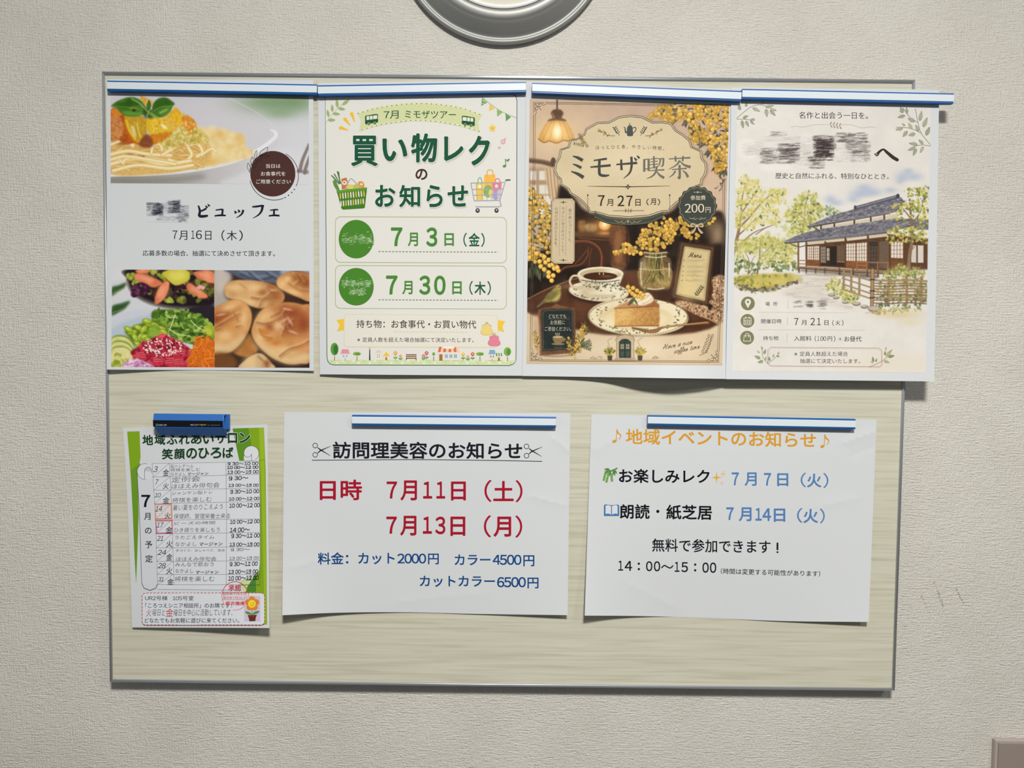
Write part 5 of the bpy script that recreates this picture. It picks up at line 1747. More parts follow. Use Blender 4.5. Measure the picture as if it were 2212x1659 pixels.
    cluster([(1290, 480), (1400, 370), (1480, 350), (1560, 420), (1520, 560), (1420, 480)], 60, (13, 22), lf, (.86, 1.04), leaves=10)
    cluster([(1680, 690), (1780, 620), (1900, 640), (1880, 720), (1760, 730)], 36, (14, 22), lf, leaves=10)
    cluster([(1930, 880), (2060, 860), (2060, 980), (2000, 1060), (1960, 1010)], 34, (14, 20), lf, leaves=20)
    for x0, y0, x1, y1 in ((2060, 1090, 1960, 1200), (1990, 1040, 2050, 1130), (2030, 1130, 1990, 1240)):
        for k in range(9):
            x, y = x0 + (x1 - x0) * k / 9, y0 + (y1 - y0) * k / 9
            c.leaf(x, y, x + r.uniform(-26, 26), y + r.uniform(-26, 10), 6, (92, 78, 62))
    # lamp
    c.st([(385, 290), (384, 400)], 16, (92, 74, 60), 1)
    c.poly([(352, 400), (418, 400), (448, 440), (430, 480), (468, 500), (462, 520), (302, 520), (300, 500), (340, 480), (322, 436)], (96, 68, 52), 1, soft=.6, n=20)
    c.st([(340, 440), (360, 480)], 12, (168, 126, 96), .8, soft=1.5)
    sh = [(300, 520), (462, 520), (520, 590), (556, 690), (500, 715), (450, 705), (380, 735), (310, 715), (250, 730), (200, 690), (236, 600)]
    c.poly(sh, (206, 152, 84), 1, soft=.8, n=12)
    c.poly([(320, 530), (450, 530), (500, 620), (500, 690), (380, 700), (270, 690), (260, 620)], (236, 190, 116), .9, soft=4)
    for x0, x1 in ((330, 240), (355, 310), (410, 440), (440, 510)):
        c.st([(x0, 524), ((x0 + x1) / 2 + 4, 600), (x1, 706)], 7, (170, 112, 56), .6, soft=1.5)
    c.st([(200, 692), (250, 728), (310, 714), (380, 734), (450, 706), (500, 714), (556, 690)], 12, (150, 100, 58), .9)
    c.ell(385, 620, 44, 66, (255, 240, 196), 1, .9)
    c.ell(385, 620, 24, 40, (255, 252, 236), 1, .8)
    c.glow(385, 630, 200, 130, (255, 222, 150), .35)
    # plaque
    c.poly([(x + 8, y + 8) for x, y in PLAQUE], (120, 92, 66), .6, soft=2.5, sm=False)
    c.poly(PLAQUE, (224, 208, 178), 1, soft=.4, sm=False)
    m = np.array(PLAQUE, float)
    m = m.mean(0) + (m - m.mean(0)) * [.977, .972]
    c.poly(m, (214, 197, 162), 1, soft=.6, sm=False, n=10, ns=3)
    c.glow(1100, 900, 420, 300, (224, 210, 178), .8)
    for x, y, a_ in ((690, 770, -2.2), (640, 740, -1.9), (650, 760, -2.9)):
        c.st([(x, y), (x + 110 * math.cos(a_), y + 110 * math.sin(a_))], 4, (128, 110, 78), .9)
        for k in range(5):
            px_, py_ = x + 110 * k / 5 * math.cos(a_), y + 110 * k / 5 * math.sin(a_)
            for sg in (-1, 1):
                c.leaf(px_, py_, px_ + 24 * math.cos(a_ + sg * .8), py_ + 24 * math.sin(a_ + sg * .8), 6, [(128, 110, 74), (160, 132, 82)][k % 2])
    c.a += c.N[0][..., None] * 7
    return c
def paint_house():
    c = Canvas([(1592, 205), (2011, 212), (1999.5, 805), (1582, 801.5)], G, 31, (224, 220, 215))
    r = c.r
    c.a += c.N[3][..., None] * 6 + c.N[2][..., None] * 4
    c.glow(1000, 1300, 700, 300, (228, 224, 220), .7)
    c.glow(1500, 2600, 500, 120, (226, 216, 200), .8)
    YL = [(214, 200, 108), (196, 188, 96), (206, 196, 126), (222, 212, 140)]
    MD = [(168, 170, 84), (150, 156, 82), (186, 180, 90)]
    DK = [(104, 120, 74), (86, 104, 70), (122, 134, 84)]
    BLU = [(140, 160, 140), (160, 176, 156), (124, 146, 128)]
    def foliage(parts, k, size, cols, a=.85):
        for x, y, rx, ry in parts:
            f = c.inell(x, y, rx, ry)
            n_ = int(k * rx * ry / 10000)
            for _ in range(n_):
                px_, py_ = f()
                s = r.uniform(*size)
                c.ell(px_, py_, s, s * r.uniform(.45, .9), cols[r.randint(len(cols))], a, .35, r.uniform(0, 180))
    def tuft(parts, n_, cols, size=(8, 20)):
        for x, y, rx, ry in parts:
            c.glow(x, y, rx * .9, ry * .9, (206, 200, 138), .5)
        foliage(parts, n_ * 1.5, (size[0] * .8, size[1] * .9), cols, .8)
        for x, y, rx, ry in parts:
            foliage([(x - rx * .15, y - ry * .3, rx * .7, ry * .55)], n_ * .8, (size[0] * .7, size[1] * .8), YL)
            foliage([(x + rx * .15, y + ry * .4, rx * .75, ry * .45)], n_ * .55, (size[0] * .7, size[1] * .8), DK)
    # clouds
    for q in ((1640, 950, 70, 50), (1740, 950, 80, 40), (1690, 900, 50, 30), (1620, 990, 40, 30), (1300, 1080, 110, 50), (1250, 1110, 90, 40), (1380, 1090, 80, 40), (1300, 1040, 60, 30), (1200, 1150, 60, 30), (1000, 1150, 60, 40), (1050, 1180, 70, 30), (1530, 1070, 60, 30)):
        c.glow(q[0], q[1], q[2], q[3], (174, 185, 205), .74)
    for q in ((1340, 1150, 90, 20), (1700, 1010, 80, 20), (1430, 1140, 60, 20)):
        c.glow(*q, (232, 222, 212), .6)
    # far trees
    tuft([(960, 1250, 90, 50), (1040, 1270, 60, 40)], 40, BLU)
    foliage([(560, 1500, 140, 120), (420, 1560, 180, 90)], 26, (14, 30), [(206, 204, 140), (190, 196, 130), (176, 190, 140)], .6)
    BRN = (126, 98, 74)
    # middle tree
    for p_, w_ in (([(745, 1480), (760, 1380), (770, 1270), (790, 1150), (805, 1070)], 18), ([(765, 1330), (700, 1260), (660, 1210)], 9), ([(770, 1300), (840, 1240), (870, 1160)], 9), ([(762, 1390), (840, 1330)], 8)):
        c.st(p_, w_, BRN, .9, w1=4)
    tuft([(790, 1120, 60, 50), (740, 1170, 70, 60), (850, 1150, 60, 60), (690, 1240, 80, 60), (870, 1240, 70, 60), (780, 1250, 80, 60), (640, 1300, 70, 50), (730, 1340, 100, 60), (850, 1330, 80, 50), (800, 1410, 100, 50), (700, 1420, 80, 40)], 46, MD, (7, 17))
    # left trees
    for p_, w_ in (([(130, 1660), (180, 1460), (205, 1300), (215, 1160), (240, 1040)], 34), ([(190, 1400), (280, 1310), (380, 1190), (470, 1110), (560, 1060)], 20), ([(205, 1280), (290, 1160), (370, 1040)], 14), ([(150, 1600), (240, 1510), (330, 1440), (470, 1385)], 18),
                   ([(170, 1480), (260, 1400), (330, 1330), (420, 1290)], 14), ([(340, 1460), (430, 1400), (520, 1370)], 9)):
        c.st(p_, w_, BRN, .95, w1=5)
        c.st([(x - 4, y) for x, y in p_], w_ * .3, (178, 150, 120), .6, w1=2)
    tuft([(235, 990, 45, 55), (320, 1010, 60, 40), (220, 1080, 80, 40), (350, 1080, 80, 50), (480, 1090, 70, 40), (570, 1090, 70, 40), (180, 1180, 50, 60), (280, 1170, 80, 50), (420, 1180, 90, 50), (540, 1160, 80, 40), (200, 1290, 60, 50), (320, 1280, 90, 60), (460, 1260, 90, 50),
          (390, 1350, 90, 40), (520, 1340, 60, 40), (180, 1380, 50, 40), (290, 1390, 60, 40)], 44, [(206, 192, 100), (182, 178, 88), (214, 202, 116)], (7, 18))
    # shrubs at the left, lower
    tuft([(200, 1560, 70, 60), (300, 1540, 90, 60), (420, 1520, 90, 60), (540, 1540, 90, 70), (640, 1560, 70, 60), (180, 1660, 60, 50)], 40, MD, (8, 18))
    c.F = H
    for p_, w_ in (([(270, 540), (280, 430), (240, 340)], 10), ([(350, 550), (370, 400), (380, 220)], 16), ([(355, 440), (420, 350), (480, 290)], 9), ([(280, 470), (330, 380)], 7)):
        c.st(p_, w_, (118, 96, 74), .95, w1=4)
    tuft([(260, 320, 90, 60), (420, 260, 80, 60), (560, 330, 90, 70), (640, 380, 70, 60), (470, 400, 110, 60)], 38, [(176, 176, 92), (196, 188, 96), (150, 158, 84)], (8, 18))
    foliage([(210, 470, 80, 60), (310, 490, 70, 50), (440, 460, 90, 50), (560, 470, 90, 50), (660, 470, 70, 50), (170, 520, 50, 30)], 62, (8, 18), [(92, 112, 78), (116, 130, 82), (76, 96, 70), (150, 156, 96), (130, 142, 84)], .9)
    foliage([(420, 430, 80, 30), (560, 430, 80, 30), (640, 420, 50, 40)], 40, (7, 16), YL)
    # house: lower walls first
    c.poly([(780, 265), (1100, 235), (1500, 185), (1860, 230), (1860, 500), (1540, 520), (1300, 500), (790, 468)], (92, 64, 46), 1, soft=.6, sm=False, n=16)
    def Q(x0, x1, y0a, y0b, y1a, y1b, k, **kw):
        c.poly([(x0, y0a), (x1, y0b), (x1, y1b), (x0, y1a)], k, 1, soft=.4, sm=False, **kw)
    Q(795, 945, 256, 240, 282, 270, (206, 194, 170))
    Q(960, 1130, 240, 222, 262, 248, (206, 194, 170))
    Q(1145, 1322, 220, 198, 248, 228, (212, 200, 178))
    Q(1340, 1500, 196, 178, 226, 208, (206, 192, 166))
    def shoji(x0, x1, yt0, yt1, yb0, yb1, nx, ny, k=(222, 216, 206), bar_=(128, 88, 60)):
        Q(x0, x1, yt0, yt1, yb0, yb1, k, n=10)
        for i in range(nx + 1):
            t = i / nx
            c.st([(x0 + (x1 - x0) * t, yt0 + (yt1 - yt0) * t), (x0 + (x1 - x0) * t, yb0 + (yb1 - yb0) * t)], 5, bar_, .9, sm=False)
        for i in range(ny + 1):
            t = i / ny
            c.st([(x0, yt0 + (yb0 - yt0) * t), (x1, yt1 + (yb1 - yt1) * t)], 4, bar_, .85, sm=False)
    Q(795, 905, 415, 415, 466, 468, (126, 78, 48), n=16)
    shoji(793, 848, 297, 293, 414, 416, 3, 5)
    shoji(852, 902, 293, 290, 416, 418, 3, 5)
    Q(910, 1125, 300, 288, 468, 476, (58, 44, 36))
    shoji(912, 958, 300, 298, 440, 442, 3, 5, (150, 146, 136), (96, 66, 46))
    shoji(966, 990, 312, 312, 420, 422, 2, 3, (206, 202, 194), (96, 66, 46))
    shoji(1060, 1122, 292, 288, 430, 432, 3, 5, (92, 84, 74), (132, 92, 62))
    Q(1000, 1050, 300, 298, 462, 464, (44, 36, 32))
    shoji(1138, 1222, 273, 267, 424, 426, 4, 5)
    shoji(1230, 1322, 267, 260, 426, 428, 4, 5)
    Q(1138, 1322, 426, 428, 488, 496, (132, 82, 50), n=16)
    Q(1344, 1418, 258, 254, 480, 484, (58, 54, 50))
    shoji(1344, 1418, 300, 298, 480, 484, 3, 5, (66, 62, 58), (118, 82, 56))
    shoji(1432, 1516, 254, 248, 484, 488, 3, 6, (104, 92, 80), (118, 82, 56))
    shoji(1534, 1642, 256, 250, 398, 402, 4, 4)
    Q(1534, 1646, 402, 404, 486, 490, (112, 72, 46), n=16)
    Q(1714, 1760, 286, 286, 438, 440, (208, 200, 190))
    Q(1772, 1822, 286, 288, 440, 440, (212, 204, 194))
    for x, y0, y1 in ((785, 255, 470), (905, 290, 470), (1130, 215, 480), (1330, 195, 490), (1522, 240, 510), (1655, 240, 490), (1765, 280, 460), (1838, 270, 480)):
        c.st([(x, y0), (x, y1)], 13, (98, 64, 44), 1, sm=False)
    c.st([(715, 268), (715, 485)], 15, (120, 84, 58), 1, sm=False)
    c.st([(650, 275), (720, 300), (785, 286)], 8, (96, 68, 48), 1)
    # veranda
    c.poly([(712, 470), (1100, 494), (1530, 518), (1534, 540), (1090, 516), (712, 486)], (148, 118, 90), 1, soft=.5, sm=False, n=14)
    c.st([(712, 488), (1090, 518), (1530, 542)], 9, (88, 62, 46), .9)
    for x in (720, 785, 868, 950, 1080, 1200, 1325, 1420):
        c.st([(x, 492), (x, 524 + (x - 700) * .05)], 14, (104, 80, 62), 1, sm=False)
    c.poly([(730, 500), (1100, 520), (1400, 545), (1380, 580), (1000, 545), (740, 515)], (70, 58, 48), .7, soft=2)
    for p_ in ([(1232, 434), (1510, 440)], [(1232, 462), (1320, 466)], [(722, 420), (785, 422)], [(722, 450), (785, 452)], [(1060, 432), (1120, 434)]):
        c.st(p_, 9, (156, 116, 84), 1, sm=False)
    for x in (1235, 1322, 1416, 1508):
        c.st([(x, 434), (x, 505)], 12, (146, 106, 76), 1, sm=False)
    # roofs
    c.F = G
    c.poly([(905, 1392), (1200, 1345), (1590, 1280), (1600, 1345), (1200, 1385), (910, 1425)], (204, 194, 172), 1, soft=.5, sm=False, n=10)
    for x in (915, 1033, 1210, 1356, 1475):
        y = 1390 - (x - 915) * .165
        c.st([(x, y - 6), (x, y + 34)], 15, (88, 62, 46), 1, sm=False)
    low = [(588, 1522), (700, 1470), (880, 1418), (1200, 1372), (1580, 1318), (1880, 1330), (1880, 1420), (1640, 1410), (1500, 1440), (1150, 1480), (900, 1502), (650, 1536), (600, 1534)]
    upp = [(795, 1383), (1000, 1300), (1220, 1232), (1610, 1130), (1660, 1170), (1580, 1262), (1500, 1268), (1200, 1322), (880, 1390), (800, 1392)]
    for q in (low, upp):
        c.poly(q, (118, 116, 126), 1, soft=.5, sm=False, n=20)
        f = c.inpoly(q)
        for i in range(700):
            x, y = f()
            c.st([(x, y), (x + r.uniform(12, 24), y - 4 + r.uniform(-3, 3))], r.uniform(5, 10), [(92, 92, 106), (146, 142, 146), (176, 168, 164), (104, 102, 118), (130, 128, 136), (78, 80, 96)][i % 6], .75)
    for i in range(26):
        x = 640 + i * 36
        c.st([(x, 1528 - i * 5.2), (x + 120 + i * 3, 1440 - i * 5.0)], 4, (84, 84, 98), .5)
    for i in range(18):
        x = 860 + i * 40
        c.st([(x, 1386 - i * 7.2), (x + 110, 1300 - i * 8.4)], 4, (84, 84, 98), .5)
    for x in np.arange(600, 1500, 17):
        c.ell(x, 1535 - (x - 600) * .108, 8, 7, (88, 88, 100), .9)
        c.ell(x + 3, 1527 - (x - 600) * .108, 6, 4, (176, 172, 172), .8)
    for x in np.arange(800, 1560, 17):
        c.ell(x, 1392 - (x - 800) * .172, 7, 6, (80, 80, 94), .9)
        c.ell(x + 3, 1385 - (x - 800) * .172, 5, 4, (176, 172, 172), .8)
    c.st([(600, 1540), (900, 1512), (1200, 1482), (1500, 1446)], 7, (70, 56, 48), .9)
    c.st([(800, 1400), (1200, 1332), (1520, 1276)], 7, (76, 60, 50), .9)
    c.poly([(1212, 1212), (1596, 1106), (1612, 1130), (1222, 1242)], (104, 104, 116), 1, soft=.4, sm=False, n=20)
    c.st([(1218, 1226), (1600, 1120)], 4, (170, 166, 168), .9)
    c.st([(1214, 1240), (1608, 1134)], 5, (60, 62, 74), .9)
    c.ell(1218, 1224, 13, 22, (72, 74, 88), 1)
    c.ell(1596, 1120, 16, 20, (66, 68, 82), 1)
    c.st([(850, 1395), (890, 1420), (905, 1440)], 8, (84, 60, 46), 1)
    # right-hand trees
    tuft([(1840, 1080, 60, 50), (1780, 1070, 60, 30)], 34, DK)
    c.F = H
    for p_, w_ in (([(1690, 500), (1700, 360), (1722, 240), (1716, 100), (1700, -120)], 40), ([(1720, 260), (1650, 190), (1600, 170)], 12), ([(1716, 100), (1790, 0), (1820, -120)], 14), ([(1716, 60), (1640, -40), (1590, -90)], 12), ([(1705, 340), (1760, 280)], 9)):
        c.st(p_, w_, (142, 116, 92), 1, edge=(104, 80, 62), w1=w_ * .4)
    c.F = G
    ht = [(206, 190, 96), (184, 176, 84), (158, 156, 76), (128, 134, 70), (214, 204, 120)]
    for q in ((1740, 1090, 100, 40), (1820, 1120, 60, 50), (1640, 1220, 110, 40), (1740, 1200, 110, 50), (1830, 1220, 50, 60), (1580, 1270, 60, 24), (1640, 1330, 70, 24), (1760, 1290, 90, 40), (1830, 1360, 50, 50), (1560, 1450, 80, 40), (1640, 1420, 100, 50), (1580, 1510, 90, 30), (1760, 1430, 80, 60), (1830, 1480, 50, 60), (1700, 1500, 90, 30)):
        foliage([q], 60, (7, 17), ht, .9)
        foliage([(q[0] + 10, q[1] + q[3] * .5, q[2] * .8, q[3] * .4)], 40, (6, 14), [(104, 112, 62), (122, 126, 66), (90, 100, 64)], .85)
    # ground
    c.F = H
    gr = [(140, 570), (300, 545), (500, 535), (690, 540), (760, 585), (720, 610), (600, 640), (500, 690), (380, 690), (240, 680), (150, 640)]
    c.poly(gr, (186, 172, 92), 1, soft=2, n=40, ns=2)
    foliage([(250, 590, 110, 30), (480, 560, 150, 16), (360, 620, 160, 20)], 60, (8, 20), [(142, 146, 72), (206, 190, 96), (118, 128, 70), (196, 176, 84)], .8)
    for i in range(46):
        t = i / 46
        x, y = 160 + 590 * t, 645 + 60 * math.sin(t * 3.0) - 64 * t + r.normal(0, 10)
        c.ell(x, y, r.uniform(12, 24), r.uniform(8, 15), [(150, 138, 122), (186, 176, 160), (116, 104, 90), (98, 90, 76)][r.randint(4)], .9, .25, n=20)
    foliage([(340, 690, 110, 20), (200, 650, 60, 20), (560, 660, 60, 14)], 50, (6, 14), DK + [(160, 156, 100)], .7)
    pth = [(640, 545), (900, 540), (1060, 560), (980, 620), (950, 680), (1020, 760), (1250, 860), (1400, 900), (900, 800), (560, 720), (700, 640), (780, 590)]
    c.poly(pth, (212, 204, 194), .8, soft=4)
    for i in range(60):
        x, y = c.inpoly(pth)()
        c.st([(x - 34, y), (x + 34, y + r.uniform(-5, 5))], r.uniform(4, 9), [(188, 178, 170), (200, 192, 184), (222, 216, 208), (178, 170, 164)][i % 4], .6, soft=1.5)
    c.poly([(930, 535), (1055, 540), (1052, 562), (935, 556)], (176, 162, 144), 1, soft=.6, sm=False, n=20)
    c.st([(780, 540), (920, 552)], 10, (168, 152, 132), .8)
    # planting by the fence
    foliage([(1700, 600, 180, 60), (1650, 700, 250, 90), (1500, 640, 90, 60), (1800, 700, 60, 100)], 46, (8, 20), [(150, 148, 86), (118, 124, 74), (176, 168, 100), (98, 106, 66), (196, 184, 120)], .85)
    foliage([(1640, 790, 200, 40), (1780, 760, 60, 60), (1450, 780, 60, 50)], 50, (7, 18), [(92, 104, 68), (110, 116, 70), (80, 92, 62)], .8)
    tuft([(1620, 500, 80, 50), (1530, 540, 70, 50), (1760, 530, 80, 50), (1680, 540, 70, 40)], 56, [(168, 164, 90), (130, 136, 78), (150, 150, 84)], (8, 18))
    tuft([(1040, 610, 60, 36), (1000, 660, 50, 40), (1090, 680, 70, 46)], 66, [(176, 172, 96), (146, 150, 82)], (7, 16))
    tuft([(1165, 740, 88, 64)], 90, [(186, 178, 92), (158, 160, 84)], (7, 15))
    WD = (168, 142, 108)
    for x, y0, y1 in ((1118, 505, 660), (1184, 520, 690), (1256, 540, 720), (1515, 570, 800), (1675, 560, 810), (1802, 570, 800)):
        c.st([(x, y0), (x - 2, y1)], 19, WD, 1, edge=(112, 90, 66), sm=False)
    for y0, y1 in ((530, 600), (580, 660), (630, 715), (675, 760)):
        c.st([(1105, y0 - 2), (1360, y1)], 13, (176, 150, 114), 1, edge=(116, 92, 68), sm=False)
    for k in range(9):
        y = 596 + k * 25
        c.st([(1375, y), (1520, y + 4 + r.uniform(-3, 3)), (1680, y + r.uniform(-3, 3)), (1850, y + 8)], 10 if k % 3 else 16, [(176, 152, 116), (150, 124, 92), (134, 110, 82)][k % 3], 1, edge=(104, 82, 60))
    c.st([(1372, 506), (1366, 832)], 34, (172, 142, 106), 1, edge=(104, 80, 58), sm=False)
    for y in (590, 690, 750):
        c.st([(1350, y), (1390, y)], 12, (74, 56, 44), .9, sm=False)
    for x, y, s in ((1230, 805, 38), (1300, 830, 36), (1390, 850, 60), (1010, 725, 34), (1050, 750, 30), (1130, 790, 30)):
        c.ell(x, y, s, s * .5, (140, 128, 114), 1, .2, n=20)
        c.ell(x - 4, y - 6, s * .8, s * .3, (196, 186, 172), .9, .4)
    foliage([(1560, 860, 160, 24), (1700, 850, 110, 24), (1450, 880, 90, 14)], 60, (8, 20), [(178, 164, 92), (150, 146, 84), (196, 182, 116), (120, 122, 76)], .75)
    c.glow(1600, 900, 200, 40, (212, 192, 140), .7)
    c.glow(1700, 970, 110, 34, (220, 208, 176), .7)
    c.F = G
    for x0, x1, y0, y1 in ((730, 830, 580, 660), (400, 620, 840, 895), (1060, 1120, 680, 800), (200, 330, 630, 780)):
        c.poly([(x0, y0), (x1, y0), (x1, y1), (x0, y1)], (234, 232, 228), .7, soft=4)
    c.smear([(220, 400, 640, 760, .1), (380, 720, 590, 640, .08), (470, 610, 550, 590, .4), (385, 720, 695, 835, .55), (540, 720, 650, 720, .62), (560, 710, 700, 800, .35), (720, 860, 590, 850, .1), (850, 1040, 580, 700, .6), (860, 1020, 620, 780, 1.2), (880, 1000, 640, 760, 1.2), (810, 1010, 770, 810, .8), (820, 940, 800, 878, .5),
             (1060, 1320, 562, 645, .6), (1080, 1130, 590, 640, .6), (1140, 1345, 640, 740, .5), (1190, 1345, 720, 822, .36), (1040, 1200, 660, 820, .08)], (58, 46, 48), 9)
    c.F = H
    c.smear([(670, 740, 770, 800, .7), (680, 750, 815, 842, .5), (780, 840, 775, 840, .8), (800, 830, 800, 840, 1), (890, 960, 770, 830, .6), (915, 945, 780, 850, .7)], (70, 64, 66), 12)
    c.a += c.N[0][..., None] * 5
    return c
# ------------------------------------------------------------------ buffet flyer
paint_pasta().emit(buffet, 'pasta_photo', 'photo of spaghetti topped with basil')
paint_salad().emit(buffet, 'salad_photo', 'photo of salad and raw tuna bowls', dz=-0.02)
paint_bread().emit(buffet, 'bread_photo', 'photo of browned bread rolls', dz=-0.02)
DI = (34, 34, 48)
p = Part(buffet, 'headline', A)
MW = dict(w=-0.004, m=0.012)
K1 = (30, 30, 46)
for s_, q in (('ビ', [([(972, 1250), (986, 1300), (980, 1340), (1000, 1350), (1046, 1346), (1060, 1340)], [14, 22, 24, 26, 22, 12]), ([(980, 1302), (1010, 1296), (1046, 1276)], [12, 16, 18]), ([(1036, 1252), (1056, 1270)], [8, 20]), ([(1056, 1238), (1076, 1256)], [8, 20])]),
              ('ュ', [([(1130, 1292), (1180, 1286), (1200, 1286)], [10, 14, 12]), ([(1196, 1284), (1190, 1342)], [18, 20]), ([(1120, 1346), (1170, 1340), (1224, 1342)], [12, 18, 14])]),
              ('ッ', [([(1306, 1298), (1318, 1322)], [10, 26]), ([(1338, 1288), (1350, 1312)], [10, 26]), ([(1384, 1290), (1376, 1320), (1350, 1346), (1318, 1364)], [22, 18, 12, 4])]),
              ('フ', [([(1466, 1262), (1500, 1260), (1560, 1252), (1568, 1262)], [12, 18, 18, 20]), ([(1562, 1258), (1552, 1300), (1524, 1336), (1472, 1368)], [24, 20, 14, 4])]),
              ('ェ', [([(1630, 1294), (1680, 1288), (1706, 1290)], [10, 14, 12]), ([(1668, 1290), (1666, 1342)], [18, 18]), ([(1618, 1346), (1670, 1340), (1718, 1344)], [12, 18, 16])])):
    for pts, ws in q:
        p.line(cat(pts), ws, K1, dz=0.002)
p.done()
pw = lin((215, 219, 223)) / buffet.k
pw = np.where(pw <= 0.0031308, pw * 12.92, 1.055 * pw ** (1 / 2.4) - 0.055) * 255
cs = Canvas([(316, 428), (408.5, 429.5), (408.5, 481), (316, 479.5)], A, 41, pw)
cs.smear([(500, 640, 1225, 1345, .45), (560, 640, 1230, 1340, .8), (575, 630, 1290, 1330, .9), (650, 720, 1215, 1330, .22), (700, 800, 1200, 1320, .7), (735, 790, 1210, 1310, .9), (770, 880, 1250, 1370, .45), (600, 760, 1350, 1392, .22), (770, 860, 1370, 1398, .5)], (24, 24, 40), 4)
zb = buffet.zb
cs.emit(buffet, 'smeared_word', 'dark smear over a word', dz=0)
buffet.zb = zb
p = Part(buffet, 'date_line', A)
for s_, x0, x1, y0, y1 in (('7', 734, 778, 1480, 1556), ('月', 794, 870, 1482, 1566), ('1', 906, 938, 1480, 1556), ('6', 950, 1004, 1478, 1558), ('日', 1034, 1092, 1484, 1566), ('（', 1184, 1214, 1476, 1574), ('木', 1232, 1326, 1480, 1570), ('）', 1346, 1380, 1478, 1574)):
    p.text(s_, x0, x1, y0, y1, DI, -0.004, m=0.010)
p.done()
p = Part(buffet, 'lottery_line', B)
p.text('応募多数の場合、抽選にて決めさせて頂きます。', 460, 1676, 258, 310, DI, 0, dy=4, m=0.006)
p.done()
p = Part(buffet, 'round_badge', A, 'dark brown disc')
p.ell(1656, 958, 207, 209, (76, 48, 44), dz=0.02, n=90)
p.up(0.02)
LB = (34, 30, 34)
p.line([(1668 + 224 * math.cos(t), 974 + 226 * math.sin(t)) for t in np.radians(np.linspace(-62, 26, 34))], 5, LB)
p.line([(1668 + 226 * math.cos(t), 974 + 226 * math.sin(t)) for t in np.radians(np.linspace(68, 168, 40))], 5, LB)
for x, y in ((1768, 1176), (1800, 1156), (1830, 1130), (1854, 1102)):
    p.ell(x, y, 6, 6, LB)
p.line(cat([(1444, 950), (1452, 890), (1490, 830), (1560, 780)]), 4, LB)
for q in ([(1440, 945), (1424, 900), (1428, 860), (1450, 900), (1444, 945)], [(1462, 880), (1452, 840), (1470, 805), (1478, 850), (1462, 880)], [(1490, 830), (1490, 780), (1508, 745), (1508, 800), (1490, 830)], [(1530, 800), (1550, 750), (1608, 716), (1590, 770), (1530, 800)],
          [(1545, 800), (1590, 790), (1624, 796), (1580, 812), (1545, 800)], [(1500, 850), (1530, 826), (1556, 828), (1530, 850), (1500, 850)], [(1462, 905), (1490, 870), (1508, 866), (1490, 900), (1462, 905)]):
    p.line(cat(q), 4, LB)
bo = p.done()
p = Part(buffet, 'badge_lettering', A, parent=bo, over=True)
for s_, x0, x1, y0, y1 in (('当日は', 1592, 1726, 868, 906), ('お食事代を', 1546, 1772, 938, 978), ('ご用意ください', 1502, 1822, 1010, 1050)):
    p.text(s_, x0, x1, y0, y1, (226, 220, 216), 0.002, m=0.008)
p.done()

# ------------------------------------------------------------------ cafe flyer
cp = paint_cafe().emit(cafe, 'cafe_picture', 'brown print of coffee, cake and mimosa')
p = Part(cafe, 'ornamental_border', E_, parent=cp)
OB = (82, 74, 60)
YF = 1520.7
def border(k, w_):
    a = [(150, 326), (1500, 352)]
    p.line([(150 + k, 450), (148 + k, 880)], w_, OB)
    p.line([(148 + k, 880), (130 + k, YF + 300), (116 + k, YF + 1270)], w_, OB)
    p.line([(270, 328 + k * .8), (900, 338 + k * .8), (1560, 352 + k * .8)], w_, OB)
    p.line([(2054 - k, 1100), (2044 - k, YF + 200), (1996 - k, YF + 1290)], w_, OB)
    p.line([(220, YF + 1382 - k * .8), (900, YF + 1386 - k * .8), (1900, YF + 1396 - k * .8)], w_, OB)
border(0, 5)
border(17, 4)
def curl(x, y, sx, sy):
    for pts in ([(0, 110), (0, 0), (110, 0)], [(12, 96), (12, 12), (100, 12)]):
        p.line([(x + sx * u, y + sy * v) for u, v in pts], 4, OB)
    p.line([(x + sx * u, y + sy * v) for u, v in ((16, 16), (50, 50), (78, 78))], 5, OB)
    for u, v in ((66, 34), (34, 66)):
        p.line([(x + sx * (u + (4 + t * 3.6) * math.cos(t)), y + sy * (v + (4 + t * 3.6) * math.sin(t))) for t in np.linspace(0, 5.4, 16)], 5, OB)
    p.line(cat([(x + sx * u, y + sy * v) for u, v in ((80, 20), (100, 30), (122, 14))]), 4, OB)
    p.line(cat([(x + sx * u, y + sy * v) for u, v in ((20, 80), (30, 100), (14, 122))]), 4, OB)
curl(150, 328, 1, 1)
curl(116, YF + 1380, 1, -1)
curl(1994, YF + 1394, -1, -1)
p.done()
p = Part(cafe, 'scalloped_plaque_outline', E_, parent=cp)
m_ = np.array(PLAQUE, float)
PC = m_.mean(0)
p.line(PC + (m_ - PC) * .995, 6, (98, 88, 72), closed=True)
p.line(PC + (m_ - PC) * [.974, .966], 6, (78, 72, 60), closed=True)
p.done()
p = Part(cafe, 'headline', E_, 'dark grey cafe headline')
T1, T2 = (72, 74, 70), (112, 112, 104)
def brush(strokes, c):
    for pts, ws in strokes:
        p.line(cat(pts), ws, c, dz=0.002)
p.up(0.01)
brush([([(540, 862), (590, 878), (640, 906)], [10, 28, 34]), ([(540, 940), (585, 958), (626, 980)], [8, 24, 28]), ([(524, 1014), (590, 1040), (648, 1076)], [10, 30, 36])], T1)                      # mi
brush([([(748, 906), (810, 898), (880, 888)], [12, 18, 22]), ([(716, 972), (810, 964), (918, 954)], [14, 22, 24]), ([(806, 900), (804, 1000), (812, 1046), (860, 1058), (904, 1052)], [26, 28, 28, 26, 12])], T1)
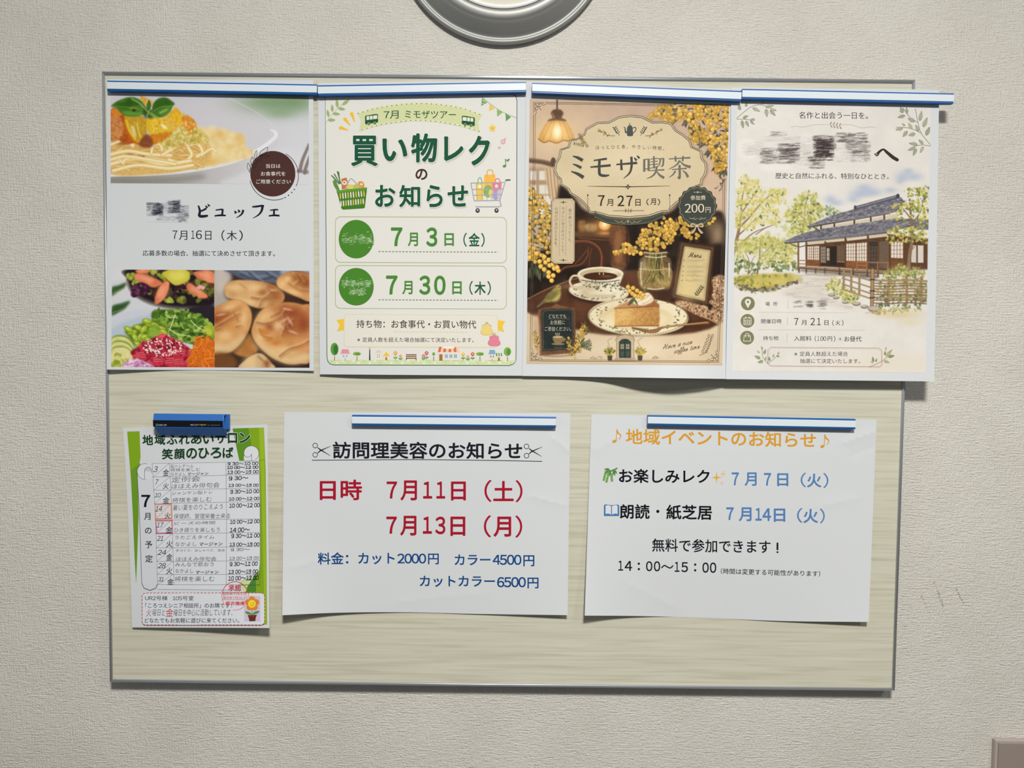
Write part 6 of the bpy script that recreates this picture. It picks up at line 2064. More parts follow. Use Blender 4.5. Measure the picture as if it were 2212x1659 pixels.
brush([([(974, 946), (1080, 938), (1182, 930)], [14, 20, 24]), ([(1022, 896), (1026, 1002)], [20, 24]), ([(1124, 868), (1126, 960), (1106, 1030), (1046, 1086)], [24, 24, 18, 5]), ([(1152, 878), (1176, 906)], [10, 24]), ([(1180, 858), (1204, 884)], [10, 24])], T1)
V, Hh_ = 22, 9
brush([([(1252, 892), (1252, 1018)], [V, V]), ([(1252, 896), (1296, 892)], [Hh_, Hh_]), ([(1296, 888), (1296, 1010)], [V, V]), ([(1252, 992), (1296, 988)], [Hh_, Hh_]),
       ([(1314, 892), (1388, 884)], [8, 9]), ([(1312, 920), (1386, 912)], [8, 9]), ([(1308, 948), (1390, 940)], [8, 9]), ([(1348, 862), (1350, 984)], [16, 18]), ([(1308, 984), (1390, 964)], [6, 10]),
       ([(1390, 890), (1448, 884)], [8, 9]), ([(1444, 884), (1438, 950), (1418, 966)], [18, 18, 8]), ([(1414, 892), (1404, 940), (1384, 972)], [16, 14, 4]),
       ([(1296, 1008), (1380, 1002), (1452, 998)], [7, 10, 14]), ([(1376, 972), (1366, 1022), (1328, 1064), (1276, 1086)], [20, 20, 14, 4]), ([(1374, 1010), (1404, 1050), (1450, 1080)], [6, 20, 26])], T2)
brush([([(1498, 890), (1600, 884), (1710, 878)], [9, 10, 16]), ([(1562, 862), (1566, 916)], [16, 18]), ([(1640, 860), (1634, 912)], [16, 18]), ([(1606, 906), (1572, 950), (1496, 994)], [20, 14, 4]), ([(1606, 910), (1650, 950), (1714, 972)], [8, 18, 28]),
       ([(1528, 996), (1600, 990), (1676, 984)], [8, 10, 14]), ([(1604, 950), (1604, 1074), (1584, 1070)], [22, 24, 8]), ([(1562, 1008), (1540, 1044), (1498, 1076)], [18, 14, 4]), ([(1636, 1006), (1668, 1034), (1688, 1072)], [8, 20, 26])], T2)
p.done()
p = Part(cafe, 'motto', E_)
for i, ch in enumerate('ほっとひと息、やさしい時間。'):
    x = 766 + i * 51.5
    y = 760 - 14 * math.sin(math.pi * i / 13) + i * 0.6
    t = glyphs(ch, -0.006, 1.0)
    r_ = (i - 6) * 0.012
    q = t * 42
    p.tris(np.stack([x + q[..., 0] * math.cos(r_) + q[..., 1] * math.sin(r_), y + 34 - q[..., 1] * math.cos(r_) + q[..., 0] * math.sin(r_)], -1), (112, 86, 66))
p.done()
rn = np.random.RandomState(6)
p = Part(cafe, 'coffee_pot_emblem', E_)
PT = (78, 84, 82)
p.blob([(1082, 580), (1100, 556), (1126, 560), (1136, 590), (1140, 640), (1134, 660), (1086, 660), (1080, 630)], PT)
p.ell(1108, 542, 6, 7, PT)
p.line(cat([(1084, 628), (1066, 620), (1060, 580), (1046, 572)]), [16, 14, 9, 4], PT)
p.line(cat([(1134, 584), (1162, 576), (1170, 600), (1150, 626), (1138, 634)]), 8, PT)
for sg in (-1, 1):
    def X(u):
        return 1110 + sg * u
    p.line(cat([(X(150), 660), (X(215), 656), (X(260), 630), (X(320), 596)]), 4, (120, 102, 70))
    for k in range(22):
        t = rn.uniform(.25, 1)
        u, v = 150 + 175 * t, 664 - 70 * t ** 1.5 + rn.normal(0, 11)
        r_ = rn.uniform(4, 8)
        p.ell(X(u), v, r_, r_ * .8, (184, 150, 84) if k % 3 else (124, 112, 78), sg * -40)
    p.line([(X(104), 656), (X(140), 612), (X(154), 572)], 4, (92, 92, 80))
    for k in range(4):
        u, v = 122 + k * 10, 630 - k * 17
        p.ell(X(u - 12), v - 6, 11, 5, (92, 94, 84), sg * 50)
        p.ell(X(u + 12), v, 11, 5, (92, 94, 84), sg * -40)
p.done()
p = Part(cafe, 'date_line', E_)
DT = (56, 44, 40)
for s_, x0, x1, y0, y1, k in (('7', 792, 858, 1252, 1356, 0), ('月', 878, 942, 1290, 1356, 1), ('2', 986, 1052, 1254, 1358, 0), ('7', 1074, 1136, 1256, 1358, 0), ('日', 1164, 1216, 1290, 1356, 1), ('（', 1274, 1298, 1286, 1350, 1), ('月', 1314, 1368, 1284, 1346, 1), ('）', 1386, 1410, 1288, 1350, 1)):
    p.text(s_, x0, x1, y0, y1, DT, -0.004 if k else 0.0, m=0.010 if k else 0.018)
LN = (122, 98, 74)
p.line([(686, 1160), (1090, 1166), (1508, 1158)], [2, 8, 2], LN)
for x, y in ((1090, 1152), (1090, 1182), (1074, 1167), (1106, 1167)):
    p.ell(x, y, 8, 8, (66, 58, 50))
for x in (690, 1506):
    p.line([(x, 1256), (x, 1420)], 4, LN)
    p.ell(x, 1250, 7, 9, (66, 58, 50))
p.line([(940, 1406), (1250, 1404)], 3, LN)
for sg in (-1, 1):
    p.line([(1094 + sg * (30 + (2 + t * 3) * math.cos(t)), 1408 + (2 + t * 3) * math.sin(t)) for t in np.linspace(0, 5, 14)], 4, LN)
p.line([(1094, 1384), (1094, 1426)], 5, LN)
p.done()
p = Part(cafe, 'dark_green_ribbon', E_)
RB = (66, 72, 64)
up_ = cat([(756, 1416), (900, 1470), (1096, 1490), (1300, 1466), (1440, 1414)])
dn = cat([(1440, 1472), (1300, 1530), (1100, 1550), (900, 1534), (756, 1478)])
p.poly(list(up_) + list(dn), RB, 0.02)
p.dash(dn - [0, 10], 4, (162, 152, 120), 9, 8)
p.dash(up_ + [0, 10], 4, (162, 152, 120), 9, 8)
for sg in (-1, 1):
    p.line(cat([(1090 + sg * u, 1512 + v) for u, v in ((14, 0), (40, 16), (66, 4), (50, -6), (90, 10), (130, -8))]), 4, (182, 170, 138))
p.ell(1090, 1512, 7, 18, (182, 170, 138))
p.done()
p = Part(cafe, 'price_badge', E_, 'round dark badge with a price')
cx_, cy_ = 1780, 1360
p.poly([(cx_ + (193 + 7 * math.cos(16 * t)) * math.cos(t), cy_ + (195 + 7 * math.cos(16 * t)) * math.sin(t)) for t in np.linspace(0, 6.283, 130)[:-1]], (66, 70, 64), 0.02)
p.up(0.02)
p.line([(cx_ + (177 + 5 * math.cos(16 * t)) * math.cos(t), cy_ + (179 + 5 * math.cos(16 * t)) * math.sin(t)) for t in np.linspace(0, 6.283, 130)[:-1]], 4, (150, 144, 122), closed=True)
CRM = (222, 212, 188)
p.text('参加費', 1712, 1862, 1254, 1300, CRM, -0.002, m=0.008)
for i, s_ in enumerate('200'):
    p.text(s_, 1656 + i * 66, 1716 + i * 66, 1338, 1424, CRM, -0.006, m=0.02)
p.text('円', 1862, 1912, 1370, 1426, CRM, -0.006, m=0.01)
p.line([(1742, 1222), (1826, 1222)], 3, CRM)
p.ell(1784, 1222, 5, 11, CRM)
for sg in (-1, 1):
    p.line(cat([(1784 + sg * u, 1480 + v) for u, v in ((8, 0), (24, 14), (40, 2), (28, -8), (56, 6), (84, -4))]), 4, (190, 182, 156))
BW_ = (190, 168, 136)
for sg in (-1, 1):
    p.blob([(1776, 1556), (1776 + sg * 40, 1530), (1776 + sg * 66, 1544), (1776 + sg * 60, 1572), (1776 + sg * 20, 1566)], BW_)
    p.blob([(1776 + sg * 8, 1560), (1776 + sg * 30, 1590), (1776 + sg * 62, 1626), (1776 + sg * 40, 1634), (1776 + sg * 14, 1600)], BW_)
    p.blob([(1776 + sg * 18, 1554), (1776 + sg * 44, 1544), (1776 + sg * 50, 1556), (1776 + sg * 24, 1562)], (120, 98, 74))
p.ell(1776, 1558, 15, 14, (204, 184, 152))
p.done()
p = Part(cafe, 'vertical_text_panel', E_)
def cut(x0, y0, x1, y1, r_):
    return [(x0 + r_, y0), (x1 - r_, y0), (x1 - r_ * .6, y0 + r_ * .6), (x1, y0 + r_), (x1 - 3, y1 - r_), (x1 - r_ * .6, y1 - r_ * .6), (x1 - r_, y1), (x0 + r_, y1), (x0 + r_ * .5, y1 - r_ * .6), (x0 - 6, y1 - r_), (x0, y0 + r_), (x0 + r_ * .6, y0 + r_ * .6)]
p.poly(cut(328, 1284, 562, YF + 414, 26), (208, 190, 158), 0.02)
p.up(0.01)
p.line(cut(328, 1284, 562, YF + 414, 26), 5, (96, 82, 62), closed=True)
p.line(cut(338, 1296, 552, YF + 402, 26), 3, (140, 120, 92), closed=True)
for x in (412, 476):
    p.line([(x, 1360), (x - 6, YF + 336)], 3, (150, 128, 100))
VT = (84, 64, 50)
p.vtext('香り高いコーヒーと、', 514, 1384, YF + 226, 34, VT, -0.004, 0, -4)
p.vtext('やさしい甘さのスイーツで、', 446, 1366, YF + 336, 34, VT, -0.004, 0, -8)
p.vtext('心ほどけるひとときを。', 378, 1364, YF + 268, 36, VT, -0.004, 0, -8)
for y in (1322, YF + 378):
    p.line([(408, y), (486, y)], 3, VT)
    p.ell(446, y, 7, 14, VT)
    p.ell(430, y, 6, 5, VT)
    p.ell(462, y, 6, 5, VT)
p.done()
p = Part(cafe, 'chalkboard_lettering', F, parent=cp)
CW = (206, 202, 184)
p.text('どなたでも', 302, 474, 916, 956, CW, -0.004)
p.text('お気軽に', 318, 462, 976, 1020, CW, -0.004)
p.text('ご参加ください。', 262, 524, 1040, 1084, CW, -0.004)
p.line([(298, 966), (506, 962)], 2.5, (140, 136, 120))
p.done()
HAND = {'a': (1.0, [[(.8, .9), (.4, 1), (.1, .5), (.3, 0), (.7, .4), (.85, 1), (.8, .2), (1.05, .12)]]), 'v': (1.0, [[(0, .9), (.35, .05), (.75, 1), (1.0, .85)]]),
        'e': (.95, [[(.1, .45), (.6, .65), (.55, 1), (.2, .8), (.15, .2), (.5, 0), (1, .35)]]), 'n': (1.1, [[(.1, .9), (.15, 0), (.2, .6), (.6, 1), (.75, .7), (.75, .1), (1.1, .15)]]),
        'i': (.55, [[(.2, .9), (.2, .1), (.6, .2)], [(.28, 1.4), (.32, 1.5)]]), 'c': (.9, [[(.8, .8), (.45, 1), (.1, .5), (.35, 0), (.9, .3)]]), 'o': (1.0, [[(.5, 1), (.1, .6), (.35, 0), (.75, .4), (.6, 1), (1, .85)]]),
        'f': (.8, [[(.05, .3), (.5, 1.2), (.6, 2), (.35, 1.8), (.28, 0), (.22, -.8), (.48, -.4), (.4, .2), (.8, .3)]]), 't': (.75, [[(.3, 1.7), (.28, .1), (.7, .12)], [(0, 1.15), (.7, 1.2)]]),
        'm': (1.55, [[(.1, .9), (.12, 0), (.2, .7), (.5, 1), (.6, .1), (.7, .7), (1, 1), (1.12, .1), (1.5, .15)]]), 'u': (1.1, [[(.1, .9), (.15, .2), (.45, 0), (.75, .9), (.75, .15), (1.1, .15)]]),
        'H': (1.7, [[(.1, 1.7), (.45, 2), (.35, 1), (.1, 0)], [(1.3, 2.1), (1.1, .9), (1.1, .1), (1.5, .15)], [(-.2, .8), (.6, 1), (1.4, 1.1)]]), 'M': (1.9, [[(-.1, .1), (.15, .1), (.5, 2)], [(.5, 2), (.75, .2), (1.35, 2)], [(1.35, 2), (1.35, .2), (1.75, .15)]]), ' ': (.8, [])}
def script(p, s_, x0, y0, x1, y1, h, c, w=3.2):
    n = sum(HAND[q][0] for q in s_)
    k, x = (x1 - x0) / n, 0.0
    for q in s_:
        adv, st_ = HAND[q]
        for pts in st_:
            p.line(cat([(x0 + (x + u * .95) * k + v * h * .42, y0 + (y1 - y0) * (x + u) / n - v * h) for u, v in pts]), w, c)
        x += adv
p = Part(cafe, 'menu_lettering', F, parent=cp)
script(p, 'Menu', 1694, 342, 1822, 350, 22, (92, 70, 50), 4)
p.done()
p = Part(cafe, 'greeting_lettering', F, parent=cp)
HC = (104, 84, 66)
script(p, 'Have a nice', 1436, 1264, 1728, 1206, 24, HC)
script(p, 'coffee time', 1546, 1304, 1802, 1252, 24, HC)
p.line(cat([(1800, 1324), (1860, 1296), (1900, 1230), (1920, 1130)]), 3, HC)
for k in range(5):
    x, y = 1858 + k * 15, 1296 - k * 38
    for sg in (-1, 1):
        c_ = (x + sg * 18 - 4, y - 14)
        p.line([(c_[0] + 9 * math.cos(t) * 1.1, c_[1] + 15 * math.sin(t)) for t in np.linspace(0, 6.28, 14)[:-1]], 3, HC, closed=True)
p.done()

# ------------------------------------------------------------------ house flyer
hp = paint_house().emit(house, 'garden_house_picture', 'watercolour print of a tiled house behind a bamboo fence')
TX = (56, 44, 44)
p = Part(house, 'upper_line', G)
p.text('名作と出会う一日を。', 722, 1332, 374, 434, TX, -0.002, dy=4, m=0.008)
p.line(cat([(648, 516), (690, 502), (760, 510), (860, 490), (980, 486)]), 3, (176, 164, 152))
p.line(cat([(1090, 488), (1180, 490), (1280, 516), (1370, 508), (1408, 520)]), 3, (176, 164, 152))
for k in range(4):
    x, y = 992 + k * 27, 490 + k * 4
    p.blob([(x, y), (x + 10, y - 24), (x + 20, y - 26), (x + 12, y - 4)], (168, 150, 134), n=3)
    p.blob([(x + 6, y + 2), (x + 14, y + 22), (x + 26, y + 26), (x + 18, y + 6)], (168, 150, 134), n=3)
p.done()
p = Part(house, 'brush_kana', G)
p.line(cat([(1392, 748), (1410, 754), (1430, 730), (1466, 708), (1500, 734), (1550, 776), (1590, 800)]), [10, 30, 22, 16, 26, 32, 30], (60, 46, 42), cap=True)
p.ell(1408, 752, 9, 9, (150, 138, 132))
p.done()
p = Part(house, 'second_line', G)
p.text('歴史と自然にふれる、特別なひととき。', 512, 1516, 914, 966, TX, -0.002, dy=6, m=0.008)
p.done()
for nm, stem, lv in (('leaf_spray', [[(170, 432), (230, 380), (310, 325), (400, 315), (520, 368)], [(170, 440), (230, 440), (330, 452)]],
                      [(200, 360, 186, 310, 20), (250, 330, 260, 292, 16), (310, 340, 375, 372, 20), (390, 300, 410, 290, 8), (430, 350, 438, 420, 22), (425, 335, 498, 318, 18), (465, 360, 512, 410, 20), (470, 358, 520, 360, 18), (225, 430, 272, 410, 18), (215, 450, 228, 520, 20), (250, 455, 276, 506, 18), (290, 450, 332, 436, 14), (290, 455, 326, 488, 14)]),
                     ('leaf_spray', [[(1884, 668), (1800, 560), (1770, 450), (1750, 345)], [(1800, 560), (1700, 520), (1580, 510)], [(1770, 470), (1700, 420), (1640, 340)], [(1884, 678), (1800, 668), (1720, 690)]],
                      [(1640, 385, 1618, 335, 24), (1680, 390, 1670, 335, 16), (1660, 408, 1592, 426, 20), (1745, 462, 1684, 432, 24), (1790, 455, 1806, 368, 22), (1820, 510, 1856, 424, 24), (1845, 585, 1878, 508, 24), (1640, 520, 1575, 534, 20), (1720, 528, 1690, 474, 20), (1780, 545, 1752, 490, 20), (1660, 500, 1632, 478, 14), (1680, 545, 1640, 596, 22), (1750, 568, 1690, 584, 22), (1770, 665, 1694, 652, 20), (1820, 660, 1780, 620, 18), (1750, 690, 1684, 716, 20), (1760, 700, 1730, 762, 20), (1820, 682, 1794, 738, 18)])):
    p = Part(house, nm, G)
    for s_ in stem:
        p.line(cat(s_), 5, (138, 130, 118))
    for x0, y0, x1, y1, w_ in lv:
        a_, b_ = np.array([x0, y0], float), np.array([x1, y1], float)
        n_ = np.array([-(b_ - a_)[1], (b_ - a_)[0]]) / (np.linalg.norm(b_ - a_) + 1e-6) * w_ * .8
        cc_ = rr.choice([(176, 180, 156), (160, 168, 144), (188, 186, 160), (168, 174, 158)])
        o_ = [a_, a_ + (b_ - a_) * .35 + n_, b_ - (b_ - a_) * .2 + n_ * .5, b_, b_ - (b_ - a_) * .2 - n_ * .5, a_ + (b_ - a_) * .35 - n_]
        p.blob(o_, (132, 140, 118), n=4)
        mm_ = np.mean(o_, 0)
        p.blob([mm_ + (q - mm_) * .86 for q in o_], cc_, n=4)
        p.line([a_, b_], 2.5, (128, 134, 112))
    p.done()
OLV = (124, 128, 92)
WH = (226, 222, 216)
for k, (x, y, s_, lx0, lx1, t0, t1) in enumerate(((269, 801, '場所', 424, 530, 786, 824), (265, 955, '開催日時', 386, 566, 938, 978), (262, 1104, '持ち物', 404, 538, 1088, 1128))):
    p = Part(house, ('place_row', 'date_row', 'belongings_row')[k], H)
    p.ell(x, y, 61, 61, OLV, dz=0.01)
    p.up(0.01)
    if k == 0:
        p.ell(x, y - 14, 27, 27, WH)
        p.poly([(x - 25, y - 4), (x + 25, y - 4), (x, y + 42)], WH)
        p.ell(x, y - 14, 11, 11, OLV)
    elif k == 1:
        p.line(p.rrect(x - 32, y - 26, x + 32, y + 34, 6), 5, WH, closed=True)
        p.line([(x - 32, y - 6), (x + 32, y - 6)], 5, WH)
        for u in (-16, 16):
            p.line([(x + u, y - 38), (x + u, y - 20)], 6, WH)
        for i in range(6):
            p.rect(x - 24 + (i % 3) * 18, y + 3 + (i // 3) * 14, x - 13 + (i % 3) * 18, y + 12 + (i // 3) * 14, WH)
    else:
        p.line([(x - 26, y - 18), (x + 26, y - 18), (x + 32, y + 30), (x - 32, y + 30)], 5, WH, closed=True)
        p.line(cat([(x - 14, y - 4), (x - 14, y - 30), (x, y - 38), (x + 14, y - 30), (x + 14, y - 4)]), 5, WH)
    if k == 0:
        p.text('場', 424, 462, t0, t1, TX, 0.002)
        p.text('所', 492, 530, t0, t1, TX, 0.002)
    else:
        p.text(s_, lx0, lx1, t0, t1, TX, 0.002)
    p.line([(624 - k * 4, (766, 918, 1068)[k]), (622 - k * 4, (844, 996, 1146)[k])], 3, (190, 160, 150))
    if k < 2:
        y2 = (878, 1032)[k]
        p.dash([(364, y2), ((1144, 1306)[k], y2 + 6)], 3, (176, 168, 156), 9, 5)
    if k == 0:
        pass
    elif k == 1:
        for q, x0, x1, y0, y1 in (('7', 678, 716, 930, 992), ('月', 742, 786, 948, 992), ('2', 822, 862, 928, 992), ('1', 880, 914, 930, 992), ('日', 946, 982, 950, 992), ('（', 1016, 1030, 948, 998), ('火', 1044, 1086, 950, 992), ('）', 1100, 1114, 948, 998)):
            p.text(q, x0, x1, y0, y1, (40, 34, 36), -0.003, m=0.010)
        pass
    else:
        for q, x0, x1, y0, y1 in (('入館料', 676, 832, 1088, 1132), ('（', 860, 874, 1086, 1138), ('1', 884, 902, 1092, 1130), ('00', 910, 962, 1092, 1131), ('円', 974, 1014, 1094, 1134), ('）', 1028, 1042, 1088, 1140), ('＋', 1070, 1100, 1100, 1130), ('お昼代', 1122, 1274, 1092, 1138)):
            p.text(q, x0, x1, y0, y1, TX, -0.002, m=0.008)
    p.done()
p = Part(house, 'lottery_panel', H)
oct_ = [(470, 1188), (1432, 1196), (1456, 1220), (1456, 1346), (1436, 1364), (468, 1356), (444, 1334), (446, 1212)]
p.line(oct_, 4, (176, 140, 130), closed=True)
p.line([(x + (8 if x < 900 else -8), y + (8 if y < 1270 else -6)) for x, y in oct_], 2.5, (190, 170, 160), closed=True)
p.text('※定員人数超えた場合', 680, 1154, 1226, 1268, (64, 50, 48), 0.0)
p.text('抽選にて決定いたします。', 730, 1262, 1288, 1330, (64, 50, 48), 0.0, dy=2)
for stem, lv in (([(444, 1332), (400, 1270), (392, 1190)], [(400, 1210, 386, 1178, 12), (380, 1290, 326, 1264, 22), (410, 1250, 426, 1206, 20), (420, 1310, 430, 1268, 16), (405, 1310, 354, 1324, 22), (372, 1240, 350, 1218, 12)]), ([(444, 1332), (500, 1290), (548, 1240)], [(460, 1310, 456, 1270, 16), (490, 1280, 500, 1246, 14), (520, 1264, 552, 1272, 12), (530, 1250, 546, 1226, 12)]),
                 ([(1340, 1364), (1440, 1320), (1510, 1268)], [(1490, 1270, 1548, 1206, 22), (1510, 1274, 1566, 1262, 22), (1470, 1308, 1524, 1326, 20), (1480, 1260, 1484, 1220, 14), (1490, 1216, 1490, 1180, 10), (1380, 1320, 1372, 1270, 16), (1400, 1320, 1410, 1286, 12), (1376, 1330, 1356, 1310, 10)])):
    p.line(cat(stem), 4, (126, 126, 116))
    for x0, y0, x1, y1, w_ in lv:
        a_, b_ = np.array([x0, y0], float), np.array([x1, y1], float)
        n_ = np.array([-(b_ - a_)[1], (b_ - a_)[0]]) / (np.linalg.norm(b_ - a_) + 1e-6) * w_ * .7
        p.blob([a_, a_ + (b_ - a_) * .35 + n_, b_, a_ + (b_ - a_) * .35 - n_], rr.choice([(150, 160, 128), (176, 174, 136), (136, 148, 116)]), n=4)
p.done()

# ------------------------------------------------------------------ timetable
JY = 1474.7
p = Part(salon, 'green_side_bands', I)
G1, G2, G3 = (126, 164, 32), (92, 142, 36), (150, 180, 40)
p.poly([(152, 382), (316, 378), (330, 720), (300, 900), (296, 1200), (305, 1500), (296, JY + 200), (286, JY + 500), (270, JY + 940), (250, JY + 600), (226, JY + 0), (200, 1000)], G1, 0.01)
p.poly([(200, 900), (326, 800), (300, 1000), (298, JY + 200), (272, JY + 900), (240, JY + 300)], (104, 150, 40))
p.poly([(1550, 342), (1968, 328), (1990, 900), (2010, JY + 1470), (1920, JY + 1470), (1960, JY + 1440), (1975, JY + 1080), (1700, JY + 1040), (1860, JY + 820), (1915, JY + 640), (1912, 900), (1900, 760), (1640, 770)], G1, 0.01)
p.poly([(1550, 342), (1760, 334), (1800, 560), (1700, 640), (1700, 770), (1640, 770)], G2)
p.poly([(1900, 330), (1968, 328), (2008, JY + 1470), (1980, JY + 1470), (1930, 1000)], G3)
p.poly([(1700, JY + 1040), (1860, JY + 790), (1862, JY + 1040)], (74, 132, 44))
p.poly([(1640, JY + 900), (1790, JY + 810), (1730, JY + 1030), (1700, JY + 1040)], (196, 214, 150))
p.done()
p = Part(salon, 'title', I, 'dark green title')
TG = (26, 62, 40)
for c_, w_ in (((226, 230, 228), 0.058), (TG, 0.030)):
    e = (w_ - .030) * 190
    for i, ch in enumerate('地域ふれあいサロン'):
        x0, x1 = 352 + i * 161, 352 + i * 161 + 146
        if ch == 'ロ':
            x0, x1 = x0 + 8, x1 - 12
        p.text(ch, x0 - e, x1 + e, 424 - i * 3.5 - e, 562 - i * 3.5 + e, c_, w_)
    for i, ch in enumerate('笑顔のひろば'):
        x0 = 612 + i * 161
        p.text(ch, x0 - e, x0 + 146 + e, 608 - i * 4 - e, 752 - i * 4 + e, c_, w_)
    p.up(0.01)
p.done()
p = Part(salon, 'scroll_frame', I)
FL = (58, 62, 66)
PW = (214, 217, 224)
p.poly([(286, 960), (300, 860), (380, 806), (484, 806), (500, 900), (552, JY + 930), (530, JY + 990), (460, JY + 1012), (380, JY + 990), (345, JY + 920), (320, JY + 100)], (208, 211, 219), 0.01)
p.line([(284, 930), (316, 1500), (346, JY + 920), (375, JY + 985), (455, JY + 1014), (530, JY + 985), (552, JY + 935)], 6, FL, smooth=False)
p.ell(385, 912, 100, 104, PW)
p.line([(385 + 100 * math.cos(t), 912 + 104 * math.sin(t)) for t in np.radians(np.linspace(80, 290, 30))], 5, FL)
p.ell(428, 915, 50, 60, (190, 196, 206))
p.rect(384, 912, 470, 1010, PW)
p.line([(384, 1005), (382, 910)] + [(430 + 48 * math.cos(t), 912 + 56 * math.sin(t)) for t in np.radians(np.linspace(180, 380, 24))], 5, FL)
p.ell(1800, 670, 100, 98, PW)
p.rect(1702, 690, 1900, 770, PW)
p.line([(1800 + 100 * math.cos(t), 670 + 98 * math.sin(t)) for t in np.radians(np.linspace(160, 420, 40))], 5, FL)
p.line([(1700, 690)] + [(1752 + 50 * math.cos(t), 676 + 46 * math.sin(t)) for t in np.radians(np.linspace(160, 0, 20))] + [(1803, 768)], 5, FL)
p.poly([(484, 806), (1460, 782), (1900, 772), (1912, 1500), (1915, JY + 640), (1900, JY + 760), (1840, JY + 800), (1660, JY + 900), (1600, JY + 1010), (556, JY + 1000), (500, 1400)], PW)
p.vtext('7', 398, 1226, 1376, 205, (22, 24, 32), 0.03)
p.vtext('月の予定', 424, 1412, JY + 690, 104, (30, 32, 42), 0.012, 0, 20)
p.done()
p = Part(salon, 'timetable_grid', I)
GL = (92, 100, 112)
ys = [(806, 782), (986, 950), (1160, 1132), (1340, 1310), (JY + 84, JY + 68), (JY + 266, JY + 246), (JY + 452, JY + 434), (JY + 632, JY + 622), (JY + 804, JY + 802), (JY + 940, JY + 942)]
def gx(y, a, b):
    return a + (b - a) * (y - 800) / (JY + 940 - 800)
for a_, b_ in ys:
    p.line([(gx(a_, 484, 556), a_), (1200, (a_ + b_) / 2 + 1), (gx(b_, 1900, 1914), b_)], 4.5, GL)
for a_, b_ in ((484, 556), (712, 772), (1462, 1466)):
    p.line([(a_, 800), ((a_ + b_) / 2 + 6, 1500), (b_, JY + 940)], 4.5, GL)
p.line([(1904, 776), (1920, 1400), (1914, JY + 942)], 4.5, GL)
for i in range(9):
    p.line([(gx(ys[i + 1][0], 490, 556), ys[i + 1][0]), (gx(ys[i][0], 712, 772), ys[i][0] - 4)], 3.5, GL)
for (x0, y0, x1, y1), c_ in (((516, 1350, 742, JY + 72), (206, 112, 52)), ((532, JY + 92, 750, JY + 262), (196, 66, 110))):
    p.line([(x0, y0), (x1, y0 - 8), (x1 + 4, y1 - 6), (x0 + 10, y1)], 9, c_, closed=True)
    p.line([(x0 + 12, y0 + 10), (x1 - 10, y0 + 4), (x1 - 6, y1 - 16), (x0 + 20, y1 - 10)], 5, c_, closed=True)
    for k in range(5 if y0 > 1300 and c_[0] > 200 else 0):
        p.line([(x0 + 20, y0 + 30 + k * 32), (x1 - 20, y0 + 14 + k * 32)], 4, (226, 178, 142))
p.done()
HB = (30, 32, 40)
p = Part(salon, 'handwritten_dates', I)
dd = (('3', 505, 556, 842, 920, '金', 626, 706, 884, 974), ('7', 524, 562, 1018, 1088, '火', 628, 704, 1066, 1146), ('10', 520, 598, 1196, 1256, '金', 624, 712, 1256, 1336), ('14', 528, 618, 1374, 1442, '火', 650, 728, 1460, 1540), ('17', 548, 630, JY + 116, JY + 180, '金', 664, 750, JY + 172, JY + 258),
      ('21', 552, 636, JY + 292, JY + 358, '火', 670, 756, JY + 356, JY + 446), ('24', 560, 672, JY + 478, JY + 544, '金', 670, 752, JY + 530, JY + 620), ('28', 562, 664, JY + 652, JY + 722, '火', 672, 750, JY + 712, JY + 802), ('31', 566, 640, JY + 838, JY + 898, '金', 684, 766, JY + 860, JY + 942))
for n_, a_, b_, y0, y1, d_, c_, e_, y2, y3 in dd:
    p.text(n_, a_, b_, y0, y1, HB, 0.0, slant=.25)
    p.text(d_, c_, e_, y2, y3, HB, 0.004, dy=-4, slant=.1)
p.done()
p = Part(salon, 'handwritten_events', I)
HG = (70, 74, 84)
ev = (('脳トレゲーム', 728, 1030, 818, 868, -8), ('将棋を楽しむ', 728, 1120, 872, 916, -10), ('なかよし', 734, 928, 926, 966, -4), ('マージャン', 952, 1228, 926, 968, -8), ('定例会', 740, 1120, 992, 1062, -22), ('ほほえみ俳句会', 742, 1376, 1076, 1144, -22), ('ジャンケン脳トレ', 744, 1284, 1180, 1228, -20), ('将棋を楽しむ', 752, 1270, 1262, 1326, -16),
      ('暑い夏をのりこえよう', 760, 1420, 1360, 1430, -20), ('保健師、管理栄養士来る', 772, 1516, JY - 2, JY + 66, -6), ('ビーズの時間', 780, 1318, JY + 104, JY + 146, -10), ('ひき語りを楽しもう', 776, 1380, JY + 186, JY + 246, -8), ('うたごえタイム', 786, 1306, JY + 288, JY + 336, -8), ('なかよし', 792, 1072, JY + 374, JY + 428, -4), ('マージャン', 1110, 1416, JY + 378, JY + 430, -6),
      ('手づくり．おしゃべり．自由', 796, 1444, JY + 470, JY + 504, -6), ('ほほえみ俳句会', 802, 1334, JY + 572, JY + 626, -4), ('みんなで歌おう', 790, 1300, JY + 642, JY + 700, -4), ('なかよし', 792, 1030, JY + 730, JY + 782, 0), ('マージャン', 1060, 1366, JY + 752, JY + 800, -4), ('将棋を楽しむ', 784, 1310, JY + 830, JY + 898, -4))
for s_, a_, b_, y0, y1, d_ in ev:
    bold = s_ == 'マージャン'
    p.text(s_, a_, b_, y0, y1, HB if bold else HG, 0.006 if bold else -0.012, dy=d_, slant=.22 if bold else .1)
p.done()
p = Part(salon, 'handwritten_times', I)
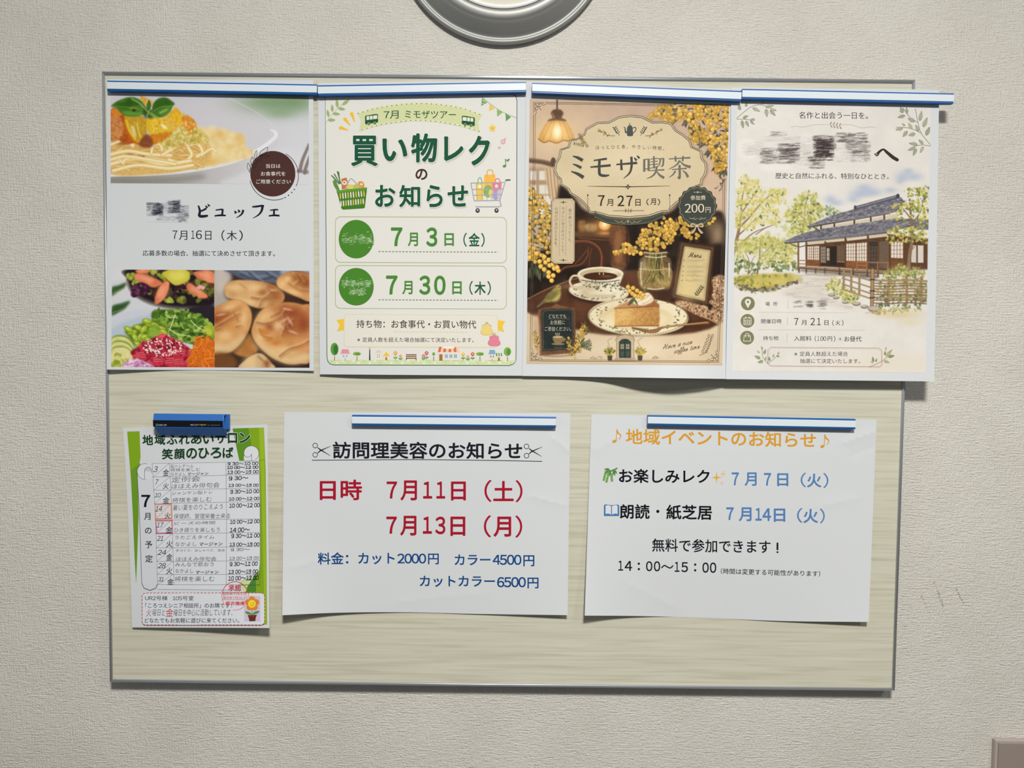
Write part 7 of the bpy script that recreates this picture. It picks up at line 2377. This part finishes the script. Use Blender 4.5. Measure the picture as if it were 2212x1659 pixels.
tm = (('9:30～10:00', 1484, 1892, 792, 830, -6, 0), ('10:00～12:00', 1476, 1894, 840, 880, -6, .008), ('13:00～15:00', 1480, 1896, 900, 946, -8, 0), ('9:30～', 1500, 1760, 978, 1030, -10, 0), ('13:00～15:00', 1496, 1898, 1076, 1116, -4, 0), ('9:30～10:00', 1520, 1904, 1154, 1206, -8, 0), ('10:00～12:00', 1500, 1906, 1256, 1298, -8, 0), ('10:00～12:00', 1506, 1912, 1338, 1392, -8, 0),
      ('10:00～12:00', 1516, 1910, JY + 82, JY + 132, -10, 0), ('14:00～', 1514, 1780, JY + 186, JY + 246, -10, 0), ('9:30～11:00', 1534, 1912, JY + 264, JY + 320, -8, 0), ('13:00～15:00', 1510, 1908, JY + 382, JY + 430, -4, 0), ('9:30～', 1524, 1780, JY + 456, JY + 494, -6, -.016), ('13:00～15:00', 1508, 1900, JY + 570, JY + 612, -8, -.016),
      ('9:30～11:00', 1512, 1884, JY + 640, JY + 694, -8, 0), ('13:00～15:00', 1496, 1890, JY + 744, JY + 796, -8, 0), ('10:00～12:00', 1494, 1898, JY + 828, JY + 886, -14, 0))
for s_, a_, b_, y0, y1, d_, w_ in tm:
    p.text(s_, a_, b_, y0, y1, HB if w_ >= 0 else (96, 98, 104), w_ + .009 if w_ >= 0 else -.006, dy=d_, slant=.08)
p.done()
p = Part(salon, 'address_box', J, 'dashed red box with address lines')
bx = p.rrect(350, 1050, 1976, 1474, 46, 0)
p.poly(bx, (216, 219, 226), 0.01)
p.dash(np.vstack([bx, bx[:1]]), 9, (176, 52, 60), 30, 18)
AB = (26, 28, 36)
p.text('UR2号棟', 390, 688, 1088, 1150, AB, 0.004)
p.text('105号室', 754, 1034, 1088, 1150, AB, 0.004)
p.text('「ころつえシニア相談所」のお隣です！', 392, 1540, 1184, 1250, AB, 0.006)
p.text('どなたでもお気軽に遊びに来てください。', 384, 1640, 1382, 1448, AB, 0.006)
p.text('火', 406, 474, 1262, 1362, (176, 40, 54), -.004, slant=.1)
p.text('金', 664, 766, 1258, 1364, (176, 40, 54), 0, slant=.1)
p.text('曜日と', 488, 654, 1268, 1354, AB, -.008, slant=.1)
p.text('曜日を中心に活動しています．', 772, 1548, 1266, 1356, AB, -.006, slant=.1, dy=-4)
p.done()
p = Part(salon, 'red_approval_stamp', J, 'round red rubber stamp')
SR = (204, 72, 84)
p.line([(1584 + 176 * math.cos(t), 1088 + 190 * math.sin(t)) for t in np.radians(np.linspace(-215, 100, 60))], 6, SR)
p.line([(1412, 1040), (1752, 1040)], 5, SR)
p.line([(1414, 1138), (1758, 1140)], 5, SR)
p.text('承認', 1496, 1664, 938, 1018, SR, 0.008)
p.text('自8年7月1日', 1420, 1734, 1048, 1082, SR, 0.006)
p.text('至8年7月31日', 1420, 1734, 1096, 1130, SR, 0.006)
p.text('都市機構', 1456, 1712, 1160, 1216, SR, 0.02)
p.done()
p = Part(salon, 'flower_picture', J, 'orange smiling flower in a brown pot')
p.rect(1706, 1092, 1918, 1426, (206, 190, 214), 0.01)
for i in range(5):
    a_ = math.radians(i * 72 - 90)
    p.ell(1810 + 56 * math.cos(a_), 1192 + 58 * math.sin(a_), 42, 42, (218, 132, 50))
p.ell(1808, 1194, 52, 54, (238, 212, 62))
for x in (1790, 1826):
    p.ell(x, 1186, 5, 9, (120, 84, 30))
p.line([(1808 + 22 * math.cos(t), 1198 + 22 * math.sin(t)) for t in np.radians(np.linspace(25, 155, 14))], 5, (170, 96, 30))
p.line([(1810, 1262), (1810, 1340)], 7, (66, 126, 60))
p.blob([(1812, 1334), (1850, 1296), (1906, 1290), (1880, 1322)], (78, 144, 74))
p.blob([(1808, 1334), (1770, 1302), (1716, 1296), (1744, 1330)], (78, 144, 74))
p.poly([(1752, 1342), (1872, 1338), (1866, 1366), (1758, 1368)], (112, 58, 40))
p.poly([(1762, 1368), (1862, 1366), (1852, 1424), (1774, 1426)], (98, 50, 36))
p.done()
# ------------------------------------------------------------------ magnetic bars
def bar(label, tl, tr, br, bl, d0, first=[None]):
    d1 = d0 + 0.0052
    P = [at(x, y, d1) for x, y in (tl, tr, br, bl)]
    a, b = (P[0] + P[3]) / 2, (P[1] + P[2]) / 2
    hgt = ((P[0] - P[3]).length + (P[1] - P[2]).length) / 2
    L = (b - a).length
    ang = math.atan2(b.z - a.z, b.x - a.x)
    m = (a + b) / 2
    r = thing('magnetic_bar', label, 'magnetic bar', (m.x, -d0, m.z), 'white and blue magnetic bars')
    r.rotation_euler = (0, -ang, 0)
    h2, l2, th = hgt / 2, L / 2, d1 - d0
    link('bar_body', boxmesh('bar_body', -l2, l2, -th, 0, -h2, h2, 0.0005), M_BLUE, r)
    link('white_strip', boxmesh('white_strip', -l2 + 0.0001, l2 - 0.0001, -th - 0.0006, -th + 0.001, -h2 * 0.62, h2 * 0.70, 0.0002), M_STRIP, r)
    return r
bar('white and blue bar across the top of the pasta buffet flyer', (231, 173.5), (685, 182.2), (685, 204.5), (231, 196.5), 0.0187)
bar('white and blue bar across the top of the green shopping flyer', (686.5, 183.5), (1136.6, 176.8), (1136.4, 199), (686.5, 207.5), 0.0177)
bar('white and blue bar across the top of the brown cafe flyer', (1149.3, 178.4), (1602, 196), (1601.5, 219), (1149.3, 201.4), 0.0185)
bar('white and blue bar on the house flyer, sticking out past the board', (1603.2, 191.4), (2061, 201.5), (2060, 224), (1602.8, 214), 0.0190)
bar('white and blue bar holding the haircut notice with red dates', (760, 896.3), (1201.5, 901), (1201, 923), (760, 919), 0.0176)
bar('white and blue bar holding the notice with the orange heading', (1399, 896.7), (1849, 905.3), (1848, 927.4), (1399.4, 918.8), 0.0176)

# ------------------------------------------------------------------ blue clip
base = 0.0176
c0, c1 = at(331, 893, 0.028), at(483.5, 892, 0.028)
clip = thing('magnetic_clip', 'blue clip magnet with a black label holding the small timetable', 'clip', ((c0.x + c1.x) / 2, -base, c0.z))
cl = (c1.x - c0.x) / 2
zt = at(400, 893, 0.028).z
def zz(v, d):
    return at(400, v, d).z - zt
def extr(name, prof, x0, x1, m, par, x0b=None, x1b=None):
    """profile (height, distance off the wall) swept from x0 to x1; ends may taper to x0b, x1b at the profile's foot"""
    k = len(prof)
    zs = [p_[0] for p_ in prof]
    lo, hi = min(zs), max(zs)
    vs = []
    for xa, xb in ((x0, x0 if x0b is None else x0b), (x1, x1 if x1b is None else x1b)):
        for z, d in prof:
            t = (hi - z) / (hi - lo)
            vs.append((xa + (xb - xa) * t, -(d - base), z))
    fs = [(i, (i + 1) % k, k + (i + 1) % k, k + i) for i in range(k)] + [tuple(range(k))[::-1], tuple(range(k, 2 * k))]
    me = pymesh(name, vs, fs)
    bm = bmesh.new()
    bm.from_mesh(me)
    bmesh.ops.recalc_face_normals(bm, faces=bm.faces)
    bm.to_mesh(me)
    bm.free()
    o = link(name, me, m, par)
    bv = o.modifiers.new('edge', 'BEVEL')
    bv.width = 0.0004
    bv.segments = 2
    bv.limit_method = 'ANGLE'
    return o
outer = [(zz(893, .0262), .0262), (zz(894.5, .0275), .0275), (zz(907, .0300), .0300), (zz(922.5, .0292), .0292), (zz(924, .0288), .0288), (zz(940, .0205), .0205)]
inner = [(zz(938.6, .0192), .0192), (zz(923, .0272), .0272), (zz(908, .0284), .0284), (zz(896.5, .0262), .0262), (zz(896.5, .0200), .0200)]
extr('jaw', outer + inner + [(zz(893, .0200), .0200)], -cl, cl, M_CLIP, clip, -cl + 0.0026, cl + 0.0012)
extr('magnet_back', [(zz(893, .0215), .0215), (zz(926, .0215), .0215), (zz(926, base), base), (zz(893, base), base)], -cl + 0.001, cl + 0.0028, M_CLIP, clip)
lb = extr('label_strip', [(zz(907.6, .0301), .0302), (zz(921.8, .0294), .0295), (zz(921.8, .0290), .0289), (zz(907.6, .0296), .0296)], -cl + 0.0004, cl - 0.0005, M_BLACK, clip)
# ------------------------------------------------------------------ scuffs on the wallpaper
rs = np.random.RandomState(8)
sv, sc_ = [], []
for (x0, y0, x1, y1), n_, tone in (((2018.5, 1257, 2037.5, 1310), 46, (140, 134, 126)), ((2065, 1270, 2082, 1305), 34, (136, 130, 122)), ((1990, 1287, 2013, 1336), 30, (166, 161, 152))):
    for i in range(n_):
        t = rs.uniform(0, 1)
        x, y = x0 + (x1 - x0) * t + rs.normal(0, 1.6), y0 + (y1 - y0) * t
        w_, h_ = rs.uniform(.5, 1.5), rs.uniform(.4, 1.1)
        q = np.array([[x - w_, y], [x, y + h_], [x + w_, y - h_ * .3], [x + w_ * .2, y - h_]])
        sv.append(ray(q, np.full(4, 0.00012 + i * 2e-6)))
        sc_.append(np.tile(lin(np.array(tone) + rs.uniform(-12, 12)), (4, 1)))
sv = np.vstack(sv)
inkmesh('scuff_mark', sv, np.arange(len(sv)).reshape(-1, 4), np.vstack(sc_), np.tile([0, -1.0, 0], (len(sv), 1)), wall, 'grey rubbed streaks on the wallpaper')
def label_text(s, u0, u1, v0, v1, c):
    """tiny lettering lying on the clip's black label"""
    t = glyphs(s, 0.0)
    lo, hi = t.reshape(-1, 2).min(0), t.reshape(-1, 2).max(0)
    q = ((t - lo) / (hi - lo)).reshape(-1, 2)
    px = np.stack([u0 + q[:, 0] * (u1 - u0), v1 - q[:, 1] * (v1 - v0)], -1)
    d = 0.0303 + (px[:, 1] - 907.6) * (0.0295 - 0.0302) / 14.2
    v = ray(px, d) - np.array(clip.location)
    return v, np.arange(len(v)).reshape(-1, 3), np.tile(lin(col(c)), (len(v), 1))
vv, ff, kk, n0 = [], [], [], 0
for a in (('□', 337, 341.5, 916, 920, (200, 205, 210)), ('KING JIM', 343, 359.5, 916.5, 919.6, (214, 216, 220)), ('MAG.CLIP', 411.5, 428, 916.3, 919.3, (206, 208, 210)), ('magnet', 429.5, 445.5, 916, 919.8, (214, 176, 92)), ('for steel boards', 448, 475, 916.8, 919.3, (120, 122, 126))):
    v, f, k = label_text(*a)
    vv.append(v)
    ff.append(f + n0)
    kk.append(k)
    n0 += len(v)
vv = np.vstack(vv)
inkmesh('label_lettering', vv, np.vstack(ff), np.vstack(kk), np.tile([0, -1.0, 0], (len(vv), 1)), lb)
